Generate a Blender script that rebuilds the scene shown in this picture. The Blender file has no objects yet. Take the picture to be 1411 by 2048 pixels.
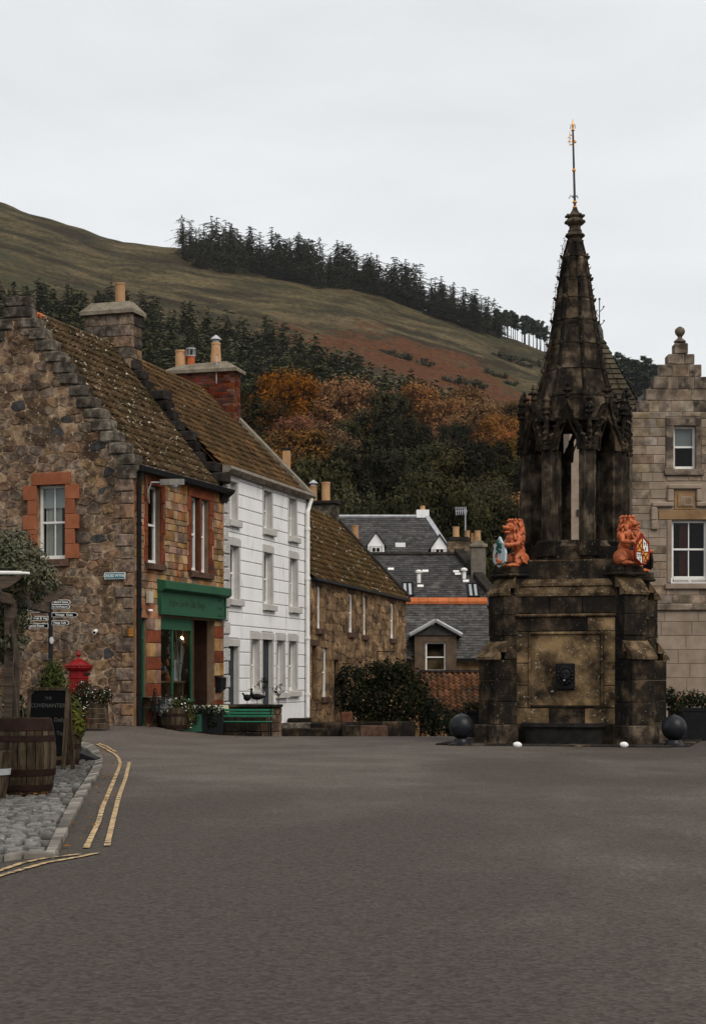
import bpy, bmesh, math, random
import numpy as np
from mathutils import Vector, Matrix, noise as mnoise
R = math.radians
rng = random.Random(7)
SC = bpy.context.scene
COL = SC.collection
# ---------------------------------------------------------------- camera
F, UC, VH, CH = 3500.0, 705.5, 1360.0, 1.37      # focal length in photo pixels, centre column, horizon row, eye height
cam = bpy.data.cameras.new('camera'); cam_o = bpy.data.objects.new('camera', cam); COL.objects.link(cam_o)
cam.sensor_fit = 'HORIZONTAL'; cam.sensor_width = 36.0; cam.lens = F / 1411.0 * 36.0
cam.shift_y = (VH - 1024.0) / 1411.0
cam.clip_start = 0.3; cam.clip_end = 9000.0
cam_o.location = (0, 0, CH); cam_o.rotation_euler = (R(90), 0, 0)
SC.camera = cam_o
# ---------------------------------------------------------------- sky and sun (overcast)
SUN_EL, SUN_AZ = 46.0, 36.0      # elevation; azimuth east of straight behind the camera
W = bpy.data.worlds.new('World'); SC.world = W; W.use_nodes = True
wn = W.node_tree; wn.nodes.clear()
def wnode(t): return wn.nodes.new(t)
w_out = wnode('ShaderNodeOutputWorld'); w_bg = wnode('ShaderNodeBackground')
w_sky = wnode('ShaderNodeTexSky'); w_sky.sky_type = 'NISHITA'; w_sky.sun_disc = False
w_sky.sun_elevation = R(SUN_EL); w_sky.sun_rotation = R(180 - SUN_AZ)
w_sky.dust_density = 4.0
w_hsv = wnode('ShaderNodeHueSaturation'); w_hsv.inputs['Saturation'].default_value = 0.12
w_tc = wnode('ShaderNodeTexCoord'); w_map = wnode('ShaderNodeMapping'); w_map.inputs['Scale'].default_value = (1, 1, 3.2)
w_no = wnode('ShaderNodeTexNoise'); w_no.inputs['Scale'].default_value = 2.1; w_no.inputs['Detail'].default_value = 5
w_no.inputs['Roughness'].default_value = 0.5
w_rmp = wnode('ShaderNodeValToRGB')
w_rmp.color_ramp.elements[0].position = 0.36; w_rmp.color_ramp.elements[0].color = (6.15, 6.40, 6.58, 1)
w_rmp.color_ramp.elements[1].position = 0.66; w_rmp.color_ramp.elements[1].color = (8.15, 8.36, 8.50, 1)
w_mix = wnode('ShaderNodeMix'); w_mix.data_type = 'RGBA'; w_mix.inputs[0].default_value = 0.88
wn.links.new(w_tc.outputs['Generated'], w_map.inputs[0]); wn.links.new(w_map.outputs[0], w_no.inputs['Vector'])
wn.links.new(w_no.outputs['Fac'], w_rmp.inputs[0]); wn.links.new(w_sky.outputs[0], w_hsv.inputs['Color'])
wn.links.new(w_hsv.outputs[0], w_mix.inputs[6]); wn.links.new(w_rmp.outputs[0], w_mix.inputs[7])
wn.links.new(w_mix.outputs[2], w_bg.inputs[0]); w_bg.inputs[1].default_value = 0.0855
wn.links.new(w_bg.outputs[0], w_out.inputs[0])
sun = bpy.data.lights.new('sun', 'SUN'); sun.energy = 1.5; sun.angle = R(40); sun.color = (1.0, 0.91, 0.80)
sun_o = bpy.data.objects.new('sun', sun); COL.objects.link(sun_o)
sd = Vector((math.sin(R(SUN_AZ)) * math.cos(R(SUN_EL)), -math.cos(R(SUN_AZ)) * math.cos(R(SUN_EL)), math.sin(R(SUN_EL))))
sun_o.rotation_euler = sd.to_track_quat('Z', 'Y').to_euler()
SC.view_settings.view_transform = 'Standard'; SC.view_settings.look = 'None'
SC.view_settings.exposure = 0.52; SC.view_settings.gamma = 1.0; SC.view_settings.use_curve_mapping = False
SC.render.engine = 'CYCLES'
SC.cycles.max_bounces = 6; SC.cycles.diffuse_bounces = 3; SC.cycles.glossy_bounces = 2
SC.cycles.transparent_max_bounces = 8; SC.cycles.transmission_bounces = 4
SC.cycles.use_denoising = True; SC.cycles.caustics_reflective = False; SC.cycles.caustics_refractive = False

# ---------------------------------------------------------------- helpers
def px(u, v, Y): return Vector(((u - UC) * Y / F, Y, CH + (VH - v) * Y / F))
def smooth(x, a, b):
    t = min(1.0, max(0.0, (x - a) / (b - a))); return t * t * (3 - 2 * t)
def gz(x, y):                               # height of the square's surface
    z = 0.25 * smooth(-x, 3.3, 5.3) * smooth(y, 33, 41) + 0.06 * smooth(-x, 2.2, 4.2) * smooth(y, 37, 43)
    z -= 0.055 * max(0.0, y - 42.5) * smooth(x, -4.8, -2.6)
    return z
def on_ground(u, v, dz=0.0):                # point of the ground sheet under a pixel
    Y = 20.0
    for _ in range(60):
        X = (u - UC) * Y / F
        Yn = (CH - gz(X, Y) - dz) * F / max(20.0, (v - VH)); Y = 0.5 * Y + 0.5 * Yn
    X = (u - UC) * Y / F
    return Vector((X, Y, gz(X, Y) + dz))

def props(o, label=None, cat=None, group=None, kind=None):
    if label: o['label'] = label
    if cat: o['category'] = cat
    if group: o['group'] = group
    if kind: o['kind'] = kind
    return o
def thing(name, label, cat, loc=(0, 0, 0), rz=0.0, group=None):
    o = bpy.data.objects.new(name, None); COL.objects.link(o)
    o.location = loc; o.rotation_euler = (0, 0, rz); o.empty_display_size = 0.1
    return props(o, label, cat, group)
def link(name, me, parent=None, mat=None):
    o = bpy.data.objects.new(name, me); COL.objects.link(o)
    if mat is not None and not me.materials: me.materials.append(mat)
    if parent is not None: o.parent = parent
    return o
def copy_tree(o, parent=None):
    c = o.copy(); COL.objects.link(c); c.parent = parent
    for ch in list(o.children): copy_tree(ch, c)
    return c
def np_mesh(name, V, Fq, mat=None, smooth_=False, mats=None, midx=None):
    me = bpy.data.meshes.new(name)
    V = np.asarray(V, dtype=np.float32); Fq = np.asarray(Fq, dtype=np.int32)
    n, k = Fq.shape
    me.vertices.add(len(V)); me.vertices.foreach_set('co', V.ravel())
    me.loops.add(n * k); me.loops.foreach_set('vertex_index', Fq.ravel())
    me.polygons.add(n); me.polygons.foreach_set('loop_start', np.arange(0, n * k, k, dtype=np.int32))
    me.polygons.foreach_set('loop_total', np.full(n, k, dtype=np.int32))
    for m in (mats or ([mat] if mat else [])): me.materials.append(m)
    if midx is not None: me.polygons.foreach_set('material_index', np.asarray(midx, dtype=np.int32))
    if smooth_: me.polygons.foreach_set('use_smooth', np.ones(n, dtype=bool))
    me.update(calc_edges=True)
    return me

class MB:
    def __init__(s): s.v = []; s.f = []; s.m = []; s.cur = 0
    def add(s, vs, fs):
        b = len(s.v); s.v += [tuple(p) for p in vs]; s.f += [tuple(b + i for i in q) for q in fs]; s.m += [s.cur] * len(fs); return s
    def box(s, x0, x1, y0, y1, z0, z1, M=None):
        vs = [Vector(p) for p in ((x0,y0,z0),(x1,y0,z0),(x1,y1,z0),(x0,y1,z0),(x0,y0,z1),(x1,y0,z1),(x1,y1,z1),(x0,y1,z1))]
        if M is not None: vs = [M @ p for p in vs]
        return s.add(vs, ((3,2,1,0),(4,5,6,7),(0,1,5,4),(1,2,6,5),(2,3,7,6),(3,0,4,7)))
    def cbox(s, c, d, M=None):
        return s.box(c[0]-d[0]/2, c[0]+d[0]/2, c[1]-d[1]/2, c[1]+d[1]/2, c[2]-d[2]/2, c[2]+d[2]/2, M)
    def bev(s, x0, x1, y0, y1, z0, z1, c=0.01, M=None):           # box with all edges chamfered
        vs = []; X = (x0, x1); Yy = (y0, y1); Z = (z0, z1); idx = {}
        for i in (0,1):
            for j in (0,1):
                for k in (0,1):
                    sx, sy, sz = (1 if i == 0 else -1), (1 if j == 0 else -1), (1 if k == 0 else -1)
                    for ax in range(3):
                        p = [X[i] + sx*c, Yy[j] + sy*c, Z[k] + sz*c]
                        p[ax] = (X[i], Yy[j], Z[k])[ax]
                        idx[(i,j,k,ax)] = len(vs); vs.append(Vector(p))
        fs = []
        for ax in range(3):
            o1, o2 = [a for a in range(3) if a != ax]
            for e in (0,1):
                q = []
                for a, b in ((0,0),(1,0),(1,1),(0,1)):
                    k = [0,0,0]; k[ax] = e; k[o1] = a; k[o2] = b; q.append(idx[tuple(k)+(ax,)])
                fs.append(q)
            for a in (0,1):
                for b in (0,1):
                    k0 = [0,0,0]; k0[o1] = a; k0[o2] = b; k1 = list(k0); k1[ax] = 1
                    fs.append((idx[tuple(k0)+(o1,)], idx[tuple(k1)+(o1,)], idx[tuple(k1)+(o2,)], idx[tuple(k0)+(o2,)]))
        for i in (0,1):
            for j in (0,1):
                for k in (0,1): fs.append((idx[(i,j,k,0)], idx[(i,j,k,1)], idx[(i,j,k,2)]))
        if M is not None: vs = [M @ p for p in vs]
        return s.add(vs, fs)
    def quad(s, a, b, c, d): return s.add((a, b, c, d), ((0,1,2,3),))
    def prism(s, poly, fn, d0, d1):                                # fn((a,b),depth) -> point
        n = len(poly)
        vs = [fn(p, d0) for p in poly] + [fn(p, d1) for p in poly]
        fs = [tuple(range(n))[::-1], tuple(range(n, 2*n))] + [(i, (i+1) % n, n + (i+1) % n, n + i) for i in range(n)]
        return s.add(vs, fs)
    def lathe(s, prof, n=16, c=(0,0,0), ph=0.0, M=None, cap=True):
        vs = []
        for r, z in prof:
            for i in range(n):
                a = ph + 2*math.pi*i/n; p = Vector((c[0] + r*math.cos(a), c[1] + r*math.sin(a), c[2] + z)); vs.append(M @ p if M is not None else p)
        fs = []
        for j in range(len(prof)-1):
            for i in range(n): fs.append((j*n+i, j*n+(i+1) % n, (j+1)*n+(i+1) % n, (j+1)*n+i))
        if cap:
            fs.append(tuple(range(n))[::-1]); fs.append(tuple((len(prof)-1)*n + i for i in range(n)))
        return s.add(vs, fs)
    def tube(s, pts, r, n=8, cap=True):
        pts = [Vector(p) for p in pts]; rs = r if isinstance(r, (list, tuple)) else [r]*len(pts)
        vs = []; up = Vector((0.13, 0.21, 0.97))
        for k, p in enumerate(pts):
            d = (pts[min(k+1, len(pts)-1)] - pts[max(k-1, 0)])
            d = d.normalized() if d.length > 1e-9 else Vector((0,0,1))
            a = d.cross(up if abs(d.dot(up)) < 0.95 else Vector((1,0,0))).normalized(); b = d.cross(a)
            for i in range(n):
                t = 2*math.pi*i/n; vs.append(p + (a*math.cos(t) + b*math.sin(t))*rs[k])
        fs = [(j*n+i, j*n+(i+1) % n, (j+1)*n+(i+1) % n, (j+1)*n+i) for j in range(len(pts)-1) for i in range(n)]
        if cap: fs += [tuple(range(n))[::-1], tuple((len(pts)-1)*n+i for i in range(n))]
        return s.add(vs, fs)
    def ball(s, c, r, n=10, m=7, M=None):
        r = r if isinstance(r, (list, tuple, Vector)) else (r, r, r); vs = []
        for j in range(m+1):
            t = math.pi*j/m
            for i in range(n):
                a = 2*math.pi*i/n
                p = Vector((r[0]*math.sin(t)*math.cos(a), r[1]*math.sin(t)*math.sin(a), -r[2]*math.cos(t)))
                if M is not None: p = M @ p
                vs.append(p + Vector(c))
        return s.add(vs, [(j*n+i, j*n+(i+1) % n, (j+1)*n+(i+1) % n, (j+1)*n+i) for j in range(m) for i in range(n)])
    def build(s, name, mat=None, parent=None, smooth_=False, mats=None):
        me = bpy.data.meshes.new(name); me.from_pydata(s.v, [], s.f)
        for m in (mats or ([mat] if mat else [])): me.materials.append(m)
        if mats: me.polygons.foreach_set('material_index', s.m)
        if smooth_ is True: me.polygons.foreach_set('use_smooth', [True]*len(me.polygons))
        me.update()
        o = link(name, me, parent)
        if smooth_ == 'auto':
            me.polygons.foreach_set('use_smooth', [True]*len(me.polygons)); me.set_sharp_from_angle(angle=R(38))
        return o

# ---------------------------------------------------------------- materials
MATS = {}
def mat(name, cols, scale=4.0, detail=6.0, rnd=0.0, isl=0.0, hue=0.0, rough=0.9, bump=0.0, bscale=30.0, bdist=0.02,
        stain=None, stain_s=0.7, stain_lo=0.5, stain_hi=0.62, spots=None, spot_s=18.0, spot_lo=0.66, spot_hi=0.7,
        metal=0.0, spec=0.06, rlo=0.36, rhi=0.64, coord='Object', stretch=(1, 1, 1), stain_stretch=(1, 1, 1), rough_v=0.0, stain2=None):
    m = bpy.data.materials.new(name); m.use_nodes = True; nt = m.node_tree; N = nt.nodes; L = nt.links
    b = N['Principled BSDF']; b.inputs['Roughness'].default_value = rough; b.inputs['Metallic'].default_value = metal
    b.inputs['Specular IOR Level'].default_value = spec
    tc = N.new('ShaderNodeTexCoord'); mp = N.new('ShaderNodeMapping'); mp.inputs['Scale'].default_value = stretch
    L.new(tc.outputs[coord], mp.inputs[0])
    def nz(sc, det, vec=None, ro=0.6):
        n = N.new('ShaderNodeTexNoise'); n.inputs['Scale'].default_value = sc; n.inputs['Detail'].default_value = det
        n.inputs['Roughness'].default_value = ro; L.new((vec or mp).outputs[0], n.inputs['Vector']); return n
    def mixc(fac, a, bb, typ='MIX'):
        x = N.new('ShaderNodeMix'); x.data_type = 'RGBA'; x.blend_type = typ
        if isinstance(fac, float): x.inputs[0].default_value = fac
        else: L.new(fac, x.inputs[0])
        for i, c in ((6, a), (7, bb)):
            if isinstance(c, tuple): x.inputs[i].default_value = (*c[:3], 1)
            else: L.new(c, x.inputs[i])
        return x.outputs[2]
    def step(val, lo, hi):
        r = N.new('ShaderNodeMapRange'); r.inputs[1].default_value = lo; r.inputs[2].default_value = hi; r.interpolation_type = 'SMOOTHSTEP'
        L.new(val, r.inputs[0]); return r.outputs[0]
    if len(cols) == 1: col = None; base = cols[0]
    n1 = nz(scale, detail)
    rp = N.new('ShaderNodeValToRGB'); els = rp.color_ramp.elements
    cs = cols if len(cols) > 1 else [tuple(c*0.88 for c in cols[0]), tuple(min(1, c*1.08) for c in cols[0])]
    while len(els) < len(cs): els.new(0.5)
    for i, c in enumerate(cs):
        els[i].position = rlo + (rhi-rlo)*i/(len(cs)-1); els[i].color = (*c, 1)
    L.new(n1.outputs['Fac'], rp.inputs[0]); col = rp.outputs[0]
    def stainlayer(col, st, ss, lo, hi, stretch_, off):
        mp2 = N.new('ShaderNodeMapping'); mp2.inputs['Scale'].default_value = stretch_; mp2.inputs['Location'].default_value = (off, off*.7, off*1.3)
        L.new(tc.outputs[coord], mp2.inputs[0])
        n2 = nz(ss, 5, mp2, 0.65); return mixc(step(n2.outputs['Fac'], lo, hi), col, st)
    if stain: col = stainlayer(col, stain, stain_s, stain_lo, stain_hi, stain_stretch, 3.1)
    if stain2: col = stainlayer(col, stain2[0], stain2[1], stain2[2], stain2[3], (1,1,1), 17.0)
    if rnd or hue:
        oi = N.new('ShaderNodeObjectInfo')
    if rnd or isl or hue:
        hs = N.new('ShaderNodeHueSaturation'); L.new(col, hs.inputs['Color'])
        def rr(src, amt):
            r = N.new('ShaderNodeMapRange'); r.inputs[3].default_value = 1 - amt; r.inputs[4].default_value = 1 + amt; L.new(src, r.inputs[0]); return r.outputs[0]
        val = None
        if rnd: val = rr(oi.outputs['Random'], rnd)
        if isl:
            ge = N.new('ShaderNodeNewGeometry'); v2 = rr(ge.outputs['Random Per Island'], isl)
            if val is not None:
                mm = N.new('ShaderNodeMath'); mm.operation = 'MULTIPLY'; L.new(val, mm.inputs[0]); L.new(v2, mm.inputs[1]); val = mm.outputs[0]
            else: val = v2
        if val is not None: L.new(val, hs.inputs['Value'])
        if hue:
            m1 = N.new('ShaderNodeMath'); m1.operation = 'MULTIPLY'; m1.inputs[1].default_value = 37.7; L.new(oi.outputs['Random'], m1.inputs[0])
            m2 = N.new('ShaderNodeMath'); m2.operation = 'FRACT'; L.new(m1.outputs[0], m2.inputs[0])
            r = N.new('ShaderNodeMapRange'); r.inputs[3].default_value = 0.5 - hue; r.inputs[4].default_value = 0.5 + hue; L.new(m2.outputs[0], r.inputs[0])
            L.new(r.outputs[0], hs.inputs['Hue'])
            m3 = N.new('ShaderNodeMapRange'); m3.inputs[3].default_value = 0.75; m3.inputs[4].default_value = 1.2
            m4 = N.new('ShaderNodeMath'); m4.operation = 'FRACT'; m5 = N.new('ShaderNodeMath'); m5.operation = 'MULTIPLY'; m5.inputs[1].default_value = 91.3
            L.new(oi.outputs['Random'], m5.inputs[0]); L.new(m5.outputs[0], m4.inputs[0]); L.new(m4.outputs[0], m3.inputs[0]); L.new(m3.outputs[0], hs.inputs['Saturation'])
        col = hs.outputs[0]
    if spots:
        n3 = nz(spot_s, 4); col = mixc(step(n3.outputs['Fac'], spot_lo, spot_hi), col, spots)
    L.new(col, b.inputs['Base Color'])
    if rough_v:
        r = N.new('ShaderNodeMapRange'); r.inputs[1].default_value = .3; r.inputs[2].default_value = .7
        r.inputs[3].default_value = rough - rough_v; r.inputs[4].default_value = rough + rough_v; L.new(n1.outputs['Fac'], r.inputs[0]); L.new(r.outputs[0], b.inputs['Roughness'])
    if bump:
        n4 = nz(bscale, 8, None, 0.7); bp = N.new('ShaderNodeBump'); bp.inputs['Strength'].default_value = bump; bp.inputs['Distance'].default_value = bdist
        L.new(n4.outputs['Fac'], bp.inputs['Height']); L.new(bp.outputs[0], b.inputs['Normal'])
    MATS[name] = m; return m

def glass_mat(name, tint=(0.75, 0.8, 0.8)):
    m = bpy.data.materials.new(name); m.use_nodes = True; nt = m.node_tree; N = nt.nodes; L = nt.links; N.clear()
    o = N.new('ShaderNodeOutputMaterial'); mx = N.new('ShaderNodeMixShader'); tr = N.new('ShaderNodeBsdfTransparent'); gl = N.new('ShaderNodeBsdfGlossy')
    fr = N.new('ShaderNodeFresnel'); fr.inputs[0].default_value = 1.32
    tr.inputs[0].default_value = (*tint, 1); gl.inputs['Roughness'].default_value = 0.02
    L.new(fr.outputs[0], mx.inputs[0]); L.new(tr.outputs[0], mx.inputs[1]); L.new(gl.outputs[0], mx.inputs[2]); L.new(mx.outputs[0], o.inputs[0]); return m
def leaf_mat(name, cols, rnd=0.25, isl=0.35, hue=0.0, rough=0.8, spec=0.04):
    return mat(name, cols, scale=0.35, detail=3, rnd=rnd, isl=isl, hue=hue, rough=rough, spec=spec)

# stone
M_MORTAR = mat('rubble_mortar', [(0.17,0.108,0.066), (0.31,0.21,0.128), (0.48,0.355,0.24)], scale=4.5, detail=9, rough=0.95, bump=1.0, bscale=16, bdist=0.06,
               stain=(0.068,0.046,0.032), stain_s=1.15, stain_lo=0.48, stain_hi=0.64, spots=(0.50,0.39,0.28), spot_s=9, spot_lo=0.6, spot_hi=0.68)
M_RUBBLE = mat('rubble_stone', [(0.070,0.049,0.036), (0.155,0.108,0.074), (0.27,0.185,0.122)], scale=7, detail=10, rnd=0.24, hue=0.010, rough=0.92, bump=0.9, bscale=22, bdist=0.03,
               stain=(0.068,0.046,0.032), stain_s=1.15, stain_lo=0.48, stain_hi=0.64, spots=(0.40,0.31,0.22), spot_s=9, spot_lo=0.65, spot_hi=0.72, stain2=((0.25,0.165,0.10), 2.3, 0.55, 0.63))
M_WHIN = mat('whin_boulder', [(0.028,0.027,0.028), (0.06,0.056,0.054)], scale=9, rnd=0.3, rough=0.85, bump=0.4)
M_CROW = mat('crow_step_stone', [(0.045,0.037,0.029), (0.10,0.085,0.068), (0.19,0.165,0.13)], scale=6, detail=9, rnd=0.35, rough=0.95, bump=0.9, bscale=24, bdist=0.03,
             stain=(0.034,0.028,0.023), stain_s=1.9, stain_lo=0.47, stain_hi=0.62, spots=(0.4,0.38,0.33), spot_s=22, spot_lo=0.68, spot_hi=0.72)
M_CROWD = mat('dark_crow_step_stone', [(0.014,0.012,0.011), (0.035,0.03,0.026)], scale=5, rnd=0.4, rough=0.95, bump=0.9, bscale=24, bdist=0.03)
M_ASHLAR = mat('squared_sandstone', [(0.16,0.085,0.043), (0.27,0.15,0.075), (0.36,0.225,0.125)], scale=2.4, rnd=0.38, hue=0.02, rough=0.9, bump=0.7, bscale=40, bdist=0.012,
               stain=(0.10,0.07,0.05), stain_s=1.3, stain_lo=0.5, stain_hi=0.66)
M_JOINT = mat('ashlar_joint', [(0.13,0.09,0.06), (0.2,0.14,0.09)], rough=0.95, bump=0.5)
M_RED = mat('red_sandstone', [(0.20,0.068,0.033), (0.285,0.103,0.052)], scale=3.0, rnd=0.14, rough=0.88, bump=0.3, bscale=60, bdist=0.006)
M_REDD = mat('dark_red_sandstone', [(0.115,0.030,0.015), (0.20,0.055,0.026)], scale=3.0, rnd=0.2, rough=0.88, bump=0.4, bscale=60, bdist=0.008, stain=(0.06,0.03,0.024), stain_s=2.2, stain_lo=.52, stain_hi=.7)
M_SILL = mat('weathered_sill', [(0.055,0.033,0.025), (0.12,0.07,0.05)], scale=6, rough=0.9, bump=0.5)
M_RUB3 = mat('row_house_stone', [(0.09,0.055,0.032), (0.19,0.12,0.066), (0.31,0.2,0.11)], scale=2.2, isl=0.4, rough=0.93, bump=0.8, bscale=25, bdist=0.02,
             stain=(0.055,0.04,0.03), stain_s=0.9, stain_lo=0.5, stain_hi=0.66)
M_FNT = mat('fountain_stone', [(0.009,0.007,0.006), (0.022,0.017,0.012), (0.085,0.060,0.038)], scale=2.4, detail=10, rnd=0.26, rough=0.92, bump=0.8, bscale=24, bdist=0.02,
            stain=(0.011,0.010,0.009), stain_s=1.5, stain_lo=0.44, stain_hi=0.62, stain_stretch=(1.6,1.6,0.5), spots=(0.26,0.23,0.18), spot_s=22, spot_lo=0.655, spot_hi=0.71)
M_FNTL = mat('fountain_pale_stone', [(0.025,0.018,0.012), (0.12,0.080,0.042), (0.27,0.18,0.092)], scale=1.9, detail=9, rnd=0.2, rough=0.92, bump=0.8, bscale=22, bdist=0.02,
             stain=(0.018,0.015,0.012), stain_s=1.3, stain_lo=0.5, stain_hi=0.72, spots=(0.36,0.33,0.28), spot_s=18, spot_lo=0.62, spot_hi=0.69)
M_FNTP = mat('fountain_pier_stone', [(0.014,0.011,0.009), (0.048,0.037,0.026), (0.13,0.10,0.07)], scale=3.4, detail=9, rnd=0.2, rough=0.92, bump=0.8, bscale=24, bdist=0.02,
             stain=(0.013,0.011,0.010), stain_s=2.0, stain_lo=0.47, stain_hi=0.66, stain_stretch=(1.5,1.5,0.45), spots=(0.3,0.27,0.22), spot_s=24, spot_lo=0.69, spot_hi=0.74)
M_FNTW = mat('fountain_weathered_cope', [(0.025,0.017,0.010), (0.075,0.050,0.028), (0.15,0.105,0.06)], scale=4, rnd=0.2, rough=0.95, bump=0.9, bscale=20, bdist=0.03, spots=(0.45,0.42,0.36), spot_s=26, spot_lo=0.64, spot_hi=0.68)
M_SPIRE = mat('spire_stone', [(0.011,0.009,0.007), (0.033,0.025,0.017), (0.115,0.085,0.055)], scale=3.2, detail=10, rnd=0.36, rough=0.93, bump=0.8, bscale=24, bdist=0.02,
              stain=(0.012,0.010,0.009), stain_s=2.4, stain_lo=0.48, stain_hi=0.62, stain_stretch=(1.5,1.5,0.5), spots=(0.32,0.29,0.24), spot_s=26, spot_lo=0.68, spot_hi=0.73)
M_HALL = mat('hall_rubble_stone', [(0.125,0.097,0.072), (0.215,0.168,0.125), (0.305,0.245,0.186)], scale=3.5, detail=9, rnd=0.22, hue=0.01, rough=0.92, bump=0.7, bscale=30, bdist=0.015,
             stain=(0.08,0.064,0.05), stain_s=1.0, stain_lo=0.5, stain_hi=0.68)
M_HALLD = mat('hall_dark_cope', [(0.07,0.053,0.04), (0.15,0.118,0.09), (0.24,0.195,0.15)], scale=2.5, rnd=0.25, rough=0.92, bump=0.7, bscale=30, bdist=0.015,
             stain=(0.045,0.036,0.03), stain_s=1.8, stain_lo=0.48, stain_hi=0.62)
M_HALLS = mat('hall_dressed_stone', [(0.205,0.16,0.122), (0.285,0.226,0.176)], scale=2.5, rnd=0.1, rough=0.9, bump=0.25, bscale=50, bdist=0.006)
M_HALLO = mat('hall_ochre_stone', [(0.19,0.115,0.06), (0.29,0.185,0.10)], scale=2.5, rnd=0.12, rough=0.9, bump=0.3, bscale=40, bdist=0.008)
M_WHITE = mat('white_stucco', [(0.72,0.72,0.72), (0.80,0.80,0.80)], scale=0.8, rough=0.8, bump=0.15, bscale=60, bdist=0.004, rnd=0.02, stain=(0.58,0.56,0.53), stain_s=1.8, stain_lo=.54, stain_hi=.74, stain_stretch=(2,2,.4))
M_GROOVE = mat('stucco_groove', [(0.44,0.43,0.41), (0.52,0.51,0.49)], scale=3, rough=0.9)
M_GREYST = mat('grey_painted_stone', [(0.40,0.385,0.36), (0.47,0.455,0.43)], scale=3, rough=0.85, bump=0.2, bscale=50, bdist=0.005)
M_QUOIN = mat('vermiculated_quoin', [(0.47,0.455,0.43), (0.56,0.545,0.52)], scale=3, rough=0.9, bump=0.3, bscale=40, spots=(0.2,0.19,0.18), spot_s=34, spot_lo=0.5, spot_hi=0.56)
# paint, wood, metal
M_WPAINT = mat('white_paint', [(0.66,0.65,0.62), (0.76,0.75,0.73)], scale=6, rough=0.55, spots=(0.3,0.26,0.22), spot_s=30, spot_lo=0.72, spot_hi=0.76)
M_GREEN = mat('green_paint', [(0.012,0.064,0.030), (0.017,0.084,0.040)], scale=2.5, rough=0.6, spec=0.25)
M_GREEND = mat('deep_green_paint', [(0.006,0.05,0.028), (0.010,0.07,0.04)], scale=2.5, rough=0.5, spec=0.4)
M_BENCHG = mat('bench_green_paint', [(0.006,0.10,0.05), (0.010,0.16,0.08)], scale=5, rough=0.4, spec=0.5)
M_BLACK = mat('black_iron_paint', [(0.005,0.005,0.006), (0.010,0.010,0.011)], scale=8, rough=0.55, spec=0.12)
M_BOLL = mat('bollard_paint', [(0.007,0.008,0.010), (0.014,0.015,0.018)], scale=6, rough=0.36, spec=0.2, bump=0.1, bscale=40, bdist=0.004)
M_REDP = mat('post_box_red', [(0.15,0.0015,0.002), (0.19,0.002,0.003)], scale=3, rough=0.5, spec=0.25)
M_GOLD = mat('gilding', [(0.6,0.26,0.05), (0.75,0.36,0.08)], scale=20, rough=0.42, metal=0.6)
M_ROD = mat('lead_rod', [(0.05,0.048,0.05), (0.085,0.08,0.082)], scale=20, rough=0.6, metal=0.3)
M_LEAD = mat('lead_flashing', [(0.30,0.31,0.33), (0.42,0.43,0.45)], scale=4, rough=0.6, metal=0.1)
M_OAK = mat('barrel_oak', [(0.018,0.013,0.009), (0.042,0.030,0.019), (0.072,0.053,0.034)], scale=3, rnd=0.3, rough=0.85, bump=0.5, bscale=14, bdist=0.01, stretch=(6,6,0.8), stain=(0.03,0.026,0.02), stain_s=3, stain_lo=.5, stain_hi=.7)  # darkened: the patio's shade is put into the oak colour
M_HOOP = mat('rusty_hoop', [(0.013,0.007,0.006), (0.026,0.013,0.010)], scale=8, rough=0.75, bump=0.2)
M_TIMBER = mat('weathered_timber', [(0.045,0.032,0.024), (0.095,0.073,0.056)], scale=3, rough=0.85, bump=0.4, stretch=(1,1,8), bscale=10)  # weathered tone, darkened further to carry the patio's shade
M_PALEWD = mat('pale_wood', [(0.22,0.13,0.065), (0.34,0.21,0.115)], scale=3, rough=0.7)
M_POT = mat('buff_chimney_pot', [(0.34,0.19,0.095), (0.42,0.25,0.13)], scale=3, rnd=0.15, rough=0.85, stain=(0.13,0.09,0.06), stain_s=3, stain_lo=.55, stain_hi=.75)
M_POTR = mat('terracotta_pot', [(0.33,0.085,0.03), (0.42,0.12,0.045)], scale=3, rough=0.8)
M_LION = mat('terracotta_lion_paint', [(0.36,0.082,0.026), (0.50,0.135,0.046)], scale=9, rough=0.5, spec=0.35, stain=(0.17,0.042,0.022), stain_s=11, stain_lo=.52, stain_hi=.68)  # pale tones and dark blotches put highlights and crevice shade into the colour
M_BRICK = mat('old_red_brick', [(0.07,0.022,0.013), (0.14,0.044,0.025)], scale=5, rnd=0.5, hue=0.015, rough=0.9, bump=0.5, bscale=50, bdist=0.008)
M_BMORT = mat('brick_mortar', [(0.17,0.13,0.095), (0.25,0.2,0.15)], rough=0.95, bump=0.4)
M_COPE = mat('chimney_cope', [(0.13,0.11,0.08), (0.23,0.2,0.155)], scale=4, rough=0.95, bump=0.8, bscale=18, bdist=0.03, spots=(0.40,0.38,0.32), spot_s=14, spot_lo=0.64, spot_hi=0.7)
M_PAN = mat('mossy_pantile', [(0.032,0.021,0.011), (0.066,0.043,0.023), (0.11,0.07,0.038)], scale=2.6, isl=0.3, rough=0.95, bump=0.8, bscale=22, bdist=0.03,
            stain=(0.050,0.038,0.017), stain_s=0.8, stain_lo=.5, stain_hi=.66, spots=(0.45,0.41,0.33), spot_s=9.5, spot_lo=0.625, spot_hi=0.65)
M_PAN2 = mat('brown_pantile', [(0.048,0.030,0.015), (0.085,0.05,0.024), (0.13,0.07,0.03)], scale=1.5, isl=0.3, rough=0.95, bump=0.8, bscale=22, bdist=0.03,
            stain=(0.062,0.042,0.019), stain_s=0.8, stain_lo=.5, stain_hi=.66, spots=(0.42,0.38,0.3), spot_s=10, spot_lo=0.67, spot_hi=0.69)
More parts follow.
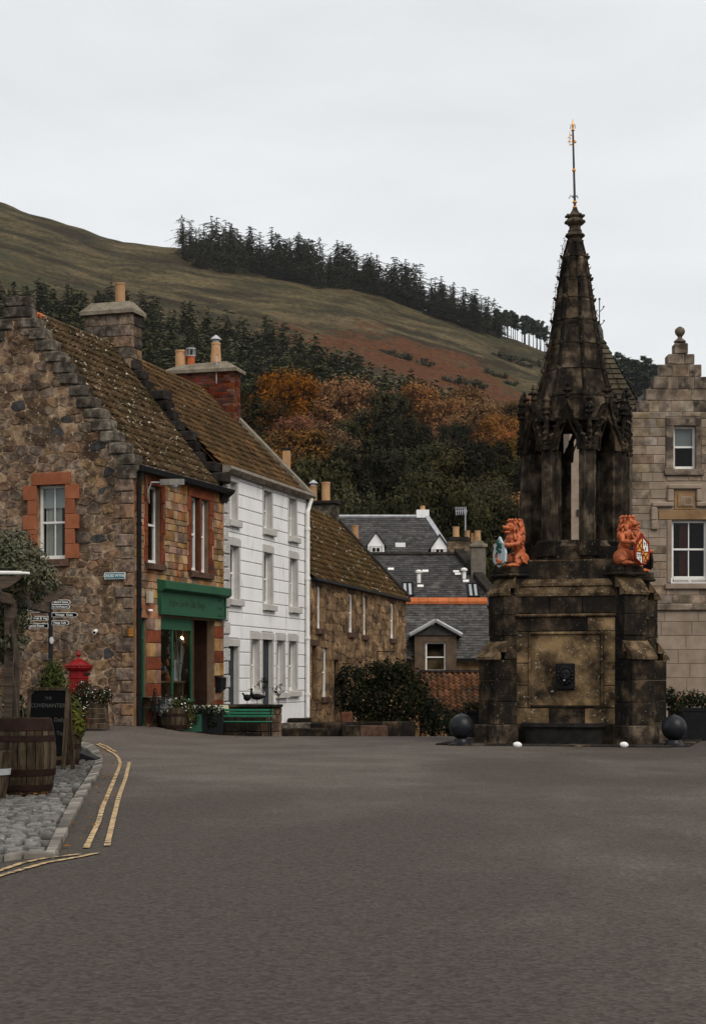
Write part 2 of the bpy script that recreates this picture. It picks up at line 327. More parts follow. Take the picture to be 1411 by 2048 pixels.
M_PAN3 = mat('row_house_pantile', [(0.038,0.023,0.010), (0.07,0.042,0.017), (0.10,0.058,0.022)], scale=1.3, isl=0.3, rough=0.95, bump=0.8, bscale=22, bdist=0.03,
            stain=(0.04,0.032,0.012), stain_s=0.7, stain_lo=.5, stain_hi=.66, spots=(0.46,0.42,0.34), spot_s=5.5, spot_lo=0.635, spot_hi=0.66)
M_PANO = mat('clay_pantile', [(0.10,0.045,0.022), (0.18,0.085,0.045)], scale=3, isl=0.35, rough=0.9, bump=0.4, stain=(0.06,0.042,0.03), stain_s=1.2, stain_lo=.48, stain_hi=.62)
M_SLATE = mat('roof_slate', [(0.036,0.034,0.034), (0.064,0.061,0.060)], scale=5, rnd=0.32, isl=0.32, rough=0.7, bump=0.3, bscale=40, bdist=0.006, stain=(0.105,0.10,0.094), stain_s=1.1, stain_lo=.56, stain_hi=.72)
M_RIDGE = mat('orange_ridge_tile', [(0.36,0.10,0.035), (0.44,0.135,0.05)], scale=3, rnd=0.12, rough=0.85)
M_GLASS = glass_mat('window_glass')
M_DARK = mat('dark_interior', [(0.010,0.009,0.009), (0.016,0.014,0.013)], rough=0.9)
M_CURT = mat('cream_curtain', [(0.36,0.34,0.30), (0.48,0.46,0.42)], scale=2, rough=0.9)
M_CURTR = mat('wine_curtain', [(0.10,0.026,0.02), (0.15,0.04,0.03)], scale=2, rough=0.9)
M_BLIND = mat('pale_blind', [(0.40,0.40,0.39), (0.47,0.47,0.46)], scale=2, rough=0.9)
M_SIGNB = mat('sign_black', [(0.0035,0.0035,0.004)], rough=0.7, spec=0.04)
M_LETTER = mat('sign_white_letter', [(0.72,0.72,0.70)], rough=0.5)
M_TEAL = mat('street_sign_teal', [(0.055,0.165,0.19)], rough=0.4)
M_CHALK = mat('chalk', [(0.07,0.07,0.066)], rough=0.9)
M_FADED = mat('faded_lettering', [(0.035,0.045,0.022)], rough=0.6)
# ================================================================ ground, road, hill
def asphalt_mat():
    m = mat('asphalt', [(0.077,0.065,0.055), (0.097,0.082,0.070), (0.121,0.103,0.088)], scale=0.55, detail=5, rough=0.85, spec=0.08, rlo=.3, rhi=.7,
            stain=(0.062,0.052,0.045), stain_s=0.13, stain_lo=0.44, stain_hi=0.62, stain_stretch=(1,0.5,1))
    nt = m.node_tree; N = nt.nodes; L = nt.links; b = N['Principled BSDF']
    tc = N.new('ShaderNodeTexCoord')
    vo = N.new('ShaderNodeTexVoronoi'); vo.inputs['Scale'].default_value = 38; L.new(tc.outputs['Object'], vo.inputs['Vector'])
    no = N.new('ShaderNodeTexNoise'); no.inputs['Scale'].default_value = 16; no.inputs['Detail'].default_value = 8; no.inputs['Roughness'].default_value = 0.8; L.new(tc.outputs['Object'], no.inputs['Vector'])
    mr = N.new('ShaderNodeMapRange'); mr.inputs[1].default_value = 0.25; mr.inputs[2].default_value = 0.75; mr.inputs[3].default_value = 0.74; mr.inputs[4].default_value = 1.28
    L.new(no.outputs['Fac'], mr.inputs[0])
    ch = N.new('ShaderNodeMapRange'); ch.inputs[3].default_value = 0.72; ch.inputs[4].default_value = 1.3
    sp = N.new('ShaderNodeSeparateColor'); L.new(vo.outputs['Color'], sp.inputs[0]); L.new(sp.outputs[0], ch.inputs[0])
    mu = N.new('ShaderNodeMath'); mu.operation = 'MULTIPLY'; L.new(mr.outputs[0], mu.inputs[0]); L.new(ch.outputs[0], mu.inputs[1])
    hs = N.new('ShaderNodeHueSaturation'); old = b.inputs['Base Color'].links[0].from_socket
    L.new(old, hs.inputs['Color']); L.new(mu.outputs[0], hs.inputs['Value']); L.new(hs.outputs[0], b.inputs['Base Color'])
    bp = N.new('ShaderNodeBump'); bp.inputs['Strength'].default_value = 0.75; bp.inputs['Distance'].default_value = 0.012
    ad = N.new('ShaderNodeMath'); ad.operation = 'ADD'; L.new(no.outputs['Fac'], ad.inputs[0]); L.new(vo.outputs['Distance'], ad.inputs[1])
    L.new(ad.outputs[0], bp.inputs['Height']); L.new(bp.outputs[0], b.inputs['Normal']); return m
M_ASPH = asphalt_mat()
def grid_mesh(name, xs, ys, fz, material, smooth_=True):
    V = [(x, y, fz(x, y)) for y in ys for x in xs]; nx = len(xs)
    Fq = [(j*nx+i, j*nx+i+1, (j+1)*nx+i+1, (j+1)*nx+i) for j in range(len(ys)-1) for i in range(nx-1)]
    return np_mesh(name, V, Fq, material, smooth_)
xs = sorted(set([-45,-30,-20,-14] + [-10 + 0.5*i for i in range(41)] + [14,20,30,45])); ys = [-12,-4,2] + [4 + 0.8*i for i in range(85)]
road = props(link('road', grid_mesh('road', xs, ys, lambda x, y: gz(x, y) + 0.008*mnoise.noise((x*0.35, y*0.35, 2.0)), M_ASPH)), kind='structure')

RID, FOOT = 1100.0, 110.0
SKY_U = [-3000,-900,0,100,200,300,360,500,700,900,1000,1085,1250,1411,1800,2600,6000]
SKY_V = [420,230,402,436,468,488,499,535,566,630,668,699,752,805,940,1110,1250]
def vsky(u): return float(np.interp(u, SKY_U, SKY_V))
def hill_v(u, Y):
    t = max(0.0, (Y - FOOT) / (RID - FOOT)); vs = vsky(u)
    return 1330 + (vs - 1330) * t**0.5 if t <= 1 else vs
def hz(x, y, bump=True):
    u = UC + F * x / max(y, 40.0); w = smooth(y, 110, 190)
    z = CH + (VH - hill_v(u, min(y, RID))) * min(y, RID) / F
    if y > RID: z -= (y - RID) * 0.22
    if bump:
        z += w * (3.2*mnoise.fractal((x*0.012, y*0.008, 0), 0.9, 2.1, 5) + 0.9*mnoise.noise((x*0.08, y*0.05, 4))) * smooth(y, 150, 400)
    return (1 - w) * -2.6 + w * z
def hill_at(u, v):                                # point of the slope under a pixel
    vs = vsky(u); t = max(0.02, min(1.0, (1330 - v) / (1330 - vs))) ** 2.0
    Y = FOOT + t * (RID - FOOT); x = (u - UC) * Y / F
    return Vector((x, Y, hz(x, Y)))
def hill_mat():
    m = mat('hill_grass', [(0.026,0.020,0.010), (0.052,0.041,0.020), (0.098,0.074,0.036)], scale=0.034, detail=12, rough=0.95, rlo=.41, rhi=.6, bump=1.0, bscale=0.25, bdist=3.0,
            stain=(0.042,0.040,0.018), stain_s=0.006, stain_lo=0.46, stain_hi=0.62, stain2=((0.115,0.080,0.038), 0.05, 0.60, 0.70), stretch=(0.6,1.0,1.0))
    nt = m.node_tree; N = nt.nodes; L = nt.links; b = N['Principled BSDF']
    tc = N.new('ShaderNodeTexCoord'); dv = N.new('ShaderNodeVectorMath'); dv.operation = 'DISTANCE'
    c = hill_at(850, 735); mp = N.new('ShaderNodeMapping'); mp.inputs['Scale'].default_value = (1/95, 1/150, 0)
    mp.inputs['Location'].default_value = (-c.x/95, -c.y/150, 0)
    L.new(tc.outputs['Object'], mp.inputs[0]); ln = N.new('ShaderNodeVectorMath'); ln.operation = 'LENGTH'; L.new(mp.outputs[0], ln.inputs[0])
    no = N.new('ShaderNodeTexNoise'); no.inputs['Scale'].default_value = 0.045; no.inputs['Detail'].default_value = 9; no.inputs['Roughness'].default_value = .7; L.new(tc.outputs['Object'], no.inputs['Vector'])
    a = N.new('ShaderNodeMath'); a.operation = 'MULTIPLY_ADD'; a.inputs[1].default_value = 2.6; L.new(no.outputs['Fac'], a.inputs[0])
    n2 = N.new('ShaderNodeMath'); n2.operation = 'MULTIPLY'; n2.inputs[1].default_value = -1.0; L.new(ln.outputs['Value'], n2.inputs[0]); L.new(n2.outputs[0], a.inputs[2])
    st = N.new('ShaderNodeMapRange'); st.inputs[1].default_value = 0.55; st.inputs[2].default_value = 0.85; L.new(a.outputs[0], st.inputs[0])
    mx = N.new('ShaderNodeMix'); mx.data_type = 'RGBA'; mx.inputs[7].default_value = (0.082, 0.031, 0.011, 1)
    old = b.inputs['Base Color'].links[0].from_socket; L.new(st.outputs[0], mx.inputs[0]); L.new(old, mx.inputs[6])
    n3 = N.new('ShaderNodeTexNoise'); n3.inputs['Scale'].default_value = 0.35; n3.inputs['Detail'].default_value = 6; n3.inputs['Roughness'].default_value = .8
    mp3 = N.new('ShaderNodeMapping'); mp3.inputs['Scale'].default_value = (1.0, 0.35, 1.0); L.new(tc.outputs['Object'], mp3.inputs[0]); L.new(mp3.outputs[0], n3.inputs['Vector'])
    m3 = N.new('ShaderNodeMapRange'); m3.inputs[1].default_value = .3; m3.inputs[2].default_value = .7; m3.inputs[3].default_value = .3; m3.inputs[4].default_value = 1.9; L.new(n3.outputs['Fac'], m3.inputs[0])
    hs = N.new('ShaderNodeHueSaturation'); L.new(mx.outputs[2], hs.inputs['Color']); L.new(m3.outputs[0], hs.inputs['Value'])
    L.new(hs.outputs[0], b.inputs['Base Color']); return m
M_HILL = hill_mat()
KS = sorted(set([-1.4,-1.0,-0.7,-0.5,-0.4] + [-0.32 + 0.0045*i for i in range(143)] + [0.4,0.5,0.7,1.0,1.4]))
YS = [62,75,90,105] + [115 + 9*i for i in range(113)] + [1160,1260,1450,1900]
V = [(k*y, y, hz(k*y, y)) for y in YS for k in KS]; nk = len(KS)
props(link('hillside', np_mesh('hillside', V, [(j*nk+i, j*nk+i+1, (j+1)*nk+i+1, (j+1)*nk+i) for j in range(len(YS)-1) for i in range(nk-1)], M_HILL, True)), kind='structure')
M_SOIL = mat('village_soil', [(0.03,0.026,0.018), (0.06,0.05,0.03)], scale=0.3, rough=0.95)
props(link('ground', np_mesh('ground', [(-6000,-6000,-3),(6000,-6000,-3),(6000,6000,-3),(-6000,6000,-3)], [(0,1,2,3)], M_SOIL)), kind='structure')

# ---------------------------------------------------------------- cobbled pavement, kerb, road lines
def cobble_mat():
    return mat('cobble_stone', [(0.062,0.058,0.053), (0.135,0.128,0.118)], scale=12, rnd=0.5, isl=0.5, rough=0.32, spec=0.5, bump=0.4, bscale=50, bdist=0.006)
M_COB = cobble_mat()
M_KERB = mat('kerb_stone', [(0.115,0.104,0.09), (0.19,0.172,0.15)], scale=5, rnd=0.5, rough=0.75, bump=0.5, bscale=60, bdist=0.006)
M_GRIT = mat('pavement_grit', [(0.028,0.024,0.019), (0.05,0.042,0.033)], scale=14, rough=0.9, bump=0.6)
KH = 0.055
k_out = [(109,1704),(126,1674),(140.6,1647),(156.5,1613),(169,1590.5),(183.7,1563),(197,1545),(205,1527),(206,1517),(199.6,1502),(190.5,1491),(172,1484),(140,1478),(60,1472)]
k_in = [(91,1704),(98,1686),(116,1649.5),(130,1620),(145,1595),(168,1561),(181,1541),(189,1527),(190,1517),(184,1506),(174,1497),(158,1491),(130,1485),(60,1479)]
KO = [on_ground(u, v, KH) for u, v in k_out]; KI = [on_ground(u, v, KH) for u, v in k_in]
def resample(P, n):
    d = [0]
    for a, b in zip(P, P[1:]): d.append(d[-1] + (b - a).length)
    out = []
    for i in range(n + 1):
        t = d[-1]*i/n; k = max(j for j in range(len(d)) if d[j] <= t + 1e-9); k = min(k, len(P)-2)
        f = (t - d[k])/max(1e-9, d[k+1]-d[k]); out.append(P[k].lerp(P[k+1], f))
    return out
NK = 54
ko, ki = resample(KO, NK), resample(KI, NK)
front = [on_ground(u, v, KH) for u, v in ((109,1704),(60,1705.5),(35,1704.5),(0,1711),(-60,1722),(-140,1738))]
pav = bpy.data.objects.new('pavement', None); COL.objects.link(pav); props(pav, kind='structure')
def kerb_stone(a0, a1, b0, b1):               # a: road edge, b: inner edge
    mb = MB(); g = 0.006; dz = rng.uniform(-0.006, 0.006)
    q = [a0.lerp(a1, 0.06), a1.lerp(a0, 0.06), b1.lerp(b0, 0.06), b0.lerp(b1, 0.06)]
    c = sum(q, Vector())/4; top = [p.lerp(c, 0.06) + Vector((0,0,dz)) for p in q]; mid = [p + Vector((0,0,dz-0.012)) for p in q]; bot = [Vector((p.x, p.y, p.z-0.2)) for p in q]
    mb.add(bot + mid + top, [(0,1,5,4),(1,2,6,5),(2,3,7,6),(3,0,4,7),(4,5,9,8),(5,6,10,9),(6,7,11,10),(7,4,8,11),(8,9,10,11)])
    return mb.build('kerb_stone', M_KERB, pav)
for i in range(NK): kerb_stone(ko[i], ko[i+1], ki[i], ki[i+1])
fr = resample(front, 6)
for i in range(6):
    off = Vector((0.02, 0.17, 0)); kerb_stone(fr[i+1], fr[i], fr[i+1] + off, fr[i] + off)
poly = [Vector((p.x, p.y)) for p in ki] + [Vector((-30, 36)), Vector((-30, 11.2))] + [Vector((p.x, p.y + 0.17)) for p in reversed(fr)]
def in_poly(x, y, P):
    c = False; n = len(P)
    for i in range(n):
        a, b = P[i], P[(i+1) % n]
        if (a.y > y) != (b.y > y) and x < (b.x - a.x)*(y - a.y)/(b.y - a.y) + a.x: c = not c
    return c
mb = MB(); n0 = len(poly); mb.add([(p.x, p.y, gz(p.x, p.y) + 0.012) for p in poly], [tuple(range(n0))]); mb.build('pavement_bed', M_GRIT, pav)
cob_v = []; cob_f = []; made = 0
def cobble(cx, cy, w, l, ang):
    n = 8; vs = []; ca, sa = math.cos(ang), math.sin(ang); zt = KH + rng.uniform(-0.008, 0.008)
    for (k, zz) in ((1.0, 0.0), (0.96, zt - 0.018), (0.8, zt)):
        for i in range(n):
            a = 2*math.pi*i/n; r = 1 + 0.0*i
            x = math.copysign(abs(math.cos(a))**0.38, math.cos(a))*w*k; y = math.copysign(abs(math.sin(a))**0.38, math.sin(a))*l*k
            vs.append((cx + x*ca - y*sa, cy + x*sa + y*ca, gz(cx, cy) + zz))
    fs = [(j*n+i, j*n+(i+1) % n, (j+1)*n+(i+1) % n, (j+1)*n+i) for j in range(2) for i in range(n)] + [tuple(2*n+i for i in range(n))]
    return vs, fs
row = 0; y = 11.3; far = MB()
while y < 31:
    l = rng.uniform(0.046, 0.072); x = -9.5 + rng.uniform(0, .2)
    while x < -2.0:
        w = rng.uniform(0.045, 0.092)
        cx, cy = x + w, y + l + 0.02*mnoise.noise((x*2, y*2, 0)) + 0.03*math.sin(x*3.0)
        uu = UC + F*cx/cy
        if uu > -420 and in_poly(cx + w*0.7, cy, poly) and in_poly(cx - w*0.7, cy, poly):
            vs, fs = cobble(cx, cy, w*0.9, l*0.82, rng.uniform(-.12, .12))
            if made < 300 and uu > -5:
                b = MB(); b.add(vs, fs); b.build('cobble', M_COB, pav, 'auto'); made += 1
            else: far.add(vs, fs)
        x += 2*w + 0.012
    y += 2*l + 0.012
props(far.build('cobble_field', M_COB, pav, 'auto'), kind='stuff')

M_YEL = mat('yellow_line_paint', [(0.33,0.225,0.115), (0.52,0.375,0.21)], scale=7, rough=0.8, spots=(0.085,0.074,0.065), spot_s=11, spot_lo=0.50, spot_hi=0.60, bump=0.4, bscale=60, bdist=0.006)
def line_strip(pts, w, name):
    P = resample([on_ground(u, v, 0.006) for u, v in pts], 40); mb = MB(); vs = []
    for i, p in enumerate(P):
        d = P[min(i+1, 40)] - P[max(i-1, 0)]; n = Vector((-d.y, d.x, 0)).normalized()
        ww = w*(1 + 0.12*mnoise.noise((i*0.7, w*50, 1)))
        for s in (-1, 1):
            q = p + n*s*ww/2; q.z = gz(q.x, q.y) + 0.012; vs.append(q)
    mb.add(vs, [(2*i, 2*i+1, 2*i+3, 2*i+2) for i in range(40)])
    return mb.build(name, M_YEL, marks)
marks = bpy.data.objects.new('road_markings', None); COL.objects.link(marks); props(marks, kind='structure')
line_strip([(172,1697),(197,1645),(204,1618),(215.5,1590.5),(227,1563),(238,1536),(240.5,1527),(237,1516),(227,1507),(211,1497.5),(193,1488.5)], 0.052, 'yellow_line')
line_strip([(214,1692.6),(224,1650),(235,1604),(240.5,1586),(250.6,1559),(258.6,1525)], 0.052, 'yellow_line')
line_strip([(232,1504),(214,1493.5),(197,1487)], 0.05, 'yellow_line')
line_strip([(-60,1760),(0,1742.5),(45,1727),(91,1717.5),(159,1709.6)], 0.05, 'yellow_line')
line_strip([(-60,1772),(0,1753),(45,1740),(91,1727),(159,1715),(197,1706.6)], 0.05, 'yellow_line')

# ================================================================ trees
def leafquads(P, size, nrm=None, asp=1.7, seed=0, flat=0.0):
    r = np.random.default_rng(seed); n = len(P)
    d = r.normal(size=(n, 3)); d[:, 2] *= (1 - flat)
    if nrm is not None: d = d*0.42 + nrm + np.array([0, 0, 0.25])
    d /= np.linalg.norm(d, axis=1)[:, None] + 1e-9
    t = np.cross(d, r.normal(size=(n, 3))); t /= np.linalg.norm(t, axis=1)[:, None] + 1e-9
    b = np.cross(d, t); s = (size*r.uniform(0.6, 1.3, n))[:, None] if np.isscalar(size) else size[:, None]
    t = t*s*asp*0.5; b = b*s*0.5
    V = np.stack([P - t, P - b*0.9 + t*0.1, P + t, P + b*0.9 + t*0.1], 1).reshape(-1, 3)
    return V, np.arange(4*n).reshape(n, 4)
def crown_mesh(name, clumps, per, size, mat_, seed, squash=0.85):
    r = np.random.default_rng(seed); PP = []; NN = []
    for (c, rad) in clumps:
        n = int(per*(rad**2)) + 8; d = r.normal(size=(n, 3)); d /= np.linalg.norm(d, axis=1)[:, None]
        rr = rad*(r.uniform(0.25, 1.0, n)**0.45)[:, None]*(1 + 0.28*r.normal(size=(n, 1)))
        PP.append(np.array(c) + d*rr*np.array([1, 1, squash])); NN.append(d)
    P = np.concatenate(PP); Nn = np.concatenate(NN); Vq, Fq = leafquads(P, size, Nn, seed=seed + 1)
    return np_mesh(name, Vq, Fq, mat_)
def limbs(mb, h, r0, tips, base_frac=0.3, seed=0):
    q = random.Random(seed); mb.tube([(0,0,-0.8),(0.02*h*q.uniform(-1,1),0.02*h*q.uniform(-1,1),h*0.35),(0.03*h*q.uniform(-1,1),0,h*0.7)], [r0*1.15, r0*0.8, r0*0.35], 7)
    for t in tips:
        z0 = h*q.uniform(base_frac, 0.6); m = (t[0]*0.45, t[1]*0.45, z0 + (t[2]-z0)*0.35)
        mb.tube([(0,0,z0), m, t], [r0*0.42, r0*0.25, r0*0.06], 5)
def broadleaf(h, w, mat_, trunk_m, seed, per=26, leaf=0.42, nclump=34, low=0.22):
    q = random.Random(seed); cl = []
    for i in range(nclump):
        a = q.uniform(0, 2*math.pi); zz = q.uniform(low, 0.97); env = math.sin(math.pi*min(1, (zz - low*0.6)/(1.12 - low*0.6)))**0.6
        rr = w*0.5*env*q.uniform(0.3, 0.95); cl.append(((rr*math.cos(a), rr*math.sin(a), zz*h), w*q.uniform(0.11, 0.2)))
    tips = [c for c, _ in cl[::3]]
    mb = MB(); limbs(mb, h, 0.028*h, tips, seed=seed)
    return mb, crown_mesh('crown', cl, per, leaf, mat_, seed)
def conifer(h, w, mat_, seed, dens=1.0, bare=0.08, leaf=0.5, spiky=0.25, lean=0.0, shape=0.8):
    q = np.random.default_rng(seed); PP = []; DD = []; SS = []
    nl = int(26*dens)
    for i in range(nl):
        t = i/nl; z = h*(bare + (1 - bare)*t); R0 = w*0.5*(1 - t)**shape*(1 + spiky*q.normal()) + 0.12
        nb = int(4 + 6*(1 - t))
        for _ in range(nb):
            a = q.uniform(0, 2*math.pi); L_ = R0*q.uniform(0.65, 1.15); k = max(2, int(L_/(leaf*0.42)))
            for j in range(k):
                f = (j + 0.6)/k; PP.append((math.cos(a)*L_*f, math.sin(a)*L_*f, z - L_*0.22*f*f + q.normal()*0.06*leaf)); DD.append((math.cos(a), math.sin(a), -0.25)); SS.append(leaf*(1.1 - 0.45*f)*q.uniform(.7, 1.25))
    P = np.array(PP); D = np.array(DD); S = np.array(SS); n = len(P)
    D = D + q.normal(size=(n, 3))*0.32; D /= np.linalg.norm(D, axis=1)[:, None]
    up = q.normal(size=(n, 3))*0.5 + np.array([0, 0, 1.0]); B = np.cross(D, up); B /= np.linalg.norm(B, axis=1)[:, None]
    t = D*S[:, None]*0.75; b = B*S[:, None]*0.38
    V = np.stack([P - t*0.6, P - b, P + t, P + b], 1).reshape(-1, 3)
    return np_mesh('crown', V, np.arange(4*n).reshape(n, 4), mat_)
M_BARK = mat('bark', [(0.03,0.024,0.018), (0.06,0.048,0.036)], scale=3, rough=0.95)
M_BARKP = mat('pine_bark', [(0.016,0.012,0.010), (0.03,0.022,0.017)], scale=3, rough=0.95)
L_SPR = leaf_mat('spruce_needles', [(0.026,0.027,0.017), (0.048,0.047,0.029), (0.075,0.068,0.042)], rnd=0.25, isl=0.35)
L_LAR = leaf_mat('larch_needles', [(0.050,0.053,0.023), (0.072,0.073,0.032), (0.094,0.088,0.042)], rnd=0.2, isl=0.18, hue=0.015)
L_PINE = leaf_mat('pine_needles', [(0.022,0.027,0.020), (0.044,0.050,0.034)], rnd=0.2, isl=0.35)
L_GRN = leaf_mat('dark_green_leaves', [(0.011,0.011,0.005), (0.023,0.022,0.009), (0.043,0.039,0.015)], rnd=0.45, isl=0.4, hue=0.02)
L_OLV = leaf_mat('olive_green_leaves', [(0.024,0.023,0.010), (0.043,0.040,0.017), (0.066,0.057,0.024)], rnd=0.25, isl=0.4, hue=0.02)
L_ORG = leaf_mat('orange_beech_leaves', [(0.10,0.036,0.007), (0.19,0.068,0.011), (0.26,0.105,0.016)], rnd=0.25, isl=0.4, hue=0.012)
L_BRN = leaf_mat('brown_beech_leaves', [(0.04,0.024,0.007), (0.075,0.040,0.010), (0.12,0.055,0.012)], rnd=0.3, isl=0.4, hue=0.01)
L_YEL = leaf_mat('yellow_orange_leaves', [(0.14,0.052,0.010), (0.24,0.10,0.016), (0.30,0.145,0.024)], rnd=0.15, isl=0.4, hue=0.012)

def where(u, near):
    if near: names = ((150, 'behind the crow-stepped corner gable'), (310, 'behind the corner house chimney'), (490, 'behind the red brick chimney'), (640, 'above the white house roof'), (780, 'above the row house'), (905, 'above the dormered slate house'), (5000, 'towards the fountain spire'))
    else: names = ((430, 'near its bare upper end'), (560, 'above the red brick chimney'), (700, 'above the row house chimneys'), (850, 'above the white dormers'), (5000, 'towards the bare-trunked pines'))
    return next(n for lim, n in names if u < lim)
# --- conifer belt along the ridge (spruce and larch)
protos = []
for i in range(4):
    h = 24; mb = MB(); mb.tube([(0,0,-1),(0.1,0,h*0.5),(0,0,h*0.97)], [0.34, 0.2, 0.05], 6)
    protos.append((mb, conifer(h, (15, 13, 17, 14)[i], L_SPR, 40+i, dens=0.8, bare=(0.12,0.2,0.08,0.3)[i], leaf=0.95, spiky=0.6, shape=0.66)))
tme = []
for mb, cm in protos:
    o = mb.build('trunk', M_BARK); tme.append((o.data, cm)); bpy.data.objects.remove(o)
def tree_obj(name, label, group, k, pos, s, lst, cat='tree', sq=1.0):
    t = thing(name, label, cat, pos, rng.uniform(0, 6.28), group); t.scale = (s*sq, s*sq, s)
    link('trunk', lst[k][0], t); link('crown', lst[k][1], t); return t
def belt_low(u): return float(np.interp(u, [360,440,520,640,700,800,900,960,1020,1090], [520,547,552,578,574,602,640,662,684,702]))
for i in range(190):
    u = rng.uniform(362, 1005); depth = rng.random()**0.8; lo = belt_low(u); up_ = vsky(u) + 3
    v = lo - (lo - up_)*depth; p = hill_at(u, max(v, up_))
    s = rng.uniform(0.66, 1.28) * (1.0 if u > 420 else 0.8) * (0.85 if u > 850 else 1.0)
    tree_obj('spruce_tree', 'tall dark conifer in the ridge belt, ' + where(u, 0), 'ridge conifers ' + where(u, 0), rng.randrange(4), p, s, tme)
# under-fringe of the belt: low spreading conifers at the field edge
for i in range(40):
    u = rng.uniform(365, 960); p = hill_at(u, belt_low(u) + rng.uniform(-4, 3))
    tree_obj('spruce_tree', 'low spreading conifer at the field edge of the ridge belt, ' + where(u, 0), 'low ridge conifers ' + where(u, 0), rng.choice((0, 2)), p, rng.uniform(0.34, 0.5), tme, sq=1.45)
rv = random.Random(55); co = np.empty(len(tme[0][1].vertices)*3, dtype=np.float32); tme[0][1].vertices.foreach_get('co', co); co = co.reshape(-1, 4, 3); qv = np.random.default_rng(5); allV = []
for i in range(150):
    u = rv.uniform(366, 1000); lo = belt_low(u); p = hill_at(u, max(vsky(u) + 4, lo - (lo - vsky(u))*rv.random())); s_ = rv.uniform(.3, .55); a = rv.uniform(0, 6.28); sel = co[qv.random(len(co)) < .4]
    Rm = np.array([[math.cos(a), -math.sin(a), 0], [math.sin(a), math.cos(a), 0], [0, 0, 1]], dtype=np.float32); cen = sel.mean(axis=1, keepdims=True)
    allV.append((((cen + (sel - cen)*1.4) @ Rm.T)*np.array([s_*1.3, s_*1.3, s_], dtype=np.float32) + np.array(p, dtype=np.float32)).reshape(-1, 3))
AV = np.concatenate(allV); props(link('ridge_undergrowth', np_mesh('ridge_undergrowth', AV, np.arange(len(AV)).reshape(-1, 4), L_SPR)), 'dark lower growth filling the conifer belt along the ridge', 'wood', kind='stuff')
# --- Scots pines with bare trunks at the end of the ridge and behind the hall
pines = []
for i in range(3):
    q = random.Random(70+i); h = 15; cl = []
    for j in range(13):
        a = q.uniform(0, 6.28); rr = q.uniform(0, 2.4); cl.append(((rr*math.cos(a), rr*math.sin(a), h*q.uniform(0.48, 0.97)), q.uniform(0.9, 1.7)))
    mb = MB(); mb.tube([(0,0,-1),(0.15*q.uniform(-1,1),0,h*0.5),(0.3*q.uniform(-1,1),0,h*0.9)], [0.28, 0.2, 0.07], 6)
    for c, _ in cl[::2]: mb.tube([(0,0,c[2]-1.2), c], [0.1, 0.03], 4)
    o = mb.build('trunk', M_BARKP); pines.append((o.data, crown_mesh('crown', cl, 22, 0.85, L_PINE, 90+i, 0.6))); bpy.data.objects.remove(o)
for i in range(24):
    u = 992 + i*4.3 + rng.uniform(-5, 5); v = vsky(u) + rng.uniform(0, 3); p = hill_at(u, v)
    tree_obj('pine_tree', 'slender pine with a bare trunk on the open end of the ridge', 'bare-trunked pines at the end of the ridge', i % 3, p, rng.uniform(0.95, 1.2), pines, sq=0.85)
pines2 = []
for i in range(2):
    q = random.Random(170+i); h = 15; cl = []
    for j in range(26):
        a = q.uniform(0, 6.28); f = q.uniform(.12, .97); rr = q.uniform(0, 2.6)*(1.15 - .6*f); cl.append(((rr*math.cos(a), rr*math.sin(a), h*f), q.uniform(0.9, 1.5)))
    mb = MB(); mb.tube([(0,0,-1),(0.1,0,h*0.5),(0.1,0,h*0.9)], [0.28, 0.2, 0.07], 6); o = mb.build('trunk', M_BARKP); pines2.append((o.data, crown_mesh('crown', cl, 26, 0.75, L_PINE, 190+i, 0.7))); bpy.data.objects.remove(o)
for i in range(24):
    u = 1224 + i*5.0 + rng.uniform(-3, 3); Yp = rng.uniform(985, 1090); x = (u - UC)*Yp/F
    vt = float(np.interp(u, [1228, 1290, 1340], [698, 712, 745])); ztop = CH + (VH - vt - rng.uniform(0, 16))*Yp/F; zb = hz(x, Yp)
    tree_obj('pine_tree', 'dark pine rising behind the stepped stone gable of the hall', 'pines behind the hall', i % 2, Vector((x, Yp, zb)), max(0.5, (ztop - zb)/15.0), pines2, sq=1.25)
# --- young larch plantation on the lower slope
larch = []
for i in range(4):
    h = 11; mb = MB(); mb.tube([(0,0,-0.5),(0,0,h*0.95)], [0.14, 0.03], 5); o = mb.build('trunk', M_BARK)
    larch.append((o.data, conifer(h, (4.6,5.2,4.2,5.6)[i], L_LAR, 140+i, dens=0.75, bare=0.03, leaf=0.55, spiky=0.35, shape=0.62))); bpy.data.objects.remove(o)
LT = [(-20,570),(60,578),(140,588),(200,590),(300,600),(380,620),(460,640),(540,650),(600,680),(660,700),(700,720),(760,760),(860,780),(900,800)]
def larch_top(u): return float(np.interp(u, [a for a, _ in LT], [b for _, b in LT]))
cnt = 0
while cnt < 285:
    u = rng.uniform(-15, 900); top = larch_top(u); bot = float(np.interp(u, [0, 300, 500, 650, 900], [700, 760, 830, 850, 850]))
    v = top + 44 + (bot - top)*rng.random()**0.9
    p = hill_at(u, v); s = 0.9 + 0.4*rng.random() + 0.2*(v - top)/200
    t = props(link('larch_tree', larch[rng.randrange(4)][1]), 'young grey-green larch in the hillside plantation, ' + where(u, 1), 'tree', 'young larches ' + where(u, 1))
    t.location = p; t.rotation_euler = (0, 0, rng.uniform(0, 6.28)); t.scale = (s*1.75, s*1.75, s*rng.uniform(.9, 1.1)); cnt += 1
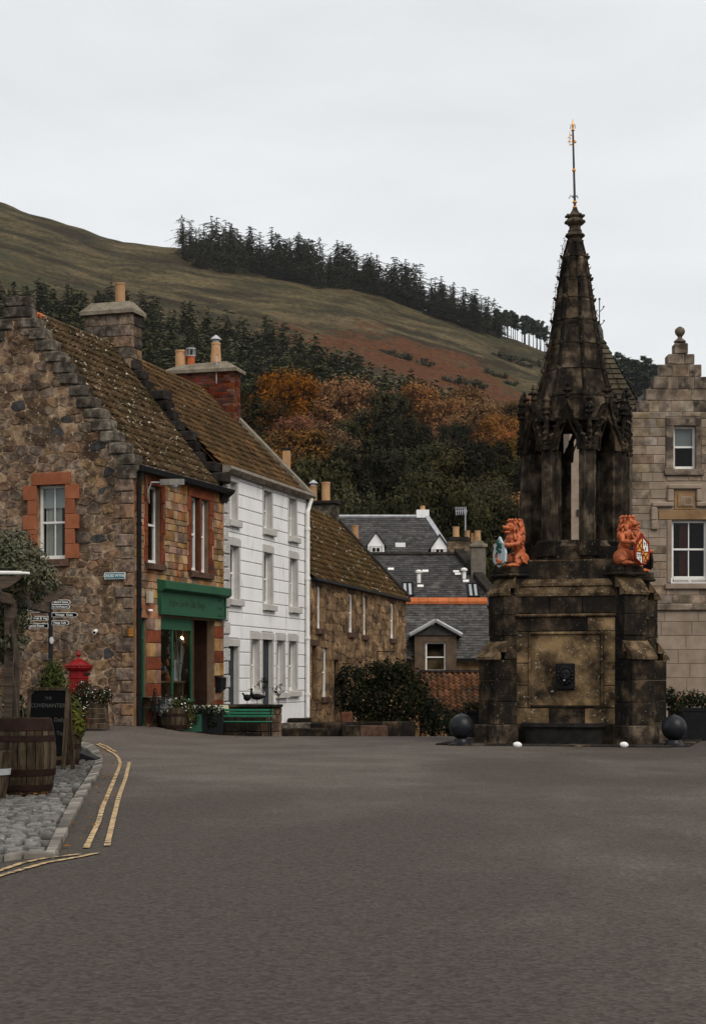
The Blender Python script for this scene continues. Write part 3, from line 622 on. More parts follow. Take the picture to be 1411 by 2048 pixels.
# the many smaller larches behind them read as one mass
rv = random.Random(77); qv = np.random.default_rng(77); me0 = larch[0][1]; co = np.empty(len(me0.vertices)*3, dtype=np.float32); me0.vertices.foreach_get('co', co); co = co.reshape(-1, 4, 3)
allV = []
for i in range(420):
    u = rv.uniform(-25, 905); top = larch_top(u); bot = float(np.interp(u, [0, 300, 500, 650, 900], [700, 760, 830, 850, 850])); v = top + 38 + (bot - top)*rv.random()
    p = hill_at(u, v); s_ = 0.75 + 0.5*rv.random(); sel = co[qv.random(len(co)) < .33]; a = rv.uniform(0, 6.28); Rm = np.array([[math.cos(a), -math.sin(a), 0], [math.sin(a), math.cos(a), 0], [0, 0, 1]], dtype=np.float32)
    cen = sel.mean(axis=1, keepdims=True); allV.append((((cen + (sel - cen)*1.5) @ Rm.T)*np.array([s_*1.8, s_*1.8, s_], dtype=np.float32) + np.array(p, dtype=np.float32)).reshape(-1, 3))
AV = np.concatenate(allV); props(link('larch_plantation', np_mesh('larch_plantation', AV, np.arange(len(AV)).reshape(-1, 4), L_LAR)), 'dense grey-green larch plantation filling the lower hillside', 'plantation', kind='stuff')
for u, v in ((222,720),(1,705),(338,655),(560,735),(150,665)):
    t = props(link('larch_tree', bpy.data.meshes.new_from_object(bpy.data.objects['larch_tree'])), 'small larch turning yellow among the green plantation', 'tree', 'yellowing larches in the plantation')
    t.data.materials.clear(); t.data.materials.append(L_YEL if u < 300 else L_OLV); t.location = hill_at(u, v); t.scale = (0.7, 0.7, 0.75)
# --- gorse bushes scattered over the bracken
gorse = crown_mesh('gorse_bush', [((rng.uniform(-2.5,2.5), rng.uniform(-2,2), rng.uniform(0.3,1.4)), rng.uniform(0.8,1.4)) for _ in range(9)], 26, 0.6, L_SPR, 5, 0.75)
for u, v in ((782,702),(792,708),(806,712),(775,697),(1004,722),(1016,728),(1024,716),(1040,722),(1036,735),(1052,738),(1066,722),(1072,728),(992,718),(975,745),(988,750),(1001,753),(962,772),(945,766),(700,735),(668,748),(850,722),(905,760),(938,792),(1020,765)):
    o = props(link('gorse_bush', gorse), 'dark rounded gorse bush dotted on the bracken slope', 'bush', 'gorse bushes on the bracken slope')
    s = rng.uniform(0.8, 1.4); o.location = hill_at(u, v); o.scale = (s*1.2, s, s); o.rotation_euler = (0, 0, rng.uniform(0, 6))
# --- autumn wood at the foot of the hill
def mk(n, h, w, m_, seeds, **kw):
    out = []
    for s_ in seeds:
        mb, cm = broadleaf(h, w, m_, M_BARK, s_, **kw); o = mb.build('trunk', M_BARK); out.append((o.data, cm)); bpy.data.objects.remove(o)
    return out
T_ORG = mk('o', 15, 13, L_ORG, (201, 202, 203), per=120, leaf=0.33, nclump=46, low=0.15)
T_BRN = mk('b', 15, 12, L_BRN, (211, 212), per=120, leaf=0.33, nclump=44, low=0.15)
T_GRN = mk('g', 16, 13, L_GRN, (221, 222, 223), per=120, leaf=0.33, nclump=50, low=0.1)
T_OLV = mk('v', 14, 13, L_OLV, (231, 232), per=120, leaf=0.33, nclump=50, low=0.1)
T_YEL = mk('y', 12, 8, L_YEL, (241,), per=80, leaf=0.3, nclump=40, low=0.1)
T_FIR = [(larch[0][0], conifer(20, 9, L_GRN, 301, dens=1.5, bare=0.03, leaf=0.7, spiky=0.35, shape=.6)), (larch[1][0], conifer(20, 11, L_GRN, 302, dens=1.5, bare=0.03, leaf=0.7, spiky=0.4, shape=.6))]
def wood(u, vtop, wpx, Y, lst, name, label, group, asp=None):
    """tree whose crown top shows at (u, vtop) with a crown wpx wide, rooted on the slope below it"""
    i_ = [T_ORG, T_BRN, T_GRN, T_OLV, T_YEL, T_FIR].index(lst); h0 = (15, 15, 16, 14, 12, 20)[i_]*1.04; w0 = (13, 12, 13, 13, 8, 10)[i_]
    vb = min(1285.0, vtop + wpx*h0/w0); p = hill_at(u, vb)
    if Y: p = Vector(((u - UC)*Y/F, Y, hz((u - UC)*Y/F, Y)))
    H = CH + (VH - vtop)*p.y/F - p.z; wm = wpx*p.y/F
    k = rng.randrange(len(lst)); t = thing(name, label, 'tree', p, rng.uniform(0, 6.28), group); t.scale = (wm/w0, wm/w0, H/h0)
    link('trunk', lst[k][0], t); link('crown', lst[k][1], t)
G1, G2, G3, G4, G5 = 'orange beeches on the foot of the hill', 'brown beeches on the foot of the hill', 'dark green trees behind the village', 'olive green trees behind the village', 'dark firs behind the village'
for u, v, w in ((572,752,150),(640,770,120),(690,765,140),(850,775,120),(905,795,115),(962,800,130),(805,785,90),(1010,830,120),(1045,858,110),(725,790,80),(1030,905,90),(580,835,110),(612,905,75),(975,900,85),(852,858,80),(700,842,70)):
    wood(u, v, w, 0, T_ORG, 'beech_tree', ('broad' if w > 135 else 'smaller') + ' orange autumn beech at the hill foot, ' + where(u, 1), G1 + ' ' + where(u, 1))
for u, v, w in ((600,850,170),(560,870,130),(935,772,120),(1000,880,140),(1030,800,100),(520,800,110),(660,850,130)):
    wood(u, v, w, 0, T_BRN, 'beech_tree', ('broad' if w > 125 else 'smaller') + ' brown-leaved beech at the hill foot, ' + where(u, 1), G2 + ' ' + where(u, 1))
for u, v, w in ((500,770,120),(640,920,200),(720,900,180),(540,930,170),(790,900,150),(880,880,160),(960,880,170),(1010,910,150),(1050,950,120),(470,880,120),(870,960,200),(780,985,190),(700,985,180),(1000,985,150),(940,1010,130),(610,985,150),(770,782,135),(690,842,95),(822,845,100),(905,848,80),(560,812,85)):
    wood(u, v, w, 0, T_GRN, 'broadleaf_tree', ('high' if v < 890 else 'broad low' if w > 165 else 'low') + ' dark green broadleaf tree in the wood ' + where(u, 1), G3 + ' ' + where(u, 1))
for u, v, w in ((915,905,170),(650,880,150),(845,920,130),(1000,940,120),(720,945,160),(560,985,120),(960,965,140)):
    wood(u, v, w, 0, T_OLV, 'broadleaf_tree', ('tall' if v < 925 else 'short') + ' paler olive green tree with a rounded crown ' + where(u, 1), G4 + ' ' + where(u, 1))
for u, v, w in ((770,776,125),(505,752,105),(733,838,115),(816,826,105),(622,800,70),(662,838,85),(884,846,85),(540,905,100),(930,855,70)):
    wood(u, v, w, 0, T_FIR, 'fir_tree', ('broad' if w > 100 else 'narrow') + ' dark fir rising among the orange beeches, ' + where(u, 1), G5 + ' ' + where(u, 1))
wood(1040, 985, 90, 0, T_YEL, 'autumn_tree', 'yellow-orange tree beside the fountain spire base, behind the lion', None)
wood(1008, 1035, 62, 0, T_YEL, 'autumn_tree', 'small amber tree next to the television aerial', None)

# ================================================================ thin haze over the valley and hill
hzb = MB(); hzb.box(-1700, 1700, -60, 2100, -4, 420); hzo = hzb.build('haze'); props(hzo, kind='stuff')
mh = bpy.data.materials.new('haze_air'); mh.use_nodes = True; mh.node_tree.nodes.clear(); ho = mh.node_tree.nodes.new('ShaderNodeOutputMaterial'); hv = mh.node_tree.nodes.new('ShaderNodeVolumePrincipled')
hv.inputs['Density'].default_value = 0.00003; hv.inputs['Color'].default_value = (.80, .84, .88, 1); mh.node_tree.links.new(hv.outputs[0], ho.inputs['Volume']); hzo.data.materials.append(mh)
# ================================================================ building kit
class Wall:
    """a wall plane of a building: local origin o, direction a (along), n (outward); root is the building's Empty"""
    def __init__(s, root, o=(0, 0), a=(1, 0), n=(0, -1)):
        s.root = root; s.o = Vector(o); s.a = Vector(a); s.n = Vector(n)
        rz = root.rotation_euler[2]; c, sn = math.cos(rz), math.sin(rz)
        rot = lambda p: Vector((p.x*c - p.y*sn, p.x*sn + p.y*c))
        s.wo = Vector(root.location[:2]) + rot(s.o); s.wa = rot(s.a); s.zb = root.location[2]
    def P(s, t, d, z): return (s.o.x + s.a.x*t + s.n.x*d, s.o.y + s.a.y*t + s.n.y*d, z)
    def S(s, u):
        k = (u - UC)/F; return (k*s.wo.y - s.wo.x)/(s.wa.x - k*s.wa.y)
    def Z(s, v, t): return CH + (VH - v)*(s.wo.y + t*s.wa.y)/F - s.zb
    def box(s, mb, t0, t1, d0, d1, z0, z1):
        vs = [s.P(t, d, z) for z in (z0, z1) for (t, d) in ((t0, d1), (t1, d1), (t1, d0), (t0, d0))]
        mb.add(vs, ((3,2,1,0),(4,5,6,7),(0,1,5,4),(1,2,6,5),(2,3,7,6),(3,0,4,7))); return mb
    def rect(s, u0, u1, v0, v1):                     # pixel box -> (t0,t1,z0,z1); v at the column's middle
        t0, t1 = s.S(u0), s.S(u1); tm = (t0 + t1)/2; return (min(t0, t1), max(t0, t1), s.Z(v1, tm), s.Z(v0, tm))
def block(w, t0, t1, z0, z1, depth, mat_, name, parent, ch=0.012, back=-0.04, jit=0.0):
    j = lambda: rng.uniform(-jit, jit)
    c = min(ch, (t1-t0)*0.3, (z1-z0)*0.3)
    q = [(t0+j(), z0+j()), (t1+j(), z0+j()), (t1+j(), z1+j()), (t0+j(), z1+j())]
    ins = [(q[0][0]+c, q[0][1]+c), (q[1][0]-c, q[1][1]+c), (q[2][0]-c, q[2][1]-c), (q[3][0]+c, q[3][1]-c)]
    dd = [depth + j()*0.8 for _ in range(4)]
    vs = [w.P(a, back, b) for a, b in q] + [w.P(a, depth - c, b) for a, b in q] + [w.P(a, d, b) for (a, b), d in zip(ins, dd)]
    mb = MB(); mb.add(vs, [(0,1,5,4),(1,2,6,5),(2,3,7,6),(3,0,4,7),(4,5,9,8),(5,6,10,9),(6,7,11,10),(7,4,8,11),(8,9,10,11)])
    if parent is None: return mb
    return mb.build(name, mat_, parent)
def wall_sheet(w, t0, t1, z0, z1, openings, recess, mat_, name='wall', parent=None, d=0.0):
    T = sorted(set([t0, t1] + [min(max(x, t0), t1) for o in openings for x in o[:2]])); Zs = sorted(set([z0, z1] + [min(max(x, z0), z1) for o in openings for x in o[2:4]]))
    mb = MB()
    for a, b in zip(T, T[1:]):
        for c, e in zip(Zs, Zs[1:]):
            m, n = (a+b)/2, (c+e)/2
            if any(o[0] < m < o[1] and o[2] < n < o[3] for o in openings): continue
            mb.quad(w.P(a, d, c), w.P(b, d, c), w.P(b, d, e), w.P(a, d, e))
    for o in openings:
        a, b, c, e = o[:4]; r = -recess + d
        mb.quad(w.P(a, d, c), w.P(a, d, e), w.P(a, r, e), w.P(a, r, c)); mb.quad(w.P(b, d, c), w.P(b, d, e), w.P(b, r, e), w.P(b, r, c))
        mb.quad(w.P(a, d, e), w.P(b, d, e), w.P(b, r, e), w.P(a, r, e)); mb.quad(w.P(a, d, c), w.P(b, d, c), w.P(b, r, c), w.P(a, r, c))
    return mb.build(name, mat_, parent or w.root)
def coursed(w, t0, t1, zs, openings, lens, gap, mats_, name, parent, depth=0.02, ch=0.012, jit=0.0, dj=0.0, cap=300, stuff_name=None, pick=None):
    made = 0; rest = MB(); offs = 0
    for ci, (z0, z1) in enumerate(zip(zs, zs[1:])):
        br = sorted(set([t0, t1] + [x for o in openings for x in o[:2] if t0 < x < t1 and o[2] < z1 - .01 and o[3] > z0 + .01]))
        for a, b in zip(br, br[1:]):
            m = (a+b)/2; c0, c1 = z0, z1; dead = False
            for o in openings:
                if o[0] < m < o[1] and o[2] < z1 - .001 and o[3] > z0 + .001:
                    if o[2] <= z0 + .03 and o[3] >= z1 - .03: dead = True
                    elif o[2] <= z0 + .03: c0 = max(c0, o[3])
                    elif o[3] >= z1 - .03: c1 = min(c1, o[2])
                    else: c1 = min(c1, o[2])
            if dead or c1 - c0 < 0.04: continue
            x = a
            while x < b - 0.02:
                L_ = rng.uniform(*lens); e = x + L_
                if b - e < lens[0]*0.6: e = b
                mm = mats_ if not isinstance(mats_, (list, tuple)) else (pick(x, c0) if pick else rng.choice(mats_))
                args = (w, x + gap/2, e - gap/2, c0 + gap/2, c1 - gap/2, depth + rng.uniform(0, dj))
                if e - x > 0.03:
                    if made < cap: block(*args, mm, name, parent, ch, jit=jit); made += 1
                    else:
                        q = block(*args, mm, name, None, ch, jit=jit); rest.add(q.v, q.f)
                x = e
    if rest.v: props(rest.build(stuff_name or name, mats_ if not isinstance(mats_, (list, tuple)) else mats_[0], parent), kind='stuff')
def clip(poly, a, b, c):                              # keep a*x+b*y<=c
    out = []; n = len(poly)
    for i in range(n):
        p, q = poly[i], poly[(i+1) % n]; dp = a*p[0]+b*p[1]-c; dq = a*q[0]+b*q[1]-c
        if dp <= 0: out.append(p)
        if (dp < 0 < dq) or (dq < 0 < dp):
            t = dp/(dp-dq); out.append((p[0]+(q[0]-p[0])*t, p[1]+(q[1]-p[1])*t))
    return out
def rubble(w, outline, cw, chh, openings, mats_, name, parent, gap=0.02, depth=(0.015, 0.06), cap=300, skip=0.0, seed=1, visible=None, single=True, drop=0.0):
    q = random.Random(seed); xs_ = [p[0] for p in outline]; zs_ = [p[1] for p in outline]
    pts = []; z = min(zs_); r = 0
    while z < max(zs_) + chh:
        x = min(xs_) - cw*(0.5*(r % 2))
        while x < max(xs_) + cw:
            if q.random() > drop: pts.append((x + q.uniform(-.4, .4)*cw, z + q.uniform(-.34, .34)*chh)); x += cw
        z += chh; r += 1
    asp = cw/chh; grid = {}
    for i, p in enumerate(pts): grid.setdefault((int(p[0]//(cw*2)), int(p[1]//(chh*2))), []).append(i)
    stones = []; edges = []
    n = len(outline); area = sum(outline[i][0]*outline[(i+1) % n][1]-outline[(i+1) % n][0]*outline[i][1] for i in range(n))
    sg = 1 if area > 0 else -1
    for i, p in enumerate(pts):
        if visible and not visible(*p): continue
        cell = [(p[0]-cw*1.1, p[1]-chh*1.0), (p[0]+cw*1.1, p[1]-chh*1.0), (p[0]+cw*1.1, p[1]+chh*1.0), (p[0]-cw*1.1, p[1]+chh*1.0)]
        gx, gy = int(p[0]//(cw*2)), int(p[1]//(chh*2))
        for ix in (gx-1, gx, gx+1):
            for iy in (gy-1, gy, gy+1):
                for j in grid.get((ix, iy), ()):
                    if j == i: continue
                    o = pts[j]; ax, ay = (o[0]-p[0]), (o[1]-p[1])*asp*asp
                    mx, my = (o[0]+p[0])/2, (o[1]+p[1])/2
                    cell = clip(cell, ax, ay, ax*mx+ay*my)
                    if len(cell) < 3: break
        for k in range(n):
            a, b = outline[k], outline[(k+1) % n]; ex, ey = b[0]-a[0], b[1]-a[1]; nx, ny = sg*ey, -sg*ex
            cell = clip(cell, nx, ny, nx*a[0]+ny*a[1])
        for o in openings:
            if len(cell) < 3: break
            cx = sum(c[0] for c in cell)/len(cell); cz = sum(c[1] for c in cell)/len(cell)
            if not (any(o[0] < c[0] < o[1] and o[2] < c[1] < o[3] for c in cell) or (o[0] < cx < o[1] and o[2] < cz < o[3])): continue
            if o[0] < cx < o[1] and o[2] < cz < o[3]: cell = []; break
            ds = [(o[0]-cx, 0), (cx-o[1], 1), (o[2]-cz, 2), (cz-o[3], 3)]; k = max(ds)[1]
            cell = clip(cell, *((1,0,o[0]), (-1,0,-o[1]), (0,1,o[2]), (0,-1,-o[3]))[k])
        if len(cell) < 3: continue
        A = 0.5*abs(sum(cell[k][0]*cell[(k+1) % len(cell)][1]-cell[(k+1) % len(cell)][0]*cell[k][1] for k in range(len(cell))))
        if A < cw*chh*0.12 or q.random() < skip: continue
        stones.append((A, cell))
    stones.sort(key=lambda t: -t[0]); rest = MB()
    for idx, (A, cell) in enumerate(stones):
        cx = sum(c[0] for c in cell)/len(cell); cz = sum(c[1] for c in cell)/len(cell); rad = math.sqrt(A)
        s0 = max(0.3, 1 - gap/rad*1.7); rnd_ = []
        m = len(cell)
        for k in range(m):                              # round the corners: two points per corner
            pq, p0, p1 = cell[k-1], cell[k], cell[(k+1) % m]
            e0, e1 = q.uniform(.06, .24), q.uniform(.06, .24); rnd_ += [(p0[0]*(1-e0)+pq[0]*e0, p0[1]*(1-e0)+pq[1]*e0), (p0[0]*(1-e1)+p1[0]*e1, p0[1]*(1-e1)+p1[1]*e1)]
            jx = .05*rad*q.uniform(-1, 1); jz = .05*rad*q.uniform(-1, 1); rnd_.append((p0[0]*.5+p1[0]*.5+jx, p0[1]*.5+p1[1]*.5+jz))
        d = q.uniform(*depth); m = len(rnd_); vs = []
        for (k, dd) in ((1.0, -0.03), (1.0, d*0.55), (0.86, d)):
            for (x, zz) in rnd_:
                f = s0*k*(1 + q.uniform(-.05, .05)); vs.append(w.P(cx+(x-cx)*f, dd + (q.uniform(-.006, .006) if dd > 0 else 0), cz+(zz-cz)*f))
        fs = [(j*m+i, j*m+(i+1) % m, (j+1)*m+(i+1) % m, (j+1)*m+i) for j in range(2) for i in range(m)] + [tuple(2*m+i for i in range(m))]
        if single and idx < cap:
            b = MB(); b.add(vs, fs); mm = mats_ if not isinstance(mats_, (list, tuple)) else (mats_[1] if q.random() < 0.05 else mats_[0])
            b.build(name, mm, parent)
        else: rest.add(vs, fs)
    if rest.v: props(rest.build(name if single else 'rubble_facing', mats_ if not isinstance(mats_, (list, tuple)) else mats_[0], parent), kind='stuff')
def wavy(w, t0, t1, d, z0, z1, mat_, name, parent, n=18, amp=0.02):
    mb = MB(); vs = []
    for i in range(n+1):
        t = t0 + (t1-t0)*i/n; dd = d + amp*math.sin(i*1.9) + amp*0.4*math.sin(i*0.7)
        vs += [w.P(t, dd, z0), w.P(t + 0.01*math.sin(i*2.3), dd, z1)]
    mb.add(vs, [(2*i, 2*i+2, 2*i+3, 2*i+1) for i in range(n)]); return mb.build(name, mat_, parent, True)
def sash(w, t0, t1, z0, z1, recess, zm=None, bars=(1, 1), fw=0.06, mat_=None, parent=None, curtain=None, blind=None, room=0.7, label=None):
    """sash window in an opening: part 'window' (frame), sub-parts pane, glazing_bar, curtain, interior"""
    mat_ = mat_ or M_WPAINT; zm = zm if zm is not None else (z0+z1)/2; r = -recess
    mb = MB()
    w.box(mb, t0, t0+fw, r-0.07, r, z0, z1); w.box(mb, t1-fw, t1, r-0.07, r, z0, z1); w.box(mb, t0+fw, t1-fw, r-0.07, r, z1-fw, z1); w.box(mb, t0+fw, t1-fw, r-0.07, r+0.03, z0, z0+fw*1.5)
    w.box(mb, t0+fw, t1-fw, r-0.06, r-0.005, zm-0.025, zm+0.025)
    win = mb.build('window', mat_, parent or w.root)
    if label: win['label'] = label
    for (a, b, dd, nb) in ((zm, z1-fw, r-0.03, bars[0]), (z0+fw, zm, r-0.045, bars[1])):
        p = MB(); p.quad(w.P(t0+fw, dd, a), w.P(t1-fw, dd, a), w.P(t1-fw, dd, b), w.P(t0+fw, dd, b)); p.build('pane', M_GLASS, win)
        for k in range(1, nb+1):
            x = t0+fw + (t1-t0-2*fw)*k/(nb+1); g = MB(); w.box(g, x-0.014, x+0.014, dd-0.01, dd+0.016, a, b); g.build('glazing_bar', mat_, win)
    if curtain:
        for (f0, f1) in curtain[1]: wavy(w, t0+fw+(t1-t0-2*fw)*f0, t0+fw+(t1-t0-2*fw)*f1, r-0.14, z0, z1, curtain[0], 'curtain', win)
    if blind:
        b = MB(); b.quad(w.P(t0, r-0.09, z1-(z1-z0)*blind), w.P(t1, r-0.09, z1-(z1-z0)*blind), w.P(t1, r-0.09, z1), w.P(t0, r-0.09, z1)); b.build('blind', M_BLIND, win)
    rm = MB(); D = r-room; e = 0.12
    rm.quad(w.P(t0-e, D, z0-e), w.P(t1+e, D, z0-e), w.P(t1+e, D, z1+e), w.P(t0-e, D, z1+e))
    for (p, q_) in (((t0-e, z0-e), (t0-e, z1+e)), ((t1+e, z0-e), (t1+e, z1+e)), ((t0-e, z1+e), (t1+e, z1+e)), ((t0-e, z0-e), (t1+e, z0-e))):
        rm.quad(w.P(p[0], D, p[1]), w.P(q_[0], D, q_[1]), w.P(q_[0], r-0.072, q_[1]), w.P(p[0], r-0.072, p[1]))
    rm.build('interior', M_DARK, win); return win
def pantiles(parent, O, ax, up, L_, H, mat_, tw=0.24, thh=0.30, name='pantile_covering', keep=None, seed=3):
    """corrugated clay tiles: O eave corner, ax unit vector along the eave, up unit vector up the slope"""
    O, ax, up = Vector(O), Vector(ax), Vector(up); nn = ax.cross(up).normalized()
    if nn.z < 0: nn = -nn
    q = random.Random(seed); V_ = []; Fq = []; seg = 6; nx = int(round(L_/tw)); ny = int(math.ceil(H/thh))
    for j in range(ny):
        for i in range(nx):
            if keep and not keep((i+.5)*tw, (j+.5)*thh): continue
            b = len(V_); dz = q.uniform(-.006, .008); sh = q.uniform(-.012, .012)
            for (yy, lift) in ((j*thh + sh, 0.035), (min((j+1)*thh + 0.05, H), 0.0)):
                for k in range(seg+1):
                    t = k/seg; prof = 0.045*math.sin(2*math.pi*t*0.98) + (0.012 if k == seg else 0)
                    V_.append(O + ax*(i*tw + t*tw*1.03) + up*yy + nn*(0.05 + prof + lift*1.6 + dz))
            for k in range(seg+1): V_.append(V_[b+k] - nn*0.028)
            Fq += [(b+k, b+k+1, b+seg+2+k, b+seg+1+k) for k in range(seg)] + [(b+2*seg+2+k, b+2*seg+3+k, b+k+1, b+k) for k in range(seg)]
    return props(link(name, np_mesh(name, V_, Fq, mat_, False), parent), kind='stuff')
def slates(parent, O, ax, up, L_, H, mat_, sw=0.26, shh=0.2, cap=0, name='slate', seed=4, keep=None):
    O, ax, up = Vector(O), Vector(ax), Vector(up); nn = ax.cross(up).normalized()
    if nn.z < 0: nn = -nn
    q = random.Random(seed); rest = MB(); made = 0; ny = int(math.ceil(H/shh))
    for j in range(ny):
        x = -sw*0.5*(j % 2)
        while x < L_:
            wd = sw*q.uniform(0.8, 1.2); a, b = max(0, x), min(L_, x+wd)
            if b - a > 0.05 and not (keep and not keep((a+b)/2, (j+.5)*shh)):
                y0 = j*shh + q.uniform(-.012, .012); y1 = min((j+1)*shh + 0.04, H); g = 0.004; l0 = 0.026 + q.uniform(0, .008)
                c = [O+ax*(a+g)+up*y0+nn*l0, O+ax*(b-g)+up*y0+nn*l0, O+ax*(b-g)+up*y1+nn*0.012, O+ax*(a+g)+up*y1+nn*0.012]
                d = [p - nn*0.014 for p in c]; vs = c + d; fs = [(0,1,2,3), (4,5,1,0), (5,6,2,1), (7,4,0,3)]
                if made < cap: m_ = MB(); m_.add(vs, fs); m_.build('slate', mat_, parent); made += 1
                else: rest.add(vs, fs)
            x += wd
    mb = MB(); mb.quad(O, O+ax*L_, O+ax*L_+up*H, O+up*H)
    if rest.v: props(rest.build('slate_covering' if not cap else 'slate', mat_, parent), kind='stuff')
def chimney_pot(parent, c, r0, r1, h, mat_, name='chimney_pot', cap_=None):
    mb = MB(); mb.lathe([(r0, 0), (r0*.98, h*.05), (r1, h*.9), (r1*1.1, h*.91), (r1*1.1, h), (r1*.82, h), (r1*.8, h*.8)], 14, c); o = mb.build(name, mat_, parent, 'auto')
    if cap_ == 'cone':
        k = MB(); k.lathe([(r1*.75, h), (r1*.75, h+.09)], 10, c); k.lathe([(r1*1.3, h+.09), (r1*1.3, h+.11), (0.02, h+.24)], 14, c); k.build('cowl', M_LEAD, parent)
    if cap_ == 'cage':
        k = MB(); k.lathe([(r1*1.2, h), (r1*1.2, h+.03)], 12, c); k.lathe([(r1*1.25, h+.22), (r1*1.25, h+.25), (r1*.5, h+.27)], 12, c)
        for i in range(6):
            a = i*1.047; k.tube([(c[0]+r1*1.1*math.cos(a), c[1]+r1*1.1*math.sin(a), c[2]+h), (c[0]+r1*1.1*math.cos(a), c[1]+r1*1.1*math.sin(a), c[2]+h+.22)], 0.012, 4)
        k.build('cowl', M_LEAD, parent)
    return o
def text_part(body, size, mat_, parent, M, name='lettering', align='CENTER', ext=0.002, bold=0.0):
    cu = bpy.data.curves.new(name, 'FONT'); cu.body = body; cu.size = size; cu.align_x = align; cu.align_y = 'CENTER'; cu.extrude = ext; cu.offset = bold; cu.resolution_u = 3
    tmp = bpy.data.objects.new('tmp', cu); COL.objects.link(tmp)
    dg = bpy.context.evaluated_depsgraph_get(); me = bpy.data.meshes.new_from_object(tmp.evaluated_get(dg)); bpy.data.objects.remove(tmp)
    me.materials.clear(); me.transform(M); return link(name, me, parent, mat_)
def wall_M(w, t, d, z):                               # text laid on a wall plane, facing outwards
    a = Vector((w.a.x, w.a.y, 0)); n = Vector((w.n.x, w.n.y, 0)); sgn = a.cross(Vector((0,0,1))).dot(n)
    if sgn < 0: a = -a
    return Matrix.Translation(Vector(w.P(t, d, z))) @ Matrix((a, Vector((0,0,1)), n)).transposed().to_4x4()

# ================================================================ corner house with the green shop front
DX, DY = 0.3146, 0.9492
house = thing('shop_house', 'brown rubble corner house with crow-stepped gable and a green shop front', 'house', (-5.125, 41.0, 0), math.atan2(DY, DX))
WF = Wall(house)                                      # street front: local x along, +y inwards
WG = Wall(house, (0, 0), (0, 1), (-1, 0))             # gable: along +y, outward -x
LF, GA, EZ, RZ = 5.4, 3.1, 6.38, 10.25               # front length, gable apex offset, eaves and ridge heights
GB = 2*GA
# gable wall
gw = WG.rect(75, 132, 970, 1118)
gop = [gw]
wall_sheet(WG, 0, GB, -0.5, EZ, gop, 0.16, M_MORTAR, 'gable_wall')
def steps_z(t): return EZ + (RZ - EZ)*(1 - abs(t - GA)/GA)
mb = MB(); mb.prism([(0, EZ), (GB, EZ), (GA, RZ)], lambda p, d: WG.P(p[0], d, p[1]), 0.0, -0.45); mb.build('gable_head', M_MORTAR, house)
qz = (gw[0]-0.36, gw[1]+0.33, gw[2]-0.02, gw[3]+0.36)
rubble(WG, [(0.0,-0.2),(4.0,-0.2),(4.0,steps_z(4.0)-.05),(GA,RZ-0.05),(0.0,EZ)], 0.35, 0.215, [(qz[0]+0.1, qz[1]-0.1, qz[2]-0.18, qz[3]-0.05)], [M_RUBBLE, M_WHIN], 'rubble_stone', house, gap=0.016, depth=(0.002, 0.028), skip=0.12, seed=5, drop=.3)
rubble(WG, [(4.0,-0.2),(GB,-0.2),(GB,EZ),(4.0,steps_z(4.0)-.05)], 0.35, 0.215, [], M_RUBBLE, 'rubble_stone', house, gap=0.016, depth=(0.002, 0.028), skip=0.12, seed=6, drop=.3, single=False)
# red dressed window surround
lh = 0.29; block(WG, gw[0]-0.13, gw[1]+0.12, gw[3], gw[3]+lh, 0.075, M_RED, 'lintel', house, 0.01)
hh = (gw[3]-gw[2])/5.0
for side in (0, 1):
    for k in range(5):
        ln = (0.36 if k % 2 == 0 else 0.24) if side else (0.36 if k % 2 == 0 else 0.25)
        z0 = gw[3] - (k+1)*hh; z1 = z0 + hh - 0.008
        a, b = ((gw[0]-ln, gw[0]) if side == 0 else (gw[1], gw[1]+ln)); block(WG, a+.003, b-.003, z0, z1, 0.07, M_RED, 'jamb_stone', house, 0.008)
block(WG, gw[0]-0.1, gw[1]+0.1, gw[2]-0.19, gw[2]-0.01, 0.11, M_SILL, 'sill', house, 0.015)
sash(WG, *gw, 0.15, zm=WG.Z(1044, (gw[0]+gw[1])/2), curtain=(M_CURT, [(0.3, 0.97)]), blind=0.3, label='white sash window with a pulled blind and cream curtain')
# quoins of the corner, gable side and front side
z = 0.0; k = 0
while z < EZ - 0.3:
    h_ = rng.uniform(0.24, 0.36); ln = (0.5 if k % 2 else 0.3)*rng.uniform(.85, 1.1)
    block(WG, 0.004, ln, z, z+h_-.015, 0.05, M_RUBBLE, 'quoin', house, 0.02, jit=0.008); z += h_; k += 1
# crow steps of the near gable
NS = 14; dzs = (RZ + 0.12 - EZ - 0.05)/NS
def crow(t_edge, z, w_, dpt, m_, x0, x1, name='crow_step'):
    """one step block: from t_edge inwards"""
    mb = MB(); c = rng.uniform(.025, .045); Mj = Matrix.Translation((0, t_edge, z)) @ Matrix.Rotation(rng.uniform(-.03, .03), 4, 'X') @ Matrix.Rotation(rng.uniform(-.03, .03), 4, 'Z') @ Matrix.Translation((0, -t_edge, -z)); mb.bev(x0, x1, min(t_edge, t_edge+w_), max(t_edge, t_edge+w_), z, z+dpt, c, Mj); o = mb.build(name, m_, house); return o
for i in range(NS):
    te = -0.02 + GA*0.965*i/NS; z = EZ + 0.02 + dzs*i
    crow(te, z, 0.42 + rng.uniform(0, .1), dzs - 0.012 + rng.uniform(-.01, .012), M_CROW, -0.06 + rng.uniform(-.015, .015), 0.42, 'crow_step')
    crow(GB - te - 0.45, z, 0.45, dzs - 0.012, M_CROW, -0.06, 0.42)
crow(GA - 0.3, EZ + dzs*NS, 0.62, 0.24, M_CROW, -0.07, 0.44, 'apex_stone')
sk = MB(); sk.prism([(-0.06, EZ-0.28), (0.4, EZ-0.28), (0.4, EZ+0.02), (-0.17, EZ+0.02), (-0.15, EZ-0.08), (-0.08, EZ-0.16)], lambda p, d: (d, p[0], p[1]), -0.07, 0.42); sk.build('skewputt', M_CROW, house)
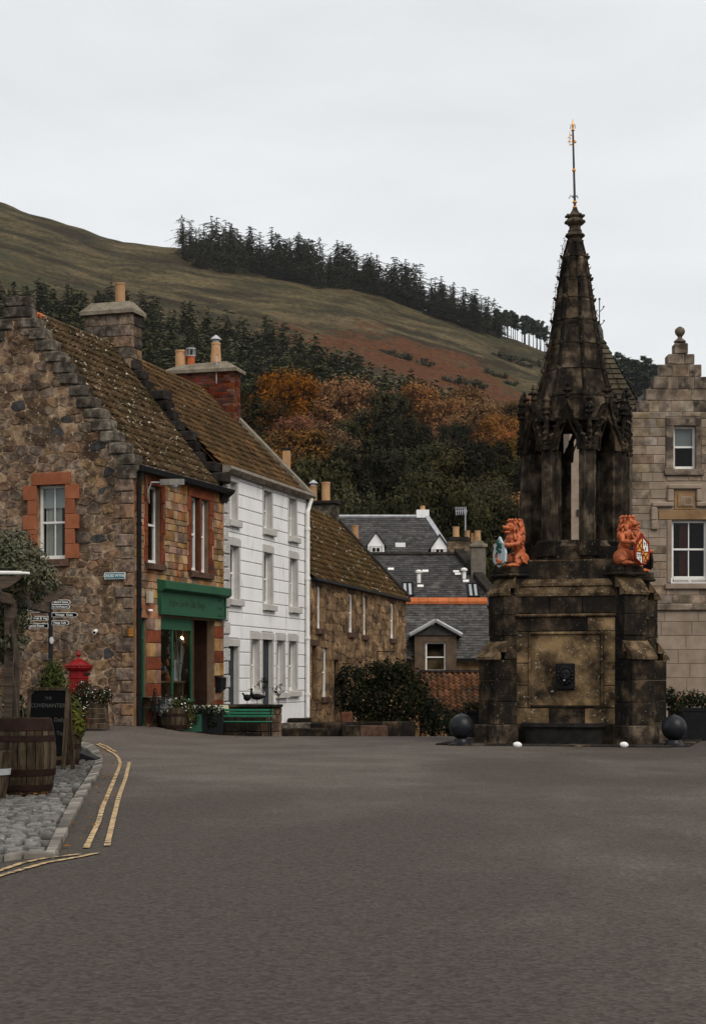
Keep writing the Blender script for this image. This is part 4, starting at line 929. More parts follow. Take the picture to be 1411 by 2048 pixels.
# front wall openings (pixels measured on the street front)
o1 = WF.rect(293.5, 319.5, 972, 1127); o2 = WF.rect(380.5, 398.2, 995, 1141); o3 = WF.rect(400.5, 416.5, 1001, 1146)
sw = WF.rect(320, 388, 1236, 1404); dr = WF.rect(388, 428, 1236, 1440); gd = WF.rect(272.5, 292, 1236, 1452)
zfas0, zfas1 = WF.Z(1228, WF.S(310)), WF.Z(1160, WF.S(310))
gd = (gd[0], gd[1], 0.1, gd[3]); dr = (sw[1], dr[1], 0.05, sw[3])
fop = [o1, o2, o3, (gd[0], gd[1], -0.5, gd[3]), (sw[0], sw[1], -0.5, sw[3]), (dr[0], dr[1], -0.5, dr[3])]
wall_sheet(WF, 0, LF, -0.5, EZ, [o1, o2, o3], 0.2, M_JOINT, 'front_wall') if False else None
wall_sheet(WF, 0, LF, -0.6, EZ, fop, 0.22, M_JOINT, 'front_wall')
def around(o, l, r, b, t): return (o[0]-l, o[1]+r, o[2]-b, o[3]+t)
zt = sw[3]
zs = [zt]
while zs[-1] < EZ - 0.05: zs.append(min(EZ, zs[-1] + rng.choice((0.13, 0.17, 0.2, 0.22, 0.25))))
coursed(WF, 0.03, LF, zs, [around(o1, .20, .24, .16, .20), around((o2[0], o3[1], o3[2], o2[3]), .22, .3, .16, .24), (sw[0]-.15, LF+.1, zt-.1, zfas1-0.12)], (0.16, 0.42), 0.012, M_ASHLAR, 'ashlar_stone', house, depth=0.018, ch=0.012, jit=0.006, dj=0.02, cap=260)
# red surrounds above
def surround(o, l, r, top, m_=M_REDD):
    block(WF, o[0]-l*.8, o[1]+r*.9, o[3], o[3]+top, 0.04, m_, 'lintel', house, .01)
    n = 5; h_ = (o[3]-o[2])/n
    for k in range(n):
        for sd_ in (0, 1):
            e = (1.0 if k % 2 == 0 else 0.6)
            a, b = (o[0]-l*e, o[0]) if sd_ == 0 else (o[1], o[1]+r*e)
            block(WF, a+.003, b-.003, o[2]+k*h_, o[2]+(k+1)*h_-.008, 0.04, m_, 'jamb_stone', house, .008)
            if e < 1:
                a, b = (o[0]-l, o[0]-l*e) if sd_ == 0 else (o[1]+r*e, o[1]+r)
                block(WF, a+.006, b-.006, o[2]+k*h_, o[2]+(k+1)*h_-.012, 0.02, M_ASHLAR, 'ashlar_stone', house, .01)
    block(WF, o[0]-.1, o[1]+.14, o[2]-.16, o[2]-.01, 0.12, M_SILL, 'sill', house, .015)
surround(o1, .20, .24, .2); o23 = (o2[0], o3[1], o3[2], o2[3]); surround(o23, .22, .3, .24)
mb = MB(); WF.box(mb, o2[1], o3[0], -0.2, 0.03, o23[2], o23[3]); mb.build('mullion', M_REDD, house)
sash(WF, *o1, 0.12, fw=0.055, bars=(0, 0), room=.5); sash(WF, *o2, 0.12, fw=0.05, bars=(0, 0), room=.5); sash(WF, *o3, 0.12, fw=0.05, bars=(0, 0), room=.5)
# ground floor: banded piers
def pier(t0, t1, z0, z1, first):
    z = z0; k = first
    while z < z1 - .05:
        h_ = min(0.30 if k % 2 else 0.34, z1 - z); m_ = M_REDD if k % 2 else M_ASHLAR
        if k % 2 or t1 - t0 < .35: block(WF, t0, t1, z, z+h_-.01, .03, m_, 'pier_stone', house, .012)
        else:
            mm = t0 + (t1-t0)*.6; block(WF, t0, mm-.005, z, z+h_-.01, .03, m_, 'pier_stone', house, .012); block(WF, mm+.005, t1, z, z+h_-.01, .03, m_, 'pier_stone', house, .012)
        z += h_; k += 1
pier(gd[1]+.01, sw[0]-.005, 0.0, zt, 0); pier(dr[1]+.005, LF-.01, -0.1, zt, 1); block(WF, 0.02, gd[0]-.005, 0, zt, .03, M_ASHLAR, 'pier_stone', house)
block(WF, 0.02, sw[0]-0.005, gd[3], gd[3]+.34, .035, M_ASHLAR, 'door_lintel', house)
# green door at the corner
mb = MB(); WF.box(mb, gd[0], gd[1], -.2, -.14, gd[2], gd[3]-.45); d_ = mb.build('side_door', M_GREEND, house)
mb = MB(); WF.box(mb, gd[0], gd[0]+.06, -.13, -.06, gd[2], gd[3]); WF.box(mb, gd[1]-.06, gd[1], -.13, -.06, gd[2], gd[3]); WF.box(mb, gd[0]+.06, gd[1]-.06, -.13, -.04, gd[3]-.5, gd[3]-.4); mb.build('door_frame', M_GREEN, d_)
for z0, z1 in ((gd[2]+.15, gd[2]+.85), (gd[2]+.98, gd[3]-.6)):
    mb = MB(); WF.box(mb, gd[0]+.14, gd[1]-.14, -.14, -.12, z0, z1); mb.build('door_panel', M_GREEN, d_)
mb = MB(); mb.quad(WF.P(gd[0]+.06, -.12, gd[3]-.4), WF.P(gd[1]-.06, -.12, gd[3]-.4), WF.P(gd[1]-.06, -.12, gd[3]), WF.P(gd[0]+.06, -.12, gd[3])); mb.build('fanlight_pane', M_GLASS, d_)
mb = MB(); WF.box(mb, gd[0], gd[1], -.9, -.85, gd[2], gd[3]); mb.build('hallway', M_DARK, d_)
# shop front
sf = MB(); tA, tB = sw[0]-.2, LF-.06; WF.box(sf, tA, tB, .02, .10, zfas0, zfas1-.26); fas = sf.build('fascia_board', M_GREEN, house)
mb = MB(); WF.box(mb, tA, tA+.05, .102, .125, zfas0, zfas1-.26); WF.box(mb, tA+.05, tB, .102, .125, zfas0, zfas0+.05); WF.box(mb, tB-.05, tB, .102, .125, zfas0+.05, zfas1-.26); mb.build('fascia_moulding', M_GREEN, fas)
mb = MB(); mb.prism([(.0, zfas1-.26), (.15, zfas1-.26), (.25, zfas1-.2), (.25, zfas1-.02), (.21, zfas1), (.0, zfas1+.03)], lambda p, d: WF.P(d, p[0], p[1]), tA-.03, LF+.0); mb.build('shop_cornice', M_GREEN, house)
zc = (zfas0+zfas1-.26)/2; text_part('Fayre Earth Gift Shop', .25, M_FADED, fas, wall_M(WF, tA+1.6, .104, zc+.02), ext=.001)
for k, s_ in enumerate(('Gifts', 'Cards', 'Toys')): text_part(s_, .12, M_FADED, fas, wall_M(WF, LF-.45, .104, zc+.2-.2*k), ext=.001)
fr = MB(); zs0 = sw[2]
WF.box(fr, sw[0], sw[1], -.14, -.04, -.3, zs0); WF.box(fr, sw[0], sw[1], -.12, 0.02, zs0, zs0+.07)
ztr = WF.Z(1254, WF.S(335)); WF.box(fr, sw[0], sw[1], -.1, -.03, ztr-.06, ztr+.02); WF.box(fr, sw[0], sw[1], -.10, -.05, ztr+.02, sw[3])
for u in (320.8, 348, 386):
    t = WF.S(u); WF.box(fr, t-.03, t+.03, -.08, -.035, zs0+.07, ztr-.06)
shopw = fr.build('shop_window', M_GREEN, house)
for u0, u1 in ((321, 348), (348, 386)):
    mb = MB(); a, b = WF.S(u0)+.03, WF.S(u1)-.03; mb.quad(WF.P(a, -.07, zs0+.07), WF.P(b, -.07, zs0+.07), WF.P(b, -.07, ztr-.06), WF.P(a, -.07, ztr-.06)); mb.build('pane', M_GLASS, shopw)
rm = MB(); t0, t1 = sw[0]-.05, sw[1]-.03; D = -2.4
rm.quad(WF.P(t0, D, -.1), WF.P(t1, D, -.1), WF.P(t1, D, 2.9), WF.P(t0, D, 2.9)); rm.quad(WF.P(t0, D, -.1), WF.P(t0, -.145, -.1), WF.P(t0, -.145, 2.9), WF.P(t0, D, 2.9)); rm.quad(WF.P(t0, D, 2.9), WF.P(t1, D, 2.9), WF.P(t1, -.145, 2.9), WF.P(t0, -.145, 2.9)); rm.quad(WF.P(t0, D, .05), WF.P(t1, D, .05), WF.P(t1, -.145, .05), WF.P(t0, -.145, .05)); rm.quad(WF.P(t1, D, -.1), WF.P(t1, -.145, -.1), WF.P(t1, -.145, 2.9), WF.P(t1, D, 2.9))
M_SHOPIN = mat('shop_interior', [(0.03,0.024,0.02), (0.05,0.04,0.032)], rough=.9); rm.build('shop_interior', M_SHOPIN, shopw)
# recessed doorway with dark timber door
mb = MB(); WF.box(mb, dr[0]+.02, dr[1], -1.05, -1.0, .02, 2.35); sdoor = mb.build('shop_door', mat('shop_door_wood', [(0.035,0.014,0.009), (0.06,0.024,0.014)], rough=.6), house)
for z0, z1 in ((.3, 1.0), (1.15, 2.1)):
    mb = MB(); WF.box(mb, dr[0]+.15, dr[1]-.12, -1.0, -.985, z0, z1); mb.build('door_panel', M_REDD, sdoor)
mb = MB()
for (a, b) in ((dr[0], dr[0]), (dr[1], dr[1])): mb.quad(WF.P(a, -1.05, -.1), WF.P(a, -.2, -.1), WF.P(a, -.2, zt), WF.P(a, -1.05, zt))
mb.quad(WF.P(dr[0], -1.06, 2.35), WF.P(dr[1], -1.06, 2.35), WF.P(dr[1], -1.06, zt), WF.P(dr[0], -1.06, zt)); mb.quad(WF.P(dr[0], -1.05, zt), WF.P(dr[1], -1.05, zt), WF.P(dr[1], -.2, zt), WF.P(dr[0], -.2, zt)); mb.build('porch_lining', mat('porch_shaded_stone', [(.022,.011,.008), (.045,.02,.013)], scale=3, rough=.9), house)  # shade of the recess is put into the lining's dark colour
# eaves gutter, downpipe, roof
mb = MB(); mb.prism([(.05, EZ-.12), (.24, EZ-.12), (.27, EZ), (.24, EZ+.02), (.05, EZ+.02)], lambda p, d: WF.P(d, p[0], p[1]), -.05, LF-.1); mb.build('gutter', M_BLACK, house)
mb = MB(); mb.tube([WF.P(.03, .16, EZ-.1), WF.P(.05, .11, EZ-.35), WF.P(.06, .11, 3.0), WF.P(.06, .11, .05)], .055, 8)
for zz in (1.0, 3.0, 5.0): mb.lathe([(.07, 0), (.07, .07)], 8, WF.P(.06, .11, zz))
mb.build('downpipe', M_BLACK, house)
sl = Vector((0, GA, RZ-EZ)); H = (sl.length + .22); up = sl.normalized(); E0 = Vector((0.35, 0, EZ)) - up*0.2
rf = MB(); rf.quad((0, 0, EZ-.02), (LF, 0, EZ-.02), (LF, GA, RZ-.02), (0, GA, RZ-.02)); rf.quad((0, GB, EZ), (LF, GB, EZ), (LF, GA, RZ-.02), (0, GA, RZ-.02)); roof = rf.build('roof', M_PAN, house)
pantiles(roof, E0, (1,0,0), up, LF-.6, H-.02, M_PAN, tw=.235, thh=.27)
mb = MB(); i = 0
while i*.4 < LF-.7:
    rt = MB(); rt.tube([(.4+i*.4, GA, RZ+.03), (.4+i*.4+.39, GA, RZ+.05)], [.12, .11], 8); rt.build('ridge_tile', M_PAN if i > 1 else M_POTR, roof); i += 1
# far gable wall-head with crow steps and chimney
for i in range(NS - 1):
    te = GA*0.965*i/NS; z = EZ + 0.16 + dzs*i
    crow(te-.06, z, .5, dzs - .012, M_CROWD, LF-.36 + rng.uniform(-.03, .03), LF+.14)
mb = MB(); mb.prism([(0, EZ-.3), (0, EZ+.15), (GA, RZ+.1), (GB, EZ+.1), (GB, EZ-.3)], lambda p, d: (d, p[0], p[1]), LF-.3, LF+.12); mb.build('far_gable', M_CROWD, house)
sk = MB(); sk.prism([(-0.06, EZ-0.35), (0.4, EZ-0.35), (0.4, EZ+0.0), (-0.3, EZ+0.0), (-0.27, EZ-0.08), (-0.12, EZ-0.2)], lambda p, d: (d, p[0], p[1]), LF-.3, LF+.14); sk.build('skewputt', M_CROWD, house)
c0, c1 = GA-.62, GA+.78; x0, x1 = LF-.35, LF+.3; zb, ztp = RZ-.9, 11.15
mb = MB(); mb.box(x0+.03, x1-.03, c0+.03, c1-.03, zb, ztp); chim = mb.build('chimney', M_MORTAR, house)
for j in range(6):
    z0 = zb + (ztp-zb)*j/6; z1 = zb + (ztp-zb)*(j+1)/6 - .012; t = c0
    while t < c1 - .05:
        e = min(c1, t + rng.uniform(.3, .55)); e = c1 if c1 - e < .2 else e
        b = MB(); b.bev(x0 + rng.uniform(-.01, .01), x0+.2, t+.006, e-.006, z0, z1, .015); b.build('chimney_stone', M_CROW if rng.random() < .5 else M_RUBBLE, chim); t = e
    b = MB(); b.bev(x0+.21, x1, c0 - rng.uniform(0, .02), c0+.2, z0, z1, .015); b.build('chimney_stone', M_CROW if j % 2 else M_RUBBLE, chim)
mb = MB(); mb.add([(x0-.09, c0-.09, ztp), (x1+.09, c0-.09, ztp), (x1+.09, c1+.09, ztp), (x0-.09, c1+.09, ztp), (x0-.09, c0-.09, ztp+.1), (x1+.09, c0-.09, ztp+.1), (x1+.09, c1+.09, ztp+.1), (x0-.09, c1+.09, ztp+.1), (x0+.16, c0+.14, ztp+.36), (x1-.16, c0+.14, ztp+.36), (x1-.16, c1-.14, ztp+.36), (x0+.16, c1-.14, ztp+.36)],
   [(3,2,1,0),(0,1,5,4),(1,2,6,5),(2,3,7,6),(3,0,4,7),(4,5,9,8),(5,6,10,9),(6,7,11,10),(7,4,8,11),(8,9,10,11)]); mb.build('chimney_cope', M_COPE, chim)
chimney_pot(chim, (LF-.02, GA-.13, ztp+.33), .14, .13, .56, M_POT); chimney_pot(chim, (LF-.02, GA+.42, ztp+.33), .11, .1, .1, M_BLACK)

# ================================================================ white three-storey house
wd_ = Vector((0.2735, 0.9619)); white = thing('white_house', 'white three-storey house with lined stucco and grey rusticated corner stones', 'house', (-3.43, 46.1, 0), math.atan2(wd_.y, wd_.x))
WW = Wall(white); LW = 7.53; WE = 6.86; WR, WM = 10.2, 3.27
wins = [WW.rect(457,471.5,964,1041), WW.rect(526,541.6,983,1059), WW.rect(576.5,590.5,998,1073.5), WW.rect(458,476,1092,1199), WW.rect(526,542.5,1106,1209.6), WW.rect(578,592.5,1118,1215), WW.rect(501,516.5,1279,1382), WW.rect(552,567,1281.7,1385), WW.rect(576,591.6,1283,1382)]
doors = [WW.rect(454,474,1293,1420), WW.rect(523.6,543.4,1280,1425)]
tops = [w_[3] for w_ in wins[:3]]
wop = wins + doors
wall_sheet(WW, 0, LW, -1.0, WE, wop, .32, M_GROOVE, 'wall')
g0 = WW.Z(1408, WW.S(520)); zs = [g0 - .55, g0 - .02]; 
zl = WW.Z(1063, WW.S(456)); stp = .347
n_ = int(round((zl - g0)/stp)); st_ = (zl - g0)/n_; zs = [g0 - .6, g0 - .0] + [g0 + st_*(i+1) for i in range(n_)]
while zs[-1] < WE - .1: zs.append(min(WE - .02, zs[-1] + st_))
wsur = [around(w_, .09, .11, .17, .2) for w_ in wins] + [around(w_, .08, .1, 0, .22) for w_ in doors]
coursed(WW, .42, LW-.24, zs, wsur, (1.0, 2.6), .024, M_WHITE, 'stucco_block', white, depth=.022, ch=.01)
for i, w_ in enumerate(wins + doors):
    s_ = .09; mb = MB()
    WW.box(mb, w_[0]-.09, w_[0], -.01, .03, w_[2], w_[3]); WW.box(mb, w_[1], w_[1]+.11, -.01, .03, w_[2], w_[3]); sr = mb.build('window_surround' if i < 9 else 'door_surround', M_GREYST, white)
    block(WW, w_[0]-.1, w_[1]+.13, w_[3], w_[3]+.2, .045, M_GREYST, 'lintel', white, .012)
    if i < 9:
        block(WW, w_[0]-.12, w_[1]+.2, w_[2]-.17, w_[2]-.004, .13, M_GREYST, 'sill', white, .012)
        sash(WW, *w_, .13, fw=.07, bars=(0, 0), room=.5)
    else:
        mb = MB(); WW.box(mb, w_[0], w_[1], -.16, -.10, w_[2]-.3, w_[3]); dd = mb.build('door', mat('grey_door_%d' % i, [(.028,.034,.040), (.04,.048,.056)], rough=.5), white)
        for z0, z1 in ((w_[2]+.1, w_[2]+.75), (w_[2]+.85, w_[3]-.2)):
            m2 = MB(); WW.box(m2, w_[0]+.1, w_[1]-.1, -.10, -.085, z0, z1); m2.build('door_panel', MATS['grey_door_%d' % i], dd)
z = g0 - .6; k = 0
while z < WE - .1:
    h_ = st_; e = min(WE-.03, z+h_)
    block(WW, .0, .44 if k % 2 else .32, z, e-.03, .06, M_QUOIN, 'quoin', white, .02); block(WW, LW-(.30 if k % 2 else .2), LW, z, e-.03, .06, M_QUOIN, 'quoin', white, .02); z = e; k += 1
mb = MB(); mb.prism([(.0, WE-.02), (.16, WE-.02), (.26, WE+.08), (.24, WE+.16), (0, WE+.16)], lambda p, d: WW.P(d, p[0], p[1]), -.02, LW+.05); mb.build('gutter', mat('grey_gutter', [(.16,.135,.11), (.24,.205,.17)], rough=.7), white)
tdp = WW.S(607.5); mb = MB(); mb.tube([WW.P(tdp+.15, .2, WE), WW.P(tdp, .12, WE-.4), WW.P(tdp, .12, 3), WW.P(tdp, .12, g0-.45)], .065, 8)
for zz in (.9, 2.6, 4.4, 5.9): mb.lathe([(.085, 0), (.085, .08)], 8, WW.P(tdp, .12, zz))
mb.build('downpipe', M_WPAINT, white)
sl = Vector((0, WM, WR-WE)); up = sl.normalized(); H = sl.length + .15
rf = MB(); rf.quad((0, 0, WE+.05), (LW, 0, WE+.05), (LW, WM, WR), (0, WM, WR)); rf.quad((0, 2*WM, WE), (LW, 2*WM, WE), (LW, WM, WR), (0, WM, WR)); wroof = rf.build('roof', M_PAN2, white)
pantiles(wroof, Vector((0, 0, WE+.08)) - up*.18, (1,0,0), up, LW-.12, H, M_PAN2, tw=.245, thh=.29, seed=9)
for i in range(18):
    rt = MB(); rt.tube([(.05+i*.4, WM, WR+.06), (.44+i*.4, WM, WR+.08)], [.12, .11], 8); rt.build('ridge_tile', M_PAN2, wroof)
mb = MB(); mb.prism([(-.1, WE-.1), (2*WM, WE-.1), (WM, WR+.22)], lambda p, d: (d, p[0], p[1]), LW-.16, LW+.16); mb.build('far_gable', M_CROWD, white)
mb = MB(); mb.prism([(-.16, WE+.02), (-.16, WE+.2), (WM, WR+.34), (WM, WR+.16)], lambda p, d: (d, p[0], p[1]), LW-.22, LW+.2); mb.build('skew_cope', M_COPE, white)
# walls that close the house at the back and ends
mb = MB(); mb.box(.0, LW, .85, 2*WM, -1, WE-.02); mb.build('rear_wall', M_GREYST, white)
# red brick chimney stack
bx0, bx1, by0, by1, bz0, bz1 = 6.9, 7.5, 2.17, 4.33, 8.6, 10.78
mb = MB(); mb.box(bx0+.015, bx1-.015, by0+.015, by1-.015, bz0, bz1); bch = mb.build('brick_chimney', M_BMORT, white)
rows = 25; rh = (bz1-bz0)/rows
def brick(x0, x1, y0, y1, z0, z1):
    b = MB(); b.bev(x0, x1, y0, y1, z0, z1, .006); b.build('brick', M_BRICK, bch)
for j in range(rows):
    z0 = bz0 + j*rh; z1 = z0 + rh - .011; t = by0 - (.11 if j % 2 else 0)
    while t < by1 - .02:
        a, b = max(t, by0), min(t + .222, by1)
        if b - a > .04: brick(bx0 - .004, bx0 + .1, a + .005, b - .005, z0, z1)
        t += .222
    t = bx0 + .105 + (0 if j % 2 else -.04)
    while t < bx1 - .02:
        a, b = max(t, bx0 + .106), min(t + .222, bx1)
        if b - a > .04: brick(a + .005, b - .005, by0 - .004, by0 + .1, z0, z1)
        t += .222
mb = MB(); mb.add([(bx0-.12, by0-.13, bz1), (bx1+.12, by0-.13, bz1), (bx1+.12, by1+.13, bz1), (bx0-.12, by1+.13, bz1), (bx0-.12, by0-.13, bz1+.1), (bx1+.12, by0-.13, bz1+.1), (bx1+.12, by1+.13, bz1+.1), (bx0-.12, by1+.13, bz1+.1), (bx0+.16, by0+.3, bz1+.36), (bx1-.16, by0+.3, bz1+.36), (bx1-.16, by1-.3, bz1+.3), (bx0+.16, by1-.3, bz1+.3)],
   [(3,2,1,0),(0,1,5,4),(1,2,6,5),(2,3,7,6),(3,0,4,7),(4,5,9,8),(5,6,10,9),(6,7,11,10),(7,4,8,11),(8,9,10,11)]); mb.build('chimney_cope', M_COPE, bch)
chimney_pot(bch, (7.2, 4.02, bz1+.2), .17, .16, .58, M_POT); chimney_pot(bch, (7.2, 3.68, bz1+.22), .13, .12, .36, M_POTR, cap_='cage'); chimney_pot(bch, (7.2, 2.86, bz1+.3), .17, .135, .66, M_POT, cap_='cone')
mb = MB(); mb.tube([(6.87, 2.72, bz1-.35), (6.87, 2.72, bz1+.5)], .018, 5); mb.tube([(6.86, 2.72, bz1+.1), (6.86, 2.5, bz1+.08)], .014, 4); mb.tube([(6.86, 2.8, bz1+.2), (6.86, 2.6, bz1+.2)], .012, 4); mb.build('aerial', M_LEAD, bch)

# ================================================================ brown stone row house
rd = Vector((0.222, 0.975)); rowh = thing('row_house', 'two-storey brown stone house under a lichen-streaked pantile roof', 'house', (-1.30, 53.3, 0), math.atan2(rd.y, rd.x))
WR_ = Wall(rowh); LR = 15.1; RE = 4.5; RRZ, RM = 7.6, 2.86
rwin = [WR_.rect(632.5,641,1172,1257), WR_.rect(696,705,1187,1265), WR_.rect(724.5,732,1193,1270), WR_.rect(779,787,1206,1277), WR_.rect(642.5,653,1296,1394)]
rdo = [WR_.rect(622,632,1292,1400), WR_.rect(666,676,1320,1420)]
wall_sheet(WR_, 0, LR, -1.6, RE, rwin + rdo, .25, M_RUB3, 'wall')
rsur = [around(o, .18, .3, .2, .2) for o in rwin] + [around(o, .18, .3, 0, .2) for o in rdo]
rubble(WR_, [(0.02,-.9),(LR,-.9),(LR,RE),(0.02,RE)], .85, .21, [around(o, .1, .2, .1, .1) for o in rwin + rdo], M_RUB3, 'rubble_stone', rowh, gap=.008, depth=(.006, .03), seed=11, single=False, drop=.2)
for i, o in enumerate(rwin + rdo):
    block(WR_, o[0]-.18, o[1]+.3, o[3], o[3]+.2, .035, M_SILL if i % 2 else M_RUB3, 'lintel', rowh)
    for k in range(4):
        h_ = (o[3]-o[2])/4
        block(WR_, o[0]-(.3 if k % 2 else .18), o[0]-.003, o[2]+k*h_, o[2]+(k+1)*h_-.012, .035, M_RUB3, 'jamb_stone', rowh); block(WR_, o[1]+.003, o[1]+(.4 if k % 2 else .25), o[2]+k*h_, o[2]+(k+1)*h_-.012, .035, M_RUB3, 'jamb_stone', rowh)
    if i < len(rwin):
        block(WR_, o[0]-.15, o[1]+.2, o[2]-.18, o[2]-.01, .1, M_SILL, 'sill', rowh); sash(WR_, *o, .05, fw=.1, bars=(0, 0), room=.5)
    else:
        mb = MB(); WR_.box(mb, o[0], o[1], -.14, -.1, o[2], o[3]); mb.build('door', M_DARK, rowh)
sl = Vector((0, RM, RRZ-RE)); up = sl.normalized(); H = sl.length + .15
rf = MB(); rf.quad((0, 0, RE), (LR, 0, RE), (LR, RM, RRZ-.02), (0, RM, RRZ-.02)); rf.quad((0, 2*RM, RE), (LR, 2*RM, RE), (LR, RM, RRZ-.02), (0, RM, RRZ-.02)); rroof = rf.build('roof', M_PAN3, rowh)
pantiles(rroof, Vector((0, 0, RE+.02)) - up*.16, (1,0,0), up, LR-.1, H, M_PAN3, tw=.25, thh=.3, seed=19)
mb = MB(); mb.prism([(.02, RE-.1), (.2, RE-.08), (.2, RE), (.02, RE)], lambda p, d: WR_.P(d, p[0], p[1]), 0, LR); mb.build('gutter', M_BLACK, rowh)
mb = MB(); mb.prism([(-.14, RE-.1), (-.14, RE+.16), (RM, RRZ+.3), (RM, RRZ-.1)], lambda p, d: (d, p[0], p[1]), LR-.2, LR+.2); mb.build('skew_cope', M_CROWD, rowh)
mb = MB(); mb.prism([(0, -1.6), (2*RM, -1.6), (2*RM, RE), (RM, RRZ), (0, RE)], lambda p, d: (d, p[0], p[1]), LR-.15, LR+.02); mb.build('gable_wall', M_RUB3, rowh)
for i in range(36):
    rt = MB(); rt.tube([(.05+i*.4, RM, RRZ+.05), (.44+i*.4, RM, RRZ+.07)], [.11, .1], 7); rt.build('ridge_tile', M_PAN3, rroof)
mb = MB(); mb.box(14.35, 15.05, 2.65, 3.8, 6.5, 8.2); rc = mb.build('chimney', M_CROW, rowh)
mb = MB(); mb.bev(14.25, 15.15, 2.55, 3.9, 8.203, 8.34, .02); mb.build('chimney_cope', M_CROWD, rc)
chimney_pot(rc, (14.7, 3.6, 8.34), .15, .14, .62, M_POT, cap_='cone'); chimney_pot(rc, (14.7, 3.1, 8.34), .17, .16, .75, M_POT)
mb = MB(); t_ = WR_.S(752); z_ = WR_.Z(1303, t_); mb.tube([WR_.P(t_, .02, z_), WR_.P(t_, .7, z_)], .015, 4); mb.tube([WR_.P(t_, .02, z_-.55), WR_.P(t_, .65, z_-.02)], .012, 4); mb.tube([WR_.P(t_, .03, z_), WR_.P(t_, .03, z_-.6)], .015, 4); mb.build('sign_bracket', M_BLACK, rowh)
# square orange pot and vent behind the white house's far skew
bk = thing('rear_chimney', 'single square orange chimney stack rising behind the white house roof', 'chimney', (0, 0, 0)); p0 = px(573, 945, 60.0); bk.location = (p0.x, 60, 0)
mb = MB(); mb.box(-.13, .13, -.2, .2, 0, CH+(VH-902)*60/F); mb.build('stack', M_POT, bk); mb = MB(); mb.bev(-.16, .16, -.23, .23, CH+(VH-902)*60/F, CH+(VH-896)*60/F, .02); mb.build('cope', M_CROWD, bk)
# ================================================================ crow-stepped stone hall (beside the fountain)
HY = 48.0
hall = thing('stone_hall', 'pale stone hall with a stepped gable, ball finial and sash windows', 'building', (px(1361, 1400, HY).x, HY, 0))
WH = Wall(hall)
def hs(u): return WH.S(u)
def hzv(v): return CH + (VH - v)*HY/F
uw = (hs(1346), hs(1390), hzv(938), hzv(852)); lw = (hs(1342.5), hs(1414), hzv(1160), hzv(1040))
HL, HR_ = hs(1263), hs(1459); ZE = hzv(824)
M_HJ = mat('hall_joint', [(.24,.19,.145), (.31,.25,.195)], rough=.95)
wall_sheet(WH, HL, HR_, -1.0, ZE, [uw, lw], .17, M_HJ, 'wall')
steps = [(1277,1444,824,801),(1291,1431,801,778),(1306,1416,778,753),(1320,1402,753,728.5),(1335,1388,728.5,707.5),(1348,1375,707.5,685.5)]
mb = MB()
for (a, b, v1, v0) in steps[:-1]: WH.box(mb, hs(a)+.03, hs(b)-.03, -.5, 0, hzv(v1), hzv(v0)-.02)
mb.build('gable_core', M_HJ, hall)
for i, (a, b, v1, v0) in enumerate(steps):
    A, B, z0, z1 = hs(a), hs(b), hzv(v1)+.004, hzv(v0)-.004
    if i < 5:
        wd = rng.uniform(.26, .42) if i < 4 else .3; inner0, inner1 = A+wd, B-wd
        for (x0, x1, nm, mm) in ((A, A+wd-.006, 'crow_step', M_HALLD), (B-wd+.006, B, 'crow_step', M_HALLD)):
            if True:
                q = MB(); q.bev(x0, min(x1, x0+wd), -.018, .5, z0, z1, .018); q.build(nm, mm, hall)
        x = inner0
        while x < inner1 - .02:
            e = x + rng.uniform(.22, .5); e = inner1 if inner1 - e < .16 else e
            block(WH, x, e-.008, z0, z1-.006, .012, M_HALLD if rng.random() < .2+.14*i else M_HALL, 'ashlar_stone', hall, .01, jit=.003); x = e
    else:
        q = MB(); q.bev(A, B, -.02, .42, z0, z1, .02); q.build('finial_block', M_HALLD, hall)
fc = ((hs(1348)+hs(1375))/2, .2, 0)
q = MB(); zt0 = hzv(685.5)-.004+.26
q.lathe([(.15, hzv(683)), (.17, hzv(681)), (.16, hzv(679)), (.07, hzv(674)), (.06, hzv(671)), (.08, hzv(669)), (.125, hzv(665)), (.145, hzv(660)), (.125, hzv(655)), (.07, hzv(652)), (.02, hzv(650))], 14, fc); q.build('ball_finial', M_HALLD, hall, 'auto')
steps_top = hzv(685.5)
# coursed facing
zs = [hzv(1412)]
while zs[-1] < hzv(1222): zs.append(min(hzv(1222), zs[-1] + .385))
coursed(WH, HL, HR_, zs, [], (.55, .95), .012, M_HALLS, 'ashlar_stone', hall, depth=.02, ch=.006)
block(WH, HL-.02, HR_, hzv(1221), hzv(1208), .10, M_HALLD, 'string_course', hall, .02)
zs = [hzv(1207)]
while zs[-1] < ZE - .02: zs.append(min(ZE, zs[-1] + rng.uniform(.19, .27)))
hop = [(hs(1330), hs(1401), hzv(953), hzv(833)), (hs(1332), hs(1425), hzv(1175), hzv(1020)), (hs(1300), hs(1452), hzv(1040), hzv(1000)), (hs(1332), hs(1420), hzv(1000), hzv(962))]
coursed(WH, HL, HR_, zs, hop, (.26, .62), .012, [M_HALL, M_HALLS, M_HALL], 'ashlar_stone', hall, depth=.014, ch=.01, jit=.004, dj=.012, cap=290, stuff_name='ashlar_stone')
def hbox(u0, u1, v0, v1, d0, d1, m_, name, c=.012):
    q = MB(); q.bev(hs(u0), hs(u1), -d1, -d0, hzv(v1), hzv(v0), c); return q.build(name, m_, hall)
